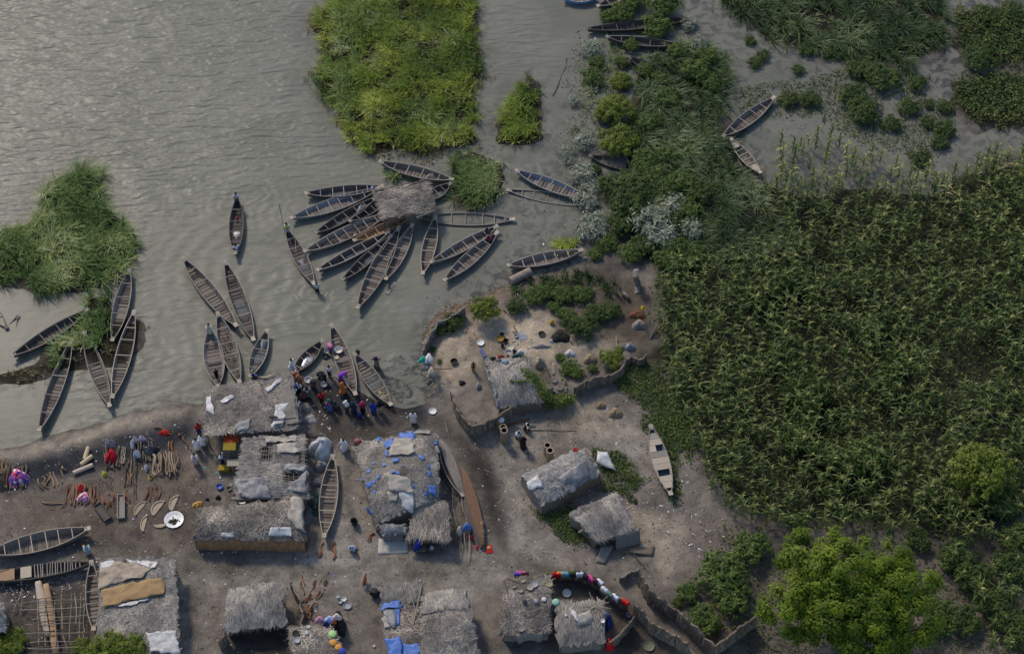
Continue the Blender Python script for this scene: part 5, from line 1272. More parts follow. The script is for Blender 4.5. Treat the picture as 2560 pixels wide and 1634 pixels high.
heap('net_heap', 'green and yellow heap of nets beside the dry grey canoe', 'net', 'R2', 1030, 1095, .7, 1.0, .7, pattern('nets', [(.05, .10, .09), (.03, .06, .06), (.20, .17, .05), (.07, .09, .12), (.04, .07, .05)], 4), 5, group='nets')
heap('grey_heap', 'grey ash coloured heap above the green nets', 'heap', 'R2', 1045, 965, .6, .5, .4, M('ash', (.26, .25, .24), (.12, .11, .1), scale=5, bump=1), 3)
heap('turquoise_net', 'turquoise net end below the green nets', 'net', 'R2', 1035, 1185, .4, .4, .2, M('net_teal', (.03, .12, .10), (.02, .05, .045), scale=8, bump=1), 6)
# canoe contents
def incanoe(key, t, name, label, cat, rx, ry, h, mat, y=0, dz=.08):
    n = 14; V = []; Fc = []
    for j in range(5):
        f = j / 4
        for i in range(n):
            a = 6.2832 * i / n; rr = 1 + .2 * math.sin(3 * a + t * 9) + .1 * math.sin(7 * a)
            V.append((rx * rr * f * math.cos(a), ry * rr * f * math.sin(a), h * (1 - f * f) * (1 + .2 * math.sin(5 * a + 3 * f))))
    for j in range(4):
        for i in range(n): Fc.append((j * n + i, (j + 1) * n + i, (j + 1) * n + (i + 1) % n, j * n + (i + 1) % n))
    return single(name, mesh(V, Fc, mat, True), label, cat, inboat(key, t, y, dz), None, (0, 0, BOATS[key][0].rotation_euler[2]))
NETW = M('net_white', (.50, .52, .50), (.25, .27, .27), scale=7, bump=1)
incanoe(1, .42, 'bundle', 'pale cloth bundle in the canoe beyond the shelter', 'bundle', .55, .38, .5, SHEET_BE)
incanoe(2, .80, 'blue_cloth', 'light blue cloth at the shelter end of the highest canoe', 'cloth', .38, .28, .65, cloth((.45, .52, .62)))
incanoe(2, .15, 'calabash', 'round pale calabash in the highest canoe of the fan', 'calabash', .13, .13, .25, SHEET_BE)
incanoe(4, .55, 'white_net', 'ball of white net in the dark canoe', 'net', .55, .36, .6, NETW)
for t in (-.35, 0, .35, .6): incanoe(6, t, 'straw_bed', ['straw bedding at the bow end of the broad canoe', 'straw bedding at the second bay of the broad canoe', 'straw bedding at the third bay of the broad canoe', 'straw bedding at the shelter end of the broad canoe'][(-.35, 0, .35, .6).index(t)], 'straw', .65, .42, .16, M('straw_bed', (.10, .085, .075), (.05, .042, .038), scale=6, bump=1))
incanoe(36, -.35, 'red_bundle', 'red bundle in the paddled canoe', 'bundle', .35, .14, .3, cloth((.30, .03, .06)))
incanoe(36, .2, 'silver_fish', 'bright silvery heap in the paddled canoe', 'fish', .4, .3, .12, ENAMEL)
incanoe(18, .12, 'silver_fish', 'silvery scatter in the canoe of the yellow vest man', 'fish', .35, .25, .1, STEEL)
incanoe(41, -.55, 'white_net', 'white net heaped in the canoe at the shed corner', 'net', .55, .33, .5, NETW)
incanoe(41, .75, 'white_net', 'pale net by the blue shirted person at the shed corner', 'net', .5, .3, .55, SHEET_BE)
incanoe(43, .82, 'green_leaf', 'yellow green leaves in the tip of the canoe among the shoppers', 'leaves', .3, .16, .1, M('leaf_pile', (.22, .25, .06), (.12, .15, .04), scale=9))
incanoe(44, .55, 'green_leaf', 'pale green mats in the canoe on the mud', 'mat', .6, .3, .12, M('leaf_mat', (.26, .26, .15), (.15, .15, .09), scale=5))
incanoe(42, .1, 'bilge_water', 'bright rain water lying in the canoe by the shoppers', 'water', .65, .36, .05, M('bilge', (.38, .42, .46), (.3, .33, .36), rough=.1, spec=.6))
incanoe(12, -.75, 'floating_litter', 'white and red litter floating in the sunken canoe tip', 'litter', .4, .22, .10, pattern('litter_mix', [(.5, .5, .48), (.08, .08, .07), (.4, .08, .04), (.2, .2, .18)], 14), 0, .63)
incanoe(14, .86, 'white_rag', 'white rag in the tip of the water filled canoe', 'cloth', .22, .1, .3, SHEET_W, 0, .45)
# baskets and mats on the sand
TUBE = [(.30, 0), (.33, .03), (.33, 1.0), (.34, 1.03), (.24, 1.03), (.19, .9), (.15, .25)]
for l, x, y, s, h_ in (('tall woven basket nearest the barrel roofed hut of the row of three', 232, 240, 1.0, 1.7), ('middle woven basket of the row of three', 222, 165, 1.0, 1.0), ('woven basket with a white cloth on it, first of three', 195, 95, 1.0, .9), ('farther of the two woven baskets behind the barrel roofed hut', 645, 360, .95, 1.35), ('nearer of the two woven baskets touching the barrel roofed hut', 670, 410, 1.0, 1.35)):
    single('woven_basket', lathe(TUBE, BASKET, 18, BLACKP, 4), l, 'basket', gnd('R5', x, y), 'tall woven baskets', (0, 0, 0), (s, s, h_))
p = gnd('R5', 195, 95); single('white_cloth', lathe([(.26, 0), (.30, .1), (.2, .25), (.06, .3)], cloth((.66, .65, .64)), 12), 'white cloth bundled on the first woven basket', 'cloth', p + Vector((.08, 0, .92)))
flat('brown_mat', 'red brown mat beside the two men sitting by the baskets', 'mat', 'R5', [(245, 75), (480, 15), (470, 40), (275, 100)], M('mat_redbrown', (.18, .095, .055), scale=4))
heap('book_tray', 'grey green tray on the ground beside the seated men', 'tray', 'R5', 500, 92, .42, .26, .15, M('tray_green', (.16, .20, .20), scale=4), 2)
log('R5', (470, 135), (925, 142), .04, POLE, 'long straight dark pole lying on the sand beside the seated men', None, .06, .06, 0, 'pole', 'long_pole')
flat('fallen_pole_heap', 'bundle of grey reeds fallen beside the open straw hut', 'reeds', 'R5', [(1420, 1260), (1680, 1240), (1660, 1340), (1440, 1300)], REEDWALL, zs=(.2, .1, .1, .3), wr=.1)
log('R5', (1430, 1280), (1600, 1480), .06, POLE, 'grey pole slanting away from the fallen reeds', None, .2, .06, 0, 'pole', 'long_pole')
# sand compound things
for l, x, y, r_, h_, m_, i_ in (('white enamel basin on the sand near the rolled blue mat', 662, 648, .33, .14, ENAMEL, ENAMEL), ('cream basin beside the cooking place', 932, 692, .35, .18, M('cream', (.58, .55, .42)), None), ('white pot on the fire logs, farther one', 992, 560, .16, .16, ENAMEL, STEEL), ('white pot on the fire logs, nearer one', 985, 587, .2, .2, ENAMEL, STEEL), ('small cream bowl near the fire', 958, 625, .15, .1, M('cream', (.58, .55, .42)), None), ('grey basin with fish at the far eave of the creeper hut', 920, 742, .34, .2, ENAMEL, STEEL), ('white lid on a blue drum beside the creeper hut', 735, 825, .32, .5, M('drum', (.25, .38, .38)), ENAMEL), ('dark tyre lying on the sand beyond the hut', 1220, 570, .32, .14, BLACKP, None), ('clay pot beside the round bush by the bark fence', 362, 552, .32, .35, CLAY, BLACKP), ('second clay pot beside the round bush by the bark fence', 402, 552, .32, .35, CLAY, BLACKP), ('brown clay pot with yellow food near the fire', 840, 615, .33, .22, M('pot_brown', (.12, .07, .04)), M('food', (.42, .27, .05))), ('black cooking pot beside the yellow food', 892, 640, .24, .3, BLACKP, BLACKP), ('small black pot nearest the rolled blue mat', 862, 680, .15, .22, BLACKP, BLACKP), ('black pot behind the yellow food', 857, 580, .2, .25, BLACKP, BLACKP), ('round yellow lid at the far eave of the creeper hut', 798, 798, .3, .2, M('cream', (.58, .55, .42)), None), ('brown basket at the far eave of the creeper hut', 975, 742, .26, .2, CLAY, DARKIN), ('dark basket on the bare sand by the wooden rack', 420, 825, .32, .25, BLACKP, None), ('white bowl on the mud below the bark fence people', 225, 1272, .33, .14, ENAMEL, ENAMEL)):
    basin(l, 'R4', x, y, r_, h_, m_, i_, 'pot' if 'pot' in l else 'tyre' if 'tyre' in l else 'basin', name='pot' if 'pot' in l else 'tyre' if 'tyre' in l else 'basin')
def jerry(label, p, rz=0, tilt=0):
    r = thing('jerrycan', label, 'jerrycan', p, None, (tilt, 0, rz))
    v = []; 
    for z, s in ((0, .9), (.04, 1), (.34, 1), (.42, .7)):
        for x, y in ((-.17, -.11), (.17, -.11), (.17, .11), (-.17, .11)): v.append((x * s, y * s, z))
    f = [(3, 2, 1, 0)] + [(i * 4 + k, i * 4 + (k + 1) % 4, i * 4 + 4 + (k + 1) % 4, i * 4 + 4 + k) for i in range(3) for k in range(4)] + [(12, 13, 14, 15)]
    obj('can_body', mesh(v, f, YELLOW), r); obj('handle', unit_box(YELLOW), r, (0, 0, .47), None, (.2, .04, .05)); obj('cap', lathe([(.04, 0), (.04, .05)], BLACKP, 8), r, (.12, 0, .41))
    return r
jerry('yellow plastic can standing on the sand by the dark bush', gnd('R4', 1312, 470), .2)
jerry('yellow plastic can hung on a stake at the maize edge', gnd('R4', 2135, 400, 1.0), .3)
log('R4', (2150, 470), (2140, 400), .04, POLE, 'thin stake carrying the yellow can at the maize edge', None, .1, 1.0, 0, 'stake', 'stake')
def roll(label, v, a, b, r_, mats, cat='mat', name='rolled_mat'):
    A = gnd(v, *a); B = gnd(v, *b); d = B - A
    o = single(name, lathe([(.02, 0), (r_, 0), (r_, d.length), (.03, d.length)], mats, 14), label, cat, A + Vector((0, 0, r_ + .02))); o.rotation_euler = d.to_track_quat('Z', 'Y').to_euler(); return o
roll('rolled blue mat with yellow stripe on the sand', 'R4', (665, 715), (705, 785), .16, M('mat_blue_roll', (.10, .13, .32), (.06, .08, .2), scale=4))
roll('yellow brown rolled mat touching the blue one', 'R4', (685, 708), (718, 772), .09, M('mat_yellow_roll', (.32, .22, .08), scale=4))
roll('hollow log trough on the shore by the lone canoe', 'R4', (930, 110), (1115, 20), .42, M('log_grey', (.26, .21, .165), (.15, .12, .095), scale=4, bump=.6), 'log', 'big_log')
heap('white_bag', 'crumpled white plastic bag on the sand beyond the round fish traps', 'plastic', 'R4', 1478, 742, .55, .42, .3, SHEET_W, 3)
heap('white_bag', 'small white bag near the ash heap', 'plastic', 'R4', 1307, 632, .2, .24, .25, SHEET_W, 4)
heap('ash_heap', 'black burnt heap in front of the dark bush', 'heap', 'R4', 1390, 590, .9, .75, .4, M('burnt', (.03, .028, .026), (.012, .012, .011), scale=6, bump=1), 3)
heap('smoke_patch', 'flat pale patch standing in for the smoke beside the cooking pots', 'ash', 'R4', 1042, 590, .5, .55, .07, M('smoke_pale', (.36, .37, .40), (.16, .16, .17), scale=3), 2)  # added flat patch in place of the smoke rising from the fire
heap('stone_slab', 'long grey stone slab on the sand beyond the creeper hut', 'stone', 'R4', 1212, 678, .95, .25, .25, M('slab', (.30, .28, .26), scale=4), 2)
heap('black_tub', 'black square tub beside the gable of the creeper hut', 'tub', 'R4', 492, 1012, .32, .32, .25, BLACKP, 1)
heap('grey_tub', 'grey pail lying at the gable foot of the creeper hut', 'pail', 'R4', 643, 1045, .3, .42, .35, SHEET_G, 2)
heap('stone_heap', 'pale clay grain store stump at the garden end of the creeper hut', 'store', 'R4', 1200, 840, .55, .6, .8, M('clay_pale', (.33, .29, .23), (.2, .17, .13), scale=3), 2)
for k, (x, y, l) in enumerate(((775, 803, 'dark bundle at the far eave of the creeper hut'), (845, 785, 'red bundle in the row of goods on the creeper hut'), (908, 775, 'pink pot in the row of goods on the creeper hut'), (1030, 728, 'white crumpled washing at the far corner of the creeper hut'), (1010, 790, 'dark green net on the creeper hut roof'), (890, 858, 'pale blue plastic scrap on the creeper hut roof'), (825, 838, 'grey plastic scrap on the creeper hut roof'))):
    p = H5.top('R4', x, max(y, 735)); h = heap('roof_bundle', l, 'bundle', 'R4', x, y, (.28, .35, .18, .4, .62, .3, .28)[k], (.2, .2, .16, .28, .22, .22, .18)[k], .22, (DARKIN, cloth((.3, .06, .04)), cloth((.5, .2, .16)), SHEET_W, M('net_green', (.02, .075, .065)), cloth((.35, .45, .52)), SHEET_G)[k], k); h.location = p + Vector((0, 0, .1))
# round fish traps
def trap(label, v, x, y, r_=.55, h_=.5):
    R_ = thing('fish_trap', label, 'fish trap', gnd(v, x, y), 'round fish traps')
    for z, rr in ((.03, r_), (h_ * .6, r_ * .95), (h_, r_ * .45)):
        n = 20; V = []; Fc = []
        for i in range(n):
            a = 6.2832 * i / n
            for s, t in ((-.03, 0), (0, .03), (.03, 0), (0, -.03)): V.append(((rr + s) * math.cos(a), (rr + s) * math.sin(a), z + t))
        for i in range(n):
            for k in range(4): Fc.append((i * 4 + k, i * 4 + (k + 1) % 4, ((i + 1) % n) * 4 + (k + 1) % 4, ((i + 1) % n) * 4 + k))
        obj('hoop', mesh(V, Fc, POLE_PALE), R_)
    for i in range(10):
        a = .6283 * i; stick('stave', R_.location + Vector((r_ * math.cos(a), r_ * math.sin(a), 0)), R_.location + Vector((r_ * .3 * math.cos(a), r_ * .3 * math.sin(a), h_ * 1.05)), .022, POLE_PALE, R_)
    obj('net_cover', lathe([(r_ * .97, .02), (r_ * .9, h_ * .55), (r_ * .4, h_ * .95)], M('trap_net', (.22, .20, .175), (.13, .12, .10), scale=14), 20), R_)
trap('round fish trap farthest from the fence in the garden', 'R4', 1335, 1015); trap('round fish trap nearest the creeper hedge', 'R4', 1385, 1080, .58); trap('fish trap half hidden by the creeper', 'R4', 1290, 1075, .5)
flat('pale_board', 'pale board lying in the garden beside the fish traps', 'board', 'R4', [(1312, 825), (1338, 822), (1342, 940), (1315, 942)], W_RAIL)
r = thing('cane_bundle', 'tan cane frame standing in the garden beside the pale board', 'frame', gnd('R4', 1255, 980))
for k in range(12):
    a = k * .5236; stick('cane', r.location + Vector((.55 * math.cos(a), .75 * math.sin(a), 0)), r.location + Vector((.12 * math.cos(a), .1 * math.sin(a) + .3, 1.3)), .025, M('cane', (.36, .27, .16)), r)
# wooden rack by the shore
r = thing('wooden_rack', 'tangled pole rack hung with white and teal cloth on the mud shore', 'rack', gnd('T8', 430, 1250))
for (x0, y0, z0, x1, y1, z1) in ((240, 1115, 1.2, 710, 1108, 1.3), (580, 1040, 1.4, 480, 1200, .5), (490, 1010, 1.6, 420, 1130, .8), (520, 1190, 1.1, 580, 1200, 1.1), (460, 1300, .9, 365, 1395, .3), (350, 1300, .7, 430, 1240, 1.0), (500, 1250, 1.1, 545, 1500, .1), (300, 1180, 1.0, 460, 1290, .9), (290, 1050, 1.3, 300, 1200, .2), (185, 1275, .1, 280, 1190, .8), (330, 1440, .1, 440, 1180, 1.1), (640, 1230, .1, 690, 1290, .1), (400, 1130, 1.2, 520, 1180, 1.1)):
    stick('rack_pole', at('T8', x0, y0, z0 + .25), at('T8', x1, y1, z1 + .25), .05, POLE_PALE if (x0 % 3) else POLE, r)
for l, x, y, rx, ry, m_, z in (('white cloth hung on the tangled pole rack', 395, 970, .42, .55, SHEET_W, 1.2), ('teal cloth beside the white one on the tangled pole rack', 325, 985, .5, .36, cloth((.03, .26, .20)), 1.15), ('pale grey cloth in the middle of the pole rack', 430, 1150, .35, .5, SHEET_BE, 1.1), ('grey sacking sheet under the pole rack cloths', 350, 1080, .5, .5, SHEET_G, .7)):
    h = heap('rack_cloth', l, 'cloth', 'T8', x, y + z * 60, rx, ry, .3, m_, 3); h.location = at('T8', x, y, z + .3)
flat('boat_plank', 'weathered board lying behind the bark fence', 'board', 'T8', [(340, 690), (380, 700), (360, 880), (310, 890)], W_GREY, zs=(.5, .5, .4, .4))
# bench frame at the field end of the compound
r = thing('bed_frame', 'grey wooden bed frame lying at the field end of the compound', 'bed frame', gnd('T6', 390, 1060))
for (x0, y0, x1, y1) in ((290, 960, 300, 1085), (290, 1080, 480, 1045), (300, 1100, 480, 1065), (300, 1065, 480, 1030)): stick('rail', at('T6', x0, y0, .6), at('T6', x1, y1, .6), .06, POLE_PALE, r)
heap('grey_drum', 'grey drum lying under the feathery bush at the field end', 'drum', 'T6', 450, 1100, .55, .35, .5, STEEL, 2)
for l, x0, y0, x1, y1, w_ in (('broad grey tree stump slab standing at the maize edge', 510, 160, 560, 430, .36), ('grey plank leaning in the bushes of the compound', 340, 360, 430, 525, .18)):
    A = at('T6', x0, y0, 2.2 if 'stump' in l else 1.2); B = gnd('T6', x1, y1); 
    o = stick('grey_slab', B, A, w_, M('slab_wood', (.21, .19, .165), (.115, .10, .085), scale=4, stretch=(5, 5, .5)), None, 1); tag(o, l, 'stump')
r = thing('reed_screen', 'fan of grey reeds standing against the maize', 'reeds', gnd('T6', 690, 990))
for k in range(22):
    t = k / 21; stick('reed', r.location + Vector((rl(-.1, .1), rl(-.1, .1), 0)), at('T6', 610 + 170 * t, 830 - 90 * math.sin(t * 3.1) + rl(-20, 20), 1.3), .03, POLE_PALE if k % 2 else POLE, r)
heap('net_sheet', 'grey mesh panel leaning on the fan of reeds', 'panel', 'T6', 570, 830, .75, .55, .5, M('mesh_grey', (.24, .215, .19), (.15, .13, .115), scale=12), 3)
heap('rust_heap', 'rust brown heap under the hung yellow can', 'heap', 'T6', 540, 710, .85, .55, .35, M('rust_heap', (.16, .065, .03), (.08, .04, .025), scale=6, bump=1), 4)
for l, x, y, s in (('tan dead shrub by the open ground below the garden fence', 1890, 1290, .7), ('pale withered heap beside the tan dead shrub', 1760, 1220, .5), ('dry tan heap under the feathery bush', 1660, 800, .7)):
    heap('dead_shrub', l, 'shrub', 'R4', x, y, s, s * .8, s * .7, M('dead_shrub', (.30, .22, .13), (.12, .09, .06), scale=7, bump=1), 3)
# lean-to front: things under and beside
heap('blue_bag', 'bright blue bag on the stick heap by the tipped canoe', 'bag', 'R3', 1245, 1160, .42, .38, .5, SHEET_B, 3, dz=.6)
heap('cream_sack', 'cream sack on the stick heap beside the lean-to', 'sack', 'R3', 1165, 1195, .28, .5, .4, SHEET_BE, 4, dz=.5)
heap('red_bag', 'small red rag on the stick heap', 'cloth', 'R3', 1290, 1245, .16, .14, .3, cloth((.45, .03, .06)), 4, dz=.3)
heap('pink_rag', 'crimson rag at the foot of the rusty tipped canoe', 'cloth', 'R3', 1345, 1325, .16, .3, .25, cloth((.5, .05, .12)), 5)
heap('red_goods', 'red and white goods in the stern of the rusty tipped canoe', 'goods', 'R3', 1385, 1115, .3, .38, .35, pattern('red_goods', [(.5, .04, .03), (.55, .4, .1), (.55, .5, .45), (.08, .1, .05)], 7), 5, dz=.35)
heap('white_goods', 'white and yellow goods beside the red goods in the canoe', 'goods', 'R3', 1395, 1190, .28, .25, .3, pattern('white_goods', [(.55, .52, .42), (.35, .28, .1), (.1, .09, .08)], 9), 5, dz=.35)
p = gnd('R3', 1467, 1345); r = thing('red_tray', 'red tray with yellow goods lying on the path alone', 'tray', p, None, (0, 0, .15))
obj('tray_base', unit_box(cloth((.42, .02, .02))), r, (0, 0, .05), None, (.55, .75, .06)); obj('tray_goods', lathe([(.2, 0), (.16, .08), (.05, .12)], M('goods_y', (.42, .32, .12)), 10), r, (0, .1, .08))
r = thing('stall_bench', 'dark stall bench with pots under the lean-to', 'stall', gnd('R3', 850, 1370))
obj('bench_top', unit_box(W_DARK), r, (0, 0, .6), None, (1.9, .7, .06))
for sx in (-1, 1):
    for sy in (-1, 1): stick('leg', r.location + Vector((sx * .85, sy * .3, 0)), r.location + Vector((sx * .85, sy * .3, .6)), .04, POLE, r)
for k, (x, s) in enumerate(((.05, .16), (.35, .2), (-.1, .13))): single('pot', lathe([(s * .7, 0), (s, s), (s * .8, s * 1.5), (s * .7, s * 1.4)], STEEL if k == 1 else BLACKP, 12), ['black pot on the stall under the lean-to', 'grey steel pot on the stall under the lean-to', 'small black pot at the end of the stall under the lean-to'][k], 'pot', r.location + Vector((x, .1 - .2 * k, .64)))
# roofs at the near edge: pans and rags
def on(h, v, x, y, name, label, cat, me, dz=.08): return single(name, me, label, cat, h.top(v, x, y) + Vector((0, 0, dz)))
pan = lambda r_, m_: lathe([(r_ * .6, 0), (r_, .1), (r_ * 1.05, .1), (r_ * .92, .08), (r_ * .55, .03)], m_, 14)
for x, y, l, m_, s in ((520, 292, 'grey pan on the cluttered roof', STEEL, .28), (645, 280, 'tan basket at the yard edge of the cluttered roof', BASKET, .28), (485, 318, 'cream dish beside the grey pan', SHEET_BE, .28), (425, 255, 'tan board piece near the far edge of the cluttered roof', SHEET_T, .2), (350, 310, 'tan shard on the cluttered roof by the lane', SHEET_T, .15), (405, 350, 'tan shard in the middle of the cluttered roof', SHEET_T, .2), (410, 650, 'dark ring at the near edge of the cluttered roof', CLAY, .3)):
    on(H13, 'R7', x, y, 'pan', l, 'pan', pan(s, m_), .12)
rag = lambda s, m_: lathe([(s, 0), (s * .8, s * .4), (s * .3, s * .6)], m_, 7)
for x, y, l in ((440, 445, 'dark rag on the cluttered roof'), (535, 440, 'lilac rag on the cluttered roof'), (600, 420, 'white rag at the yard edge of the cluttered roof')): on(H13, 'R7', x, y, 'rag', l, 'cloth', rag(.22, cloth((.6, .58, .6) if 'white' in l else (.3, .28, .36) if 'lilac' in l else (.05, .05, .05))), .12)
on(H14, 'R7', 1090, 600, 'white_bowl', 'white bowl at the corner of the grey mat roof', 'bowl', pan(.18, ENAMEL)); on(H14, 'R7', 785, 560, 'white_rag', 'tiny white rag on the grey mat roof', 'cloth', rag(.14, SHEET_W)); on(H14, 'R7', 700, 425, 'green_cloth', 'pale green cloth at the far corner of the grey mat roof', 'cloth', rag(.35, cloth((.30, .52, .38))))
basin('white basin on the dark yard inside the clothes fence', 'R7', 792, 345, .36, .15, ENAMEL, ENAMEL); basin('grey bucket at the bend of the fence yard', 'R7', 1310, 535, .22, .4, STEEL, STEEL, 'bucket', name='bucket'); basin('dull green basin in the yard at the picture bottom', 'R7', 1480, 790, .42, .15, M('dull_green', (.16, .17, .12)), None)
heap('red_cloth', 'scarlet cloth hanging at the end of the grey mat roof', 'cloth', 'R7', 1150, 790, .35, .42, 1.3, cloth((.6, .02, .02)), 2)
heap('orange_cloth', 'orange cloth on the fence corner by the bucket', 'cloth', 'R7', 1362, 520, .28, .3, 1.2, cloth((.45, .12, .03)), 2)
heap('blue_drum', 'blue drum standing beside the grey mat roof', 'drum', 'R7', 1140, 580, .3, .9, .8, M('drum_blue', (.035, .07, .28), scale=3), 2)
for x, y, l, m_, s in ((780, 735, 'dark round pan on the low dark roof', BLACKP, .28), (790, 790, 'grey ring on the low dark roof', STEEL, .28), (895, 675, 'grey rags on the far part of the low dark roof', SHEET_W, .2), (880, 735, 'white curled strip on the low dark roof', SHEET_W, .2), (1105, 740, 'pale green cloth on the low dark roof', cloth((.38, .62, .25)), .36), (1112, 815, 'farther orange sponge block on the low dark roof', cloth((.60, .29, .08)), .34), (1158, 855, 'nearer orange sponge block on the low dark roof', cloth((.60, .29, .08)), .34), (1225, 890, 'blue cloth at the picture bottom on the low dark roof', cloth((.05, .07, .3)), .35)):
    on(H10, 'R6', x, y, 'pan' if 'pan' in l or 'ring' in l else 'roof_cloth', l, 'pan' if 'pan' in l else 'cloth', pan(s, m_) if 'pan' in l or 'ring' in l else rag(s, m_), .12)
heap('black_tarp', 'black sheet over the rounded end of the low dark roof', 'tarpaulin', 'R6', 1150, 660, .7, 1.2, 1.5, M('black_tarp', (.025, .023, .022), (.012, .011, .011), scale=3), 3)
for x, y, l, c_, s in ((990, 600, 'pink cloth hung above the low dark roof', (.50, .25, .32), .42), (1075, 600, 'light blue cloth hung above the low dark roof', (.32, .40, .62), .5), (1140, 575, 'pale cloth on top of the black sheet', (.6, .52, .45), .42), (1045, 640, 'navy cloth below the light blue one', (.03, .03, .1), .3), (1118, 620, 'orange red rag beside the light blue cloth', (.5, .12, .05), .2)):
    h = heap('hung_cloth', l, 'cloth', 'R6', x, y, s, s * .7, .4, cloth(c_), 3); h.location = at('R6', x, y, 1.9)
for x, y, l, m_, s in ((1150, 395, 'small white cup in the lane beside the log heap', ENAMEL, .13), (1203, 418, 'white bowl in the lane beside the log heap', ENAMEL, .22), (1170, 440, 'grey pot in the lane beside the log heap', STEEL, .2), (1235, 475, 'round tray of cups in the lane', STEEL, .33), (1468, 830, 'white ball shaped pot in the bottom lane', ENAMEL, .12)):
    basin(l, 'R6', x, y, s, .14, m_, None, 'bowl', name='bowl')
roll('black hollow tyre stack beside the pale mat roof', 'R6', (1470, 400), (1490, 360), .42, BLACKP, 'tyre', 'tyre')
heap('brown_beast', 'small red brown goat standing in the path by the mat roof', 'goat', 'R6', 1388, 270, .16, .36, .5, M('goat_hide', (.14, .04, .025)), 2) if False else None
# washing along the curved fence
WASH = [(405, 172, (.55, .08, .25), 'pink garment at the far corner of the cluttered roof'), (385, 180, (.10, .08, .40), 'blue cloth behind the pink garment'), (442, 182, (.06, .015, .02), 'dark red round bundle beside the pink garment'), (655, 178, (.12, .09, .05), 'leopard brown cloth at the start of the clothes fence'), (705, 182, (.45, .015, .02), 'red garment on the clothes fence'), (742, 178, (.50, .24, .04), 'orange garment on the clothes fence'), (778, 178, (.10, .32, .48), 'sky blue garment on the clothes fence'), (830, 170, (.08, .09, .03), 'olive patterned cloth on the clothes fence'), (872, 172, (.04, .05, .03), 'dark patterned cloth on the clothes fence'), (903, 178, (.52, .54, .62), 'white garment in the middle of the clothes fence'), (945, 188, (.04, .03, .03), 'black cloth on the clothes fence'), (995, 215, (.55, .08, .24), 'bright pink cloth on the clothes fence'), (1030, 232, (.05, .03, .03), 'dark cloth after the pink one on the clothes fence'), (1072, 248, (.60, .60, .64), 'white garment after the dark cloth on the fence'), (1110, 310, (.55, .56, .60), 'long white cloth at the fence bend'), (1155, 350, (.12, .20, .17), 'grey green cloth on the fence after the bend'), (1200, 372, (.58, .59, .63), 'white wrap near the end of the clothes fence'), (1285, 412, (.55, .03, .02), 'red garment closing the clothes fence')]
for x, y, c_, l in WASH:
    p = at('R7', x, y, 1.75); n = 8
    V = []; Fc = []
    wd = .33
    for i in range(n):
        t = i / (n - 1); a = -1.35 + 2.7 * t
        for j in range(5):
            s = j / 4 - .5
            V.append((wd * 2 * s, .17 * math.sin(a) * (1 + .15 * math.sin(j * 2.2 + i)), .12 * math.cos(a) - (abs(a) > 1.2) * .5 + .02 * math.sin(j * 3 + x)))
    for i in range(n - 1):
        for j in range(4): Fc.append((i * 5 + j, i * 5 + j + 1, i * 5 + 6 + j, i * 5 + 5 + j))
    ang = 0 if x < 920 else -.75
    o = single('hung_garment', mesh(V, Fc, cloth(c_), True), l, 'garment', (p.x, p.y, p.z + .05), 'washing on the clothes fence', (0, 0, ang)); o.modifiers.new('t', 'SOLIDIFY').thickness = .05
# poles in the water and on the shore
o = stick('punt_pole', at('S2', 708, 140, 3.2), at('S2', 752, 365, -.3), .035, POLE); tag(o, 'long punting pole held by the man in the yellow vest', 'pole')
o = stick('paddle', at('S2', 815, 360, .6), at('S2', 825, 470, .35), .03, POLE_PALE); tag(o, 'paddle lying in the canoe of the yellow vest man', 'paddle')
for (x0, y0, x1, y1, l) in ((5, 835, 120, 590, 'long drift pole in the shallow water beside the small grass islet'), (120, 590, 130, 505, 'upper end of the drift pole near the picture top')):
    o = stick('drift_pole', at('S5', x0, y0, .05), at('S5', x1, y1, .05), .05, W_DARK, None, 1); tag(o, l, 'pole')
o = stick('mooring_pole', at('S2', 330, 925, .7), at('S2', 470, 1000, .5), .05, POLE); tag(o, 'pole lying across the sterns of the two outer canoes', 'pole')
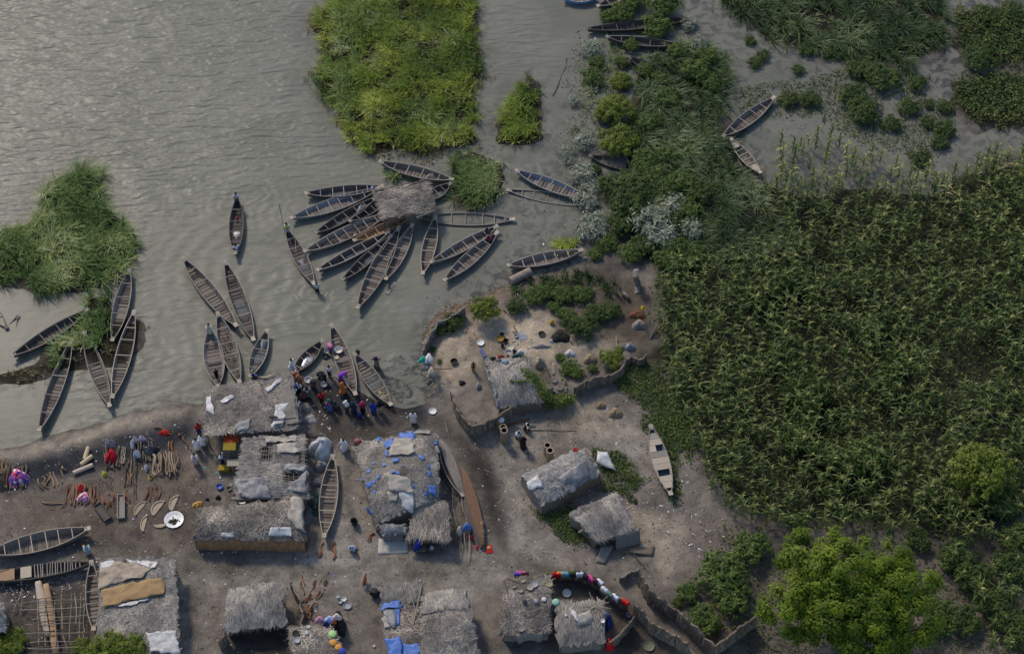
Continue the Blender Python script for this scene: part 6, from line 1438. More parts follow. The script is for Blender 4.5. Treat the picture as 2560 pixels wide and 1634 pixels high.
# ---------------------------------------------------------------- people
SKIN = M('skin', (.050, .028, .019), (.036, .020, .014), scale=6, rough=.6, bump=0, rnd=.2)
HAIR = M('hair', (.008, .007, .007), rough=.9, rnd=0)
def joints(pose):
    J = dict(pel=(0, 0, .93), spine=(0, 0, 1.15), chest=(0, .01, 1.34), neck=(0, .02, 1.50), head=(0, .04, 1.60), top=(0, .03, 1.72), nose=(0, .135, 1.61))
    for s, S in ((-1, 'l'), (1, 'r')):
        J['sh' + S] = (s * .18, 0, 1.43); J['el' + S] = (s * .25, -.02, 1.16); J['wr' + S] = (s * .25, .09, .93)
        J['hip' + S] = (s * .09, 0, .90); J['kn' + S] = (s * .10, .03, .49); J['an' + S] = (s * .10, -.01, .08); J['toe' + S] = (s * .11, .15, .03)
    def rotx(names, piv, a):
        c_, s_ = math.cos(a), math.sin(a)
        for k in names:
            x, y, z = J[k]; y -= piv[1]; z -= piv[2]
            J[k] = (x, piv[1] + y * c_ + z * s_, piv[2] - y * s_ + z * c_)
    up = ['spine', 'chest', 'neck', 'head', 'top', 'nose', 'shl', 'shr', 'ell', 'elr', 'wrl', 'wrr']
    if pose == 'walk':
        J['knl'] = (-.1, .18, .52); J['anl'] = (-.1, .22, .10); J['toel'] = (-.1, .38, .06); J['knr'] = (.1, -.06, .50); J['anr'] = (.1, -.32, .14); J['toer'] = (.1, -.2, .03); J['wrl'] = (-.26, -.12, .98); J['wrr'] = (.26, .26, 1.0)
    if pose == 'bend':
        rotx(up, J['pel'], 1.05)
        for S, s in (('l', -1), ('r', 1)):
            x, y, z = J['sh' + S]; J['el' + S] = (s * .22, y + .06, z - .27); J['wr' + S] = (s * .16, y + .16, z - .50)
    if pose in ('sit', 'crouch'):
        dz = -.72 if pose == 'sit' else -.62
        for k in up + ['pel', 'hipl', 'hipr']: J[k] = (J[k][0], J[k][1], J[k][2] + dz)
        rotx(up, J['pel'], .38)
        for S, s in (('l', -1), ('r', 1)):
            J['kn' + S] = (s * .18, .38, .52); J['an' + S] = (s * .15, .30, .08); J['toe' + S] = (s * .16, .48, .03)
            J['el' + S] = (s * .27, .26, .55); J['wr' + S] = (s * .12, .45, .58)
    if pose == 'armsup':
        for S, s in (('l', -1), ('r', 1)): J['el' + S] = (s * .38, .05, 1.45); J['wr' + S] = (s * .22, .08, 1.70)
    if pose == 'pole':
        J['ell'] = (-.30, .14, 1.22); J['wrl'] = (-.34, .34, 1.32); J['elr'] = (.12, .24, 1.2); J['wrr'] = (-.16, .36, 1.12)
    if pose == 'reach':
        for S, s in (('l', -1), ('r', 1)): J['el' + S] = (s * .22, .22, 1.22); J['wr' + S] = (s * .16, .42, 1.14)
    return {k: Vector(v) for k, v in J.items()}
def body_mesh(pose):
    J = joints(pose); names = list(J); idx = {k: i for i, k in enumerate(names)}
    V = [J[k] for k in names]; E = []; R = {}
    rad = dict(pel=.13, spine=.12, chest=.14, neck=.055, head=.088, top=.075, nose=.018, sh=.06, el=.042, wr=.03, hip=.09, kn=.055, an=.04, toe=.035)
    for k in names: R[idx[k]] = rad.get(k, rad.get(k[:-1], .05))
    def e(a, b): E.append((idx[a], idx[b]))
    e('pel', 'spine'); e('spine', 'chest'); e('chest', 'neck'); e('neck', 'head'); e('head', 'top'); e('head', 'nose')
    for S in 'lr':
        e('chest', 'sh' + S); e('sh' + S, 'el' + S); e('el' + S, 'wr' + S); e('pel', 'hip' + S); e('hip' + S, 'kn' + S); e('kn' + S, 'an' + S); e('an' + S, 'toe' + S)
        d = (J['wr' + S] - J['el' + S]).normalized(); w = J['wr' + S]
        side = d.cross(Vector((1, .2, 0))).normalized()
        V.append(w + d * .08); pi = len(V) - 1; R[pi] = .026; E.append((idx['wr' + S], pi))
        for f in range(4):
            o = side * ((f - 1.5) * .022); l = (.07, .085, .08, .06)[f]
            V.append(V[pi] + o + d * .035); R[len(V) - 1] = .0095; E.append((pi, len(V) - 1))
            V.append(V[pi] + o * 1.1 + d * (.035 + l) + Vector((0, 0, -.012))); R[len(V) - 1] = .0085; E.append((len(V) - 2, len(V) - 1))
        V.append(w + d * .05 + side * .05); R[len(V) - 1] = .011; E.append((pi, len(V) - 1))
    me = bpy.data.meshes.new('body_cage'); me.from_pydata([tuple(v) for v in V], E, [])
    o = bpy.data.objects.new('body_cage', me); col.objects.link(o)
    o.modifiers.new('s', 'SKIN'); o.modifiers.new('d', 'SUBSURF').levels = 1
    for i, sv in enumerate(me.skin_vertices[0].data): sv.radius = (R[i], R[i]); sv.use_root = (i == idx['pel'])
    dg = bpy.context.evaluated_depsgraph_get(); dg.update()
    out = bpy.data.meshes.new_from_object(o.evaluated_get(dg))
    bpy.data.objects.remove(o); bpy.data.meshes.remove(me)
    out.materials.clear(); out.materials.append(SKIN)
    for p in out.polygons: p.use_smooth = True; p.material_index = 0
    return out
def loft(path, rx, ry, n=10, side=Vector((1, 0, 0)), cap=True):
    V = []; Fc = []; m = len(path)
    for i, p in enumerate(path):
        d = (path[min(i + 1, m - 1)] - path[max(i - 1, 0)]).normalized()
        s = (side - d * side.dot(d)).normalized(); b = d.cross(s)
        for k in range(n):
            a = 6.28318 * k / n; w = 1 + (.06 * math.sin(k * 2.4 + i) if i else 0)
            V.append(p + s * (rx[i] * w * math.cos(a)) + b * (ry[i] * w * math.sin(a)))
    for i in range(m - 1):
        for k in range(n): Fc.append((i * n + k, i * n + (k + 1) % n, (i + 1) * n + (k + 1) % n, (i + 1) * n + k))
    if cap: Fc += [tuple(range(n))[::-1], tuple((m - 1) * n + k for k in range(n))]
    return V, Fc
def multi(parts):
    V = []; Fc = []
    for v, f in parts:
        o = len(V); V += list(v); Fc += [tuple(i + o for i in q) for q in f]
    me = mesh(V, Fc, SKIN, True); return me
_pm = {}
def part_mesh(kind, pose):
    k = (kind, pose)
    if k in _pm: return _pm[k]
    if kind == 'body': _pm[k] = body_mesh(pose); return _pm[k]
    J = joints(pose); seat = pose in ('sit', 'crouch')
    km = (J['knl'] + J['knr']) / 2; am = (J['anl'] + J['anr']) / 2 + Vector((0, 0, .06))
    spread = abs(J['anl'].y - J['anr'].y) * .5
    def sleeves(long):
        out = []
        for S in 'lr':
            e2 = J['wr' + S] * .9 + J['el' + S] * .1 if long else J['el' + S] * .75 + J['sh' + S] * .25
            out.append(loft([J['sh' + S] + Vector((0, 0, .02)), J['el' + S] * (.98 if long else .6) + J['sh' + S] * (.02 if long else .4), e2], [.085, .085, .10], [.085, .085, .10], 8, Vector((0, 1, .3))))
        return out
    if kind == 'robe':
        if seat: path = [J['neck'] - Vector((0, 0, .02)), J['chest'], J['spine'], J['pel'], (J['pel'] + km) / 2 + Vector((0, 0, .02)), km, am]; rx = [.09, .22, .21, .24, .27, .28, .24]; ry = [.08, .16, .16, .17, .16, .13, .12]
        else: path = [J['neck'] - Vector((0, 0, .02)), J['chest'], J['spine'], J['pel'], km, am + Vector((0, 0, .05))]; rx = [.09, .225, .21, .22, .26, .30]; ry = [.08, .15, .15, .17, .20 + spread * .5, .22 + spread]
        _pm[k] = multi([loft(path, rx, ry)] + sleeves(True))
    elif kind == 'shirt': _pm[k] = multi([loft([J['neck'] - Vector((0, 0, .02)), J['chest'], J['spine'], J['pel'] + Vector((0, 0, -.04))], [.09, .215, .19, .19], [.08, .145, .14, .15])] + sleeves(False))
    elif kind == 'trousers': _pm[k] = multi([loft([J['hip' + S] + Vector((0, 0, .06)), J['kn' + S], J['an' + S] + Vector((0, 0, .04))], [.125, .09, .085], [.135, .095, .09], 9) for S in 'lr'])
    elif kind == 'skirt':
        if seat: path = [J['pel'] + Vector((0, 0, .08)), (J['pel'] + km) / 2, km, am]; rx = [.19, .26, .28, .25]; ry = [.16, .17, .14, .12]
        else: path = [J['pel'] + Vector((0, 0, .10)), J['pel'] - Vector((0, 0, .08)), km, am]; rx = [.17, .21, .22, .23]; ry = [.15, .17, .18 + spread * .4, .18 + spread]
        _pm[k] = multi([loft(path, rx, ry)])
    elif kind == 'scarf':
        u = (J['top'] - J['head']).normalized()
        _pm[k] = multi([loft([J['top'] + u * .05, J['top'] - u * .01, J['head'] - u * .03 - Vector((0, .03, 0)), J['neck'], J['chest'] + (J['neck'] - J['chest']) * .35], [.03, .115, .125, .12, .24], [.03, .115, .12, .11, .17])])
    elif kind == 'cap':
        u = (J['top'] - J['head']).normalized(); _pm[k] = multi([loft([J['top'] + u * .055, J['top'] + u * .05, J['top'] - u * .03], [.05, .09, .10], [.05, .09, .105])])
    elif kind == 'hair':
        u = (J['top'] - J['head']).normalized(); _pm[k] = multi([loft([J['top'] + u * .05, J['top'] + u * .025, J['top'] - u * .04, J['head'] - u * .02 + Vector((0, -.03, 0))], [.03, .08, .098, .085], [.03, .08, .105, .07])])
    elif kind == 'vest': _pm[k] = multi([loft([J['neck'] - Vector((0, 0, .05)), J['chest'], J['spine'], J['pel']], [.12, .235, .21, .21], [.09, .16, .155, .165])])
    return _pm[k]
def person(label, pos, face, pose, wear, s=1.0, group='people of the lakeside market'):
    """wear: list of (garment, colour); face: heading in degrees, 0 = away from the camera, 90 = to the left"""
    r = thing('person', label, 'person', pos, group, (0, 0, math.radians(face)))
    r.scale = (s, s, s)
    obj('body', part_mesh('body', pose), r)
    if not any(k in ('scarf', 'cap') for k, _ in wear): wear = wear + [('hair', None)]
    for k, c_ in wear:
        o = obj({'scarf': 'headscarf'}.get(k, k), part_mesh(k, pose), r)
        o.material_slots[0].link = 'OBJECT'; o.material_slots[0].material = HAIR if k == 'hair' else (c_ if not isinstance(c_, tuple) else cloth(c_))
    return r
WH = (.80, .79, .79); CR = (.55, .50, .42); NV = (.02, .03, .13); BK = (.015, .015, .016); BL = (.03, .06, .36); DG = (.06, .06, .065)
T = lambda x, y, dz=0: gnd('T1', x, y, dz)
person('man in a white robe at the lake corner of the market shed', T(225, 455), 60, 'walk', [('robe', WH)])
person('woman with a white headscarf and orange shawl at the shed crowd', T(300, 650), 200, 'stand', [('shirt', (.55, .20, .08)), ('skirt', BL), ('scarf', (.6, .42, .36))])
person('woman in an orange shawl squeezed behind the blue dress at the shed', T(350, 725), 170, 'stand', [('robe', (.42, .17, .08)), ('scarf', (.42, .17, .08))])
person('woman in a bright blue dress bending at the shed edge', T(285, 825), 120, 'bend', [('robe', BL), ('scarf', (.06, .07, .3))])
person('man in a pale blue shirt and black trousers at the shed', T(355, 860), 140, 'stand', [('shirt', (.5, .54, .66)), ('trousers', BK)])
person('woman in white top and dark patterned skirt near the shed', T(490, 935), 190, 'stand', [('shirt', (.42, .40, .38)), ('skirt', pattern('check_grey', [(.05, .05, .06), (.18, .18, .19), (.03, .03, .04)], 12)), ('scarf', (.05, .03, .03))])
person('girl with a pinkish scarf and grey dress standing beside a white basin', T(590, 765), 180, 'stand', [('robe', (.10, .095, .10)), ('scarf', (.30, .20, .20))], .85)
person('man in a white shirt with both hands raised to his head', T(870, 560), 150, 'armsup', [('shirt', WH), ('trousers', (.05, .03, .09))])
person('person in black bending over the blue basin', T(800, 660), 95, 'bend', [('shirt', BK), ('trousers', BK)])
person('woman in purple dress leaning on the canoe', T(1060, 645), 280, 'bend', [('robe', (.20, .05, .42)), ('scarf', (.30, .06, .30))])
person('woman in an orange wrap beside the canoe tip', T(1105, 865), 320, 'walk', [('robe', (.50, .17, .05)), ('scarf', (.45, .16, .05))])
person('man in a red shirt and black trousers on the beach', T(735, 1035), 200, 'stand', [('shirt', (.50, .015, .02)), ('trousers', BK)])
person('man in a tan robe behind the red shirted man', T(860, 985), 180, 'stand', [('robe', (.27, .19, .10))])
person('woman in pink, green and blue cloth walking on the beach', T(865, 1155), 230, 'walk', [('shirt', (.42, .06, .22)), ('skirt', (.10, .14, .36)), ('scarf', (.02, .18, .10))])
person('person in grey crouching in the middle of the beach', T(1000, 1070), 150, 'crouch', [('robe', (.13, .13, .13)), ('scarf', DG)])
person('woman with a white headscarf over a dark skirt', T(1170, 1185), 330, 'stand', [('shirt', WH), ('skirt', DG), ('scarf', WH)])
person('woman in dark blue standing beside the white scarf woman', T(1295, 1215), 350, 'stand', [('robe', (.03, .03, .08)), ('scarf', (.025, .025, .07))])
person('child in deep blue crouching in front of the shoppers row', T(1400, 1315), 20, 'crouch', [('robe', (.02, .03, .2)), ('scarf', (.12, .13, .12))], .9)
person('woman in maroon with a pink scarf in the shoppers row', T(1450, 1205), 10, 'stand', [('shirt', (.22, .02, .06)), ('skirt', BK), ('scarf', (.50, .04, .12))])
person('man in a royal blue robe in the shoppers row', T(1640, 1205), 170, 'stand', [('robe', BL)])
person('person with black top and cream skirt at the end of the shoppers row', T(1755, 1195), 20, 'stand', [('shirt', BK), ('skirt', (.34, .30, .20)), ('scarf', BK)])
person('person wading with a dark bundle on the head by the mud', T(1690, 395, -.2), 180, 'armsup', [('robe', pattern('camo', [(.18, .16, .11), (.10, .09, .06), (.24, .22, .16)], 8)), ('scarf', (.05, .02, .07))])
person('dark child standing at the bow of the drawn up canoe', T(1365, 215, -.1), 180, 'stand', [('shirt', DG), ('trousers', BK)], .7)
person('woman in pink standing in the shallows by the canoe bow', T(870, 85, -.15), 200, 'bend', [('robe', (.40, .14, .30)), ('scarf', (.40, .16, .26))])
person('person in white half under the shed edge', T(260, 955), 200, 'stand', [('shirt', WH), ('trousers', BK)])
person('woman in maroon kneeling with a basin at the shed', T(375, 960), 300, 'crouch', [('robe', (.16, .09, .08)), ('scarf', (.14, .06, .06))])
person('man in white leaning out from the shed edge above the grey robe', T(320, 1180), 210, 'walk', [('shirt', WH), ('trousers', (.35, .34, .36))])
person('man in a grey robe at the shed edge', T(345, 1360), 150, 'stand', [('robe', (.30, .31, .30))])
S2 = lambda k, t, y=0: inboat(k, t, y, .09)
person('paddler in pale violet at the far end of the paddled canoe', S2(36, -.93), 180, 'reach', [('shirt', (.45, .42, .55)), ('trousers', DG)])
person('boatman in white sitting at the near end of the paddled canoe', S2(36, .86, .1), 20, 'sit', [('shirt', (.58, .60, .68)), ('trousers', NV)])
person('man in a yellow vest poling the dark canoe', S2(18, -.93), 180, 'pole', [('shirt', (.50, .50, .5)), ('vest', (.48, .55, .02)), ('trousers', (.35, .36, .38))])
person('boy wading with a white cloth at the stern of the dark canoe', at('S2', 972, 750, -.25), 15, 'stand', [('shirt', (.5, .5, .52)), ('trousers', BK)], .95)
person('man in a cream robe standing on the bow of the wide canoe', S2(39, -.93), 190, 'reach', [('robe', CR)])
person('dark child standing in the wide canoe at the shed', S2(39, .62), 210, 'stand', [('shirt', BK), ('trousers', BK)], .75)
person('person in a blue shirt at the shed corner canoe', S2(41, .93, .3), 170, 'sit', [('shirt', (.10, .16, .42)), ('trousers', DG)])
R2p = lambda x, y: gnd('R2', x, y)
person('man in a red shirt by the shed post', R2p(175, 605), 210, 'stand', [('shirt', (.45, .03, .03)), ('trousers', NV)])
person('man in white beside the red shirted man at the shed post', R2p(202, 690), 180, 'stand', [('robe', WH)])
person('man in a white robe facing away near the shed corner', R2p(160, 722), 10, 'stand', [('robe', WH)])
person('man in a cream robe beside the small heap at the shed', R2p(150, 825), 190, 'reach', [('robe', (.60, .52, .50))])
person('man in a white shirt and dark trousers at the stall table', R2p(345, 825), 250, 'stand', [('shirt', WH), ('trousers', (.04, .03, .12))])
person('man in a white robe walking in the lane', R2p(1245, 722), 150, 'walk', [('robe', WH)])
person('person in a maroon patterned dress at the tarpaulin hut corner', R2p(1340, 690), 220, 'bend', [('robe', pattern('maroon_print', [(.18, .05, .04), (.30, .20, .16), (.10, .02, .03)], 10)), ('scarf', (.12, .03, .03))])
person('person in dark clothes crouching beside the biggest hut', R2p(1330, 1255), 150, 'crouch', [('robe', (.02, .022, .035)), ('scarf', BK)])
person('man in light blue with a cap sitting in the lane', R2p(1310, 1450), 170, 'sit', [('robe', (.42, .52, .66)), ('cap', (.5, .46, .42))])
person('person in bright blue working under the lean-to', gnd('R3', 745, 1365), 350, 'bend', [('robe', (.025, .04, .30)), ('scarf', (.03, .05, .33))])
person('man in pale blue carrying a yellow can by the large land canoe', gnd('R1', 585, 880), 200, 'reach', [('robe', (.42, .50, .55))])
jerry('yellow can held by the man beside the large land canoe', gnd('R1', 572, 868, .75), .4)
R5p = lambda x, y: gnd('R5', x, y)
person('man in white sitting beside the woven baskets', R5p(345, 190), 240, 'sit', [('robe', (.55, .56, .64))])
person('man in a white shirt and black vest sitting by the grey green tray', R5p(430, 135), 280, 'sit', [('shirt', WH), ('vest', BK), ('trousers', DG)])
person('person in a black gown walking near the baskets', R5p(415, 300), 190, 'walk', [('robe', (.03, .022, .022)), ('scarf', BK)])
R4p = lambda x, y: gnd('R4', x, y)
person('man in a white robe on the dark mud near the white bowl', R4p(50, 1375), 180, 'stand', [('robe', WH)])
person('child without shirt standing by the creeper hut wall', R4p(597, 900), 190, 'stand', [('trousers', (.24, .09, .04))], .8)
person('person in a red shirt sitting in the far end of the canoe nearer the village', S2(16, .80), 120, 'sit', [('shirt', (.26, .02, .05)), ('trousers', DG)])
person('person in grey sitting in the far end of the canoe nearer the shelter', S2(15, .82), 120, 'sit', [('shirt', DG), ('trousers', DG)])
# the red brown goat in the path
def goat(label, p, rz):
    o = bpy.data.objects.new('goat_cage', bpy.data.meshes.new('goat_cage'))
    V = [(0, 0, .5), (.28, 0, .52), (.45, 0, .66), (.58, 0, .70), (.70, 0, .62), (-.28, 0, .52), (-.40, 0, .58), (.52, .08, .72), (.52, -.08, .72)]
    E = [(0, 1), (1, 2), (2, 3), (3, 4), (0, 5), (5, 6), (3, 7), (3, 8)]; R = [.16, .13, .08, .07, .035, .14, .03, .02, .02]
    for x in (.26, -.26):
        for s in (-1, 1):
            a = len(V); V += [(x, s * .09, .36), (x + (.02 if x > 0 else -.05), s * .09, .18), (x, s * .09, .02)]; R += [.06, .03, .025]
            E += [(1 if x > 0 else 5, a), (a, a + 1), (a + 1, a + 2)]
    o.data.from_pydata(V, E, []); col.objects.link(o); o.modifiers.new('s', 'SKIN'); o.modifiers.new('d', 'SUBSURF').levels = 1
    for i, sv in enumerate(o.data.skin_vertices[0].data): sv.radius = (R[i], R[i]); sv.use_root = i == 0
    dg = bpy.context.evaluated_depsgraph_get(); dg.update(); me = bpy.data.meshes.new_from_object(o.evaluated_get(dg)); bpy.data.objects.remove(o)
    me.materials.clear(); me.materials.append(M('goat_hide', (.14, .035, .022), rough=.9))
    return single('goat', me, label, 'goat', p, None, (0, 0, rz))
goat('small red brown goat standing in the path by the mat roof', gnd('R6', 1388, 280), 1.4)
# ---------------------------------------------------------------- vegetation
G_ISLAND = AM('grass_island', [(0, (0.1144, 0.1795, 0.0375)), (0.45, (0.2859, 0.3744, 0.075)), (0.8, (0.515, 0.5801, 0.1276)), (1, (0.8201, 0.7673, 0.319))], transl=.40)
G_REED = AM('grass_reed', [(0, (0.022, 0.0506, 0.0154)), (0.4, (0.0528, 0.0968, 0.0286)), (0.72, (0.11, 0.165, 0.055)), (1, (0.286, 0.341, 0.176))], transl=.36, rough=.5, spec=.4)
G_LEFT = AM('grass_left', [(0, (0.081, 0.1478, 0.0476)), (0.45, (0.2024, 0.2956, 0.0955)), (0.8, (0.388, 0.4659, 0.1911)), (1, (0.7423, 0.7391, 0.4774))], transl=.40)
G_DRY = AM('grass_dry', [(0, (0.078, 0.0624, 0.0312)), (0.5, (0.169, 0.1365, 0.065)), (1, (0.351, 0.286, 0.156))], transl=.2)
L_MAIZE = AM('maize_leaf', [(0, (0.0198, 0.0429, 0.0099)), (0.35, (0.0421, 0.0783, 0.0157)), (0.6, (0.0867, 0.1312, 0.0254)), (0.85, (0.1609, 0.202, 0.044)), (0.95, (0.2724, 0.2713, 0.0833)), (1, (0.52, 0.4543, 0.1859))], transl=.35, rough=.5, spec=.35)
L_DARK = AM('leaf_dark', [(0, (0.0236, 0.0469, 0.0129)), (0.5, (0.0511, 0.0871, 0.0201)), (0.85, (0.1082, 0.1507, 0.0345)), (1, (0.1966, 0.2177, 0.0646))], transl=.35, rough=.55)
L_MID = AM('leaf_mid', [(0, (0.033, 0.063, 0.015)), (0.5, (0.078, 0.1275, 0.027)), (0.85, (0.15, 0.2025, 0.045)), (1, (0.255, 0.285, 0.09))], transl=.36, rough=.55)
L_YELLOW = AM('leaf_yellow', [(0, (0.0524, 0.0823, 0.012)), (0.5, (0.1197, 0.1646, 0.0209)), (0.85, (0.1945, 0.2319, 0.0299)), (1, (0.2693, 0.2842, 0.0598))], transl=.32, rough=.55)
L_SILVER = AM('leaf_silver', [(0, (0.0814, 0.1092, 0.0711)), (0.5, (0.208, 0.2351, 0.1705)), (0.85, (0.3798, 0.3947, 0.3056)), (1, (0.5969, 0.5879, 0.469))], transl=.2, rough=.6)
L_TREE = AM('leaf_tree', [(0, (0.0377, 0.0683, 0.005)), (0.5, (0.089, 0.1403, 0.008)), (0.85, (0.1542, 0.2122, 0.012)), (1, (0.2313, 0.2787, 0.0239))], transl=.30, rough=.55)
BARK = M('bark', (.12, .095, .075), (.06, .047, .037), scale=5, stretch=(3, 3, .6))
def clear_of(P, discs):
    k = np.ones(len(P), bool)
    for (x, y, r_) in discs: k &= ((P[:, 0] - x) ** 2 + (P[:, 1] - y) ** 2) > r_ * r_
    return k
# canoes keep the plants out of their hulls
def canoe_keep(P, grow=.1):
    k = np.ones(len(P), bool)
    for r_, L, W, H in BOATS.values():
        a = r_.rotation_euler[2]; d = P - np.array(r_.location[:2])
        x = d @ np.array([math.cos(a), math.sin(a)]); y = d @ np.array([-math.sin(a), math.cos(a)])
        hw = W / 2 * (1 - np.clip(np.abs(x) / (L / 2), 0, 1) ** 2.1) + grow
        k &= ~((np.abs(x) < L / 2) & (np.abs(y) < hw))
    return k
def tufts(name, label, pg, mat, dens, h, nb, lean=.55, wind=(-.25, -.2), width=.095, gaps=.0, seed=1, cat='grass', pts=None, droop=.5, segs=3):
    """grass in tufts of arching blades over a ground polygon"""
    if pts is None:
        c_ = pg.mean(0); P = scatter(c_ + (pg - c_) * 1.14, dens)
        P = P[sdist(P, pg) + min(1.3, .13 * math.sqrt((pg.max(0) - pg.min(0)).prod())) * noise2(P[:, 0], P[:, 1], .55, seed + 8, 4) + RNG.normal(0, .15, len(P)) > .0]
    else: P = pts
    if pts is None: P = P[canoe_keep(P)]
    nz = noise2(P[:, 0], P[:, 1], .33, seed, 3)
    if gaps: P = P[nz > -1 + gaps * 2 * .72]; nz = noise2(P[:, 0], P[:, 1], .33, seed, 3)
    n = len(P)
    gzv = np.maximum(gz(P[:, 0], P[:, 1]), -.05)
    hs = h * (1 + .65 * noise2(P[:, 0], P[:, 1], .45, seed + 2, 2)) * RNG.uniform(.7, 1.2, n)
    tone = np.clip(.5 + 1.25 * noise2(P[:, 0], P[:, 1], .3, seed + 4, 3), 0, 1)
    B = np.repeat(np.c_[P, gzv], nb, 0); H = np.repeat(hs, nb) * RNG.uniform(.6, 1.15, n * nb); N_ = n * nb
    a = RNG.random(N_) * 6.283; r_ = RNG.random(N_) ** .6
    out = np.c_[np.cos(a), np.sin(a), np.zeros(N_)]
    B[:, :2] += out[:, :2] * (r_ * .22)[:, None]
    d = out * (r_ * lean)[:, None] + np.array([[wind[0] * .5, wind[1] * .5, 1.0]]); d /= np.linalg.norm(d, axis=1, keepdims=True)
    dr = (out * .55 + np.array([[wind[0], wind[1], 0]])) * (H * droop)[:, None] * r_[:, None]; dr[:, 2] = -H * droop * .75 * r_
    rn = np.clip(np.repeat(tone, nb) * .60 + np.repeat(RNG.random(n), nb) * .22 + RNG.random(N_) * .26, 0, 1)
    V, Q, R = blades(B, d, H, np.full(N_, width) * RNG.uniform(.6, 1.4, N_), dr, segs, None, rn)
    return tag(obj(name, npmesh(V, Q, mat, {'rnd': R})), label, cat, kind='stuff')
# --- grass islands
def shrink(pg, k):
    c_ = pg.mean(0); return c_ + (pg - c_) * k
tufts('grass_island', 'yellow green grass covering the big floating island', shrink(ISL_A, .99), G_ISLAND, 3.0, 1.2, 24, gaps=.43, seed=3, width=.062)
tufts('grass_island', 'taller darker green grass patches on the big floating island', shrink(ISL_A, .96), G_LEFT, 1.2, 1.5, 24, gaps=.60, seed=33, width=.065)
tufts('grass_island', 'brown dry sedge round the rim and gaps of the big floating island', shrink(ISL_A, 1.04), G_DRY, 2.6, .5, 12, seed=4, width=.06)
tufts('grass_island', 'tall green grass on the small wedge island', shrink(ISL_B, .97), G_ISLAND, 3.2, 1.2, 24, width=.065, seed=7)
tufts('grass_island', 'grass on the clump beside the canoe shelter', shrink(ISL_C, .95), G_LEFT, 3.0, 1.25, 24, width=.065, gaps=.2, seed=8)
tufts('grass_island', 'tall arching grass on the island at the picture edge', ISL_D, G_LEFT, 2.6, 1.8, 24, width=.065, seed=9, droop=.65, wind=(.25, -.15))
tufts('grass_island', 'fresh grass on the islet among the moored canoes', F((205, 705), (255, 690), (268, 750), (250, 800), (205, 840), (150, 862), (110, 868), (100, 830), (195, 765)), G_LEFT, 2.8, 1.2, 17, seed=10)
tufts('grass_island', 'low dry grass on the muddy rim of the islet', ISL_E, G_DRY, 1.5, .4, 10, gaps=.3, seed=11)
tufts('shore_grass', 'grass between the wedge island and the shelter', F((900, 415), (985, 400), (990, 425), (910, 440)), G_LEFT, 4, .8, 20, seed=12)
tufts('shore_grass', 'yellowish weed band below the big floating island', F((860, 362), (1110, 350), (1100, 385), (960, 380)), G_DRY, 2.2, .5, 12, gaps=.35, seed=13)
# --- reed bed along the marsh
REEDS = F((1560, 118), (1650, 105), (1700, 138), (1712, 230), (1708, 312), (1748, 385), (1795, 430), (1830, 520), (1850, 600), (1700, 640), (1560, 600), (1470, 520), (1425, 470), (1450, 430), (1505, 378), (1490, 300), (1490, 235), (1530, 175))
tufts('reed_bed', 'dense dark drooping reed bed beside the marsh channel', REEDS, G_REED, 1.5, 1.45, 26, lean=.95, seed=15, droop=.8, wind=(.2, -.3), width=.085)
tufts('reed_bed', 'rough grass on the lake side of the reed bed', F((1400, 330), (1480, 200), (1540, 130), (1480, 60), (1400, 90), (1360, 200), (1370, 300)), G_LEFT, .9, .8, 16, gaps=.5, seed=16)
tufts('reed_bed', 'dark reed mass along the top of the picture', LAND[1], G_REED, 1.5, 1.4, 24, lean=.9, seed=17, droop=.75, wind=(.1, -.3), width=.095)
tufts('shore_grass', 'bright grass tuft at the bow of the lone grey canoe', poly('S4', [(560, 1110), (770, 1090), (780, 1160), (580, 1190)]), G_ISLAND, 7, 1.0, 22, seed=18)
tufts('shore_grass', 'coarse grass on the bank above the compound', poly('R4', [(930, 160), (1150, 60), (1500, 20), (1700, 60), (1900, 150), (1850, 300), (1500, 260), (1250, 260), (1000, 240)]), G_REED, 2.2, .9, 20, gaps=.3, seed=19)
def lowleaf(name, label, pgs, mat, dens, h, size, gaps=0., seed=1, cat='weeds'):
    """ground cover of small broad leaves"""
    Ps = []
    for p_ in pgs:
        c_ = p_.mean(0); q_ = scatter(c_ + (p_ - c_) * 1.25, dens)
        Ps.append(q_[sdist(q_, p_) + 1.1 * noise2(q_[:, 0], q_[:, 1], .8, seed + 7, 3) + RNG.normal(0, .25, len(q_)) > .1])
    Ps = np.concatenate(Ps)
    Ps = Ps[canoe_keep(Ps)]
    nz = noise2(Ps[:, 0], Ps[:, 1], .45, seed, 3)
    Ps = Ps[nz > -1 + gaps * 1.5]; nz = noise2(Ps[:, 0], Ps[:, 1], .9, seed + 3, 3)
    n = len(Ps); z = np.maximum(gz(Ps[:, 0], Ps[:, 1]), 0) + h * (RNG.random(n) ** .7) * (.55 + .6 * np.clip(nz + .4, 0, 1))
    nr = np.c_[RNG.normal(0, .45, n), RNG.normal(0, .45, n), np.ones(n)]
    rn = np.clip(RNG.random(n) * .6 + .3 + .3 * nz, 0, 1)
    V, Q, R = leaves(np.c_[Ps, z], nr, size * RNG.uniform(.6, 1.4, n), rn, .6)
    return tag(obj(name, npmesh(V, Q, mat, {'rnd': R})), label, cat, kind='stuff')
lowleaf('weeds', 'low green weeds round the barrel roofed hut and the open straw hut', [poly('R5', [(1100, 330), (1500, 450), (1520, 620), (1180, 700), (1130, 560)]), poly('R5', [(460, 860), (620, 960), (850, 820), (980, 980), (1100, 1240), (900, 1270), (680, 1100), (560, 980)]), poly('R5', [(1130, 720), (1500, 600), (1600, 640), (1480, 840), (1340, 760)])], L_DARK, 150, .30, .20, .16, 5)
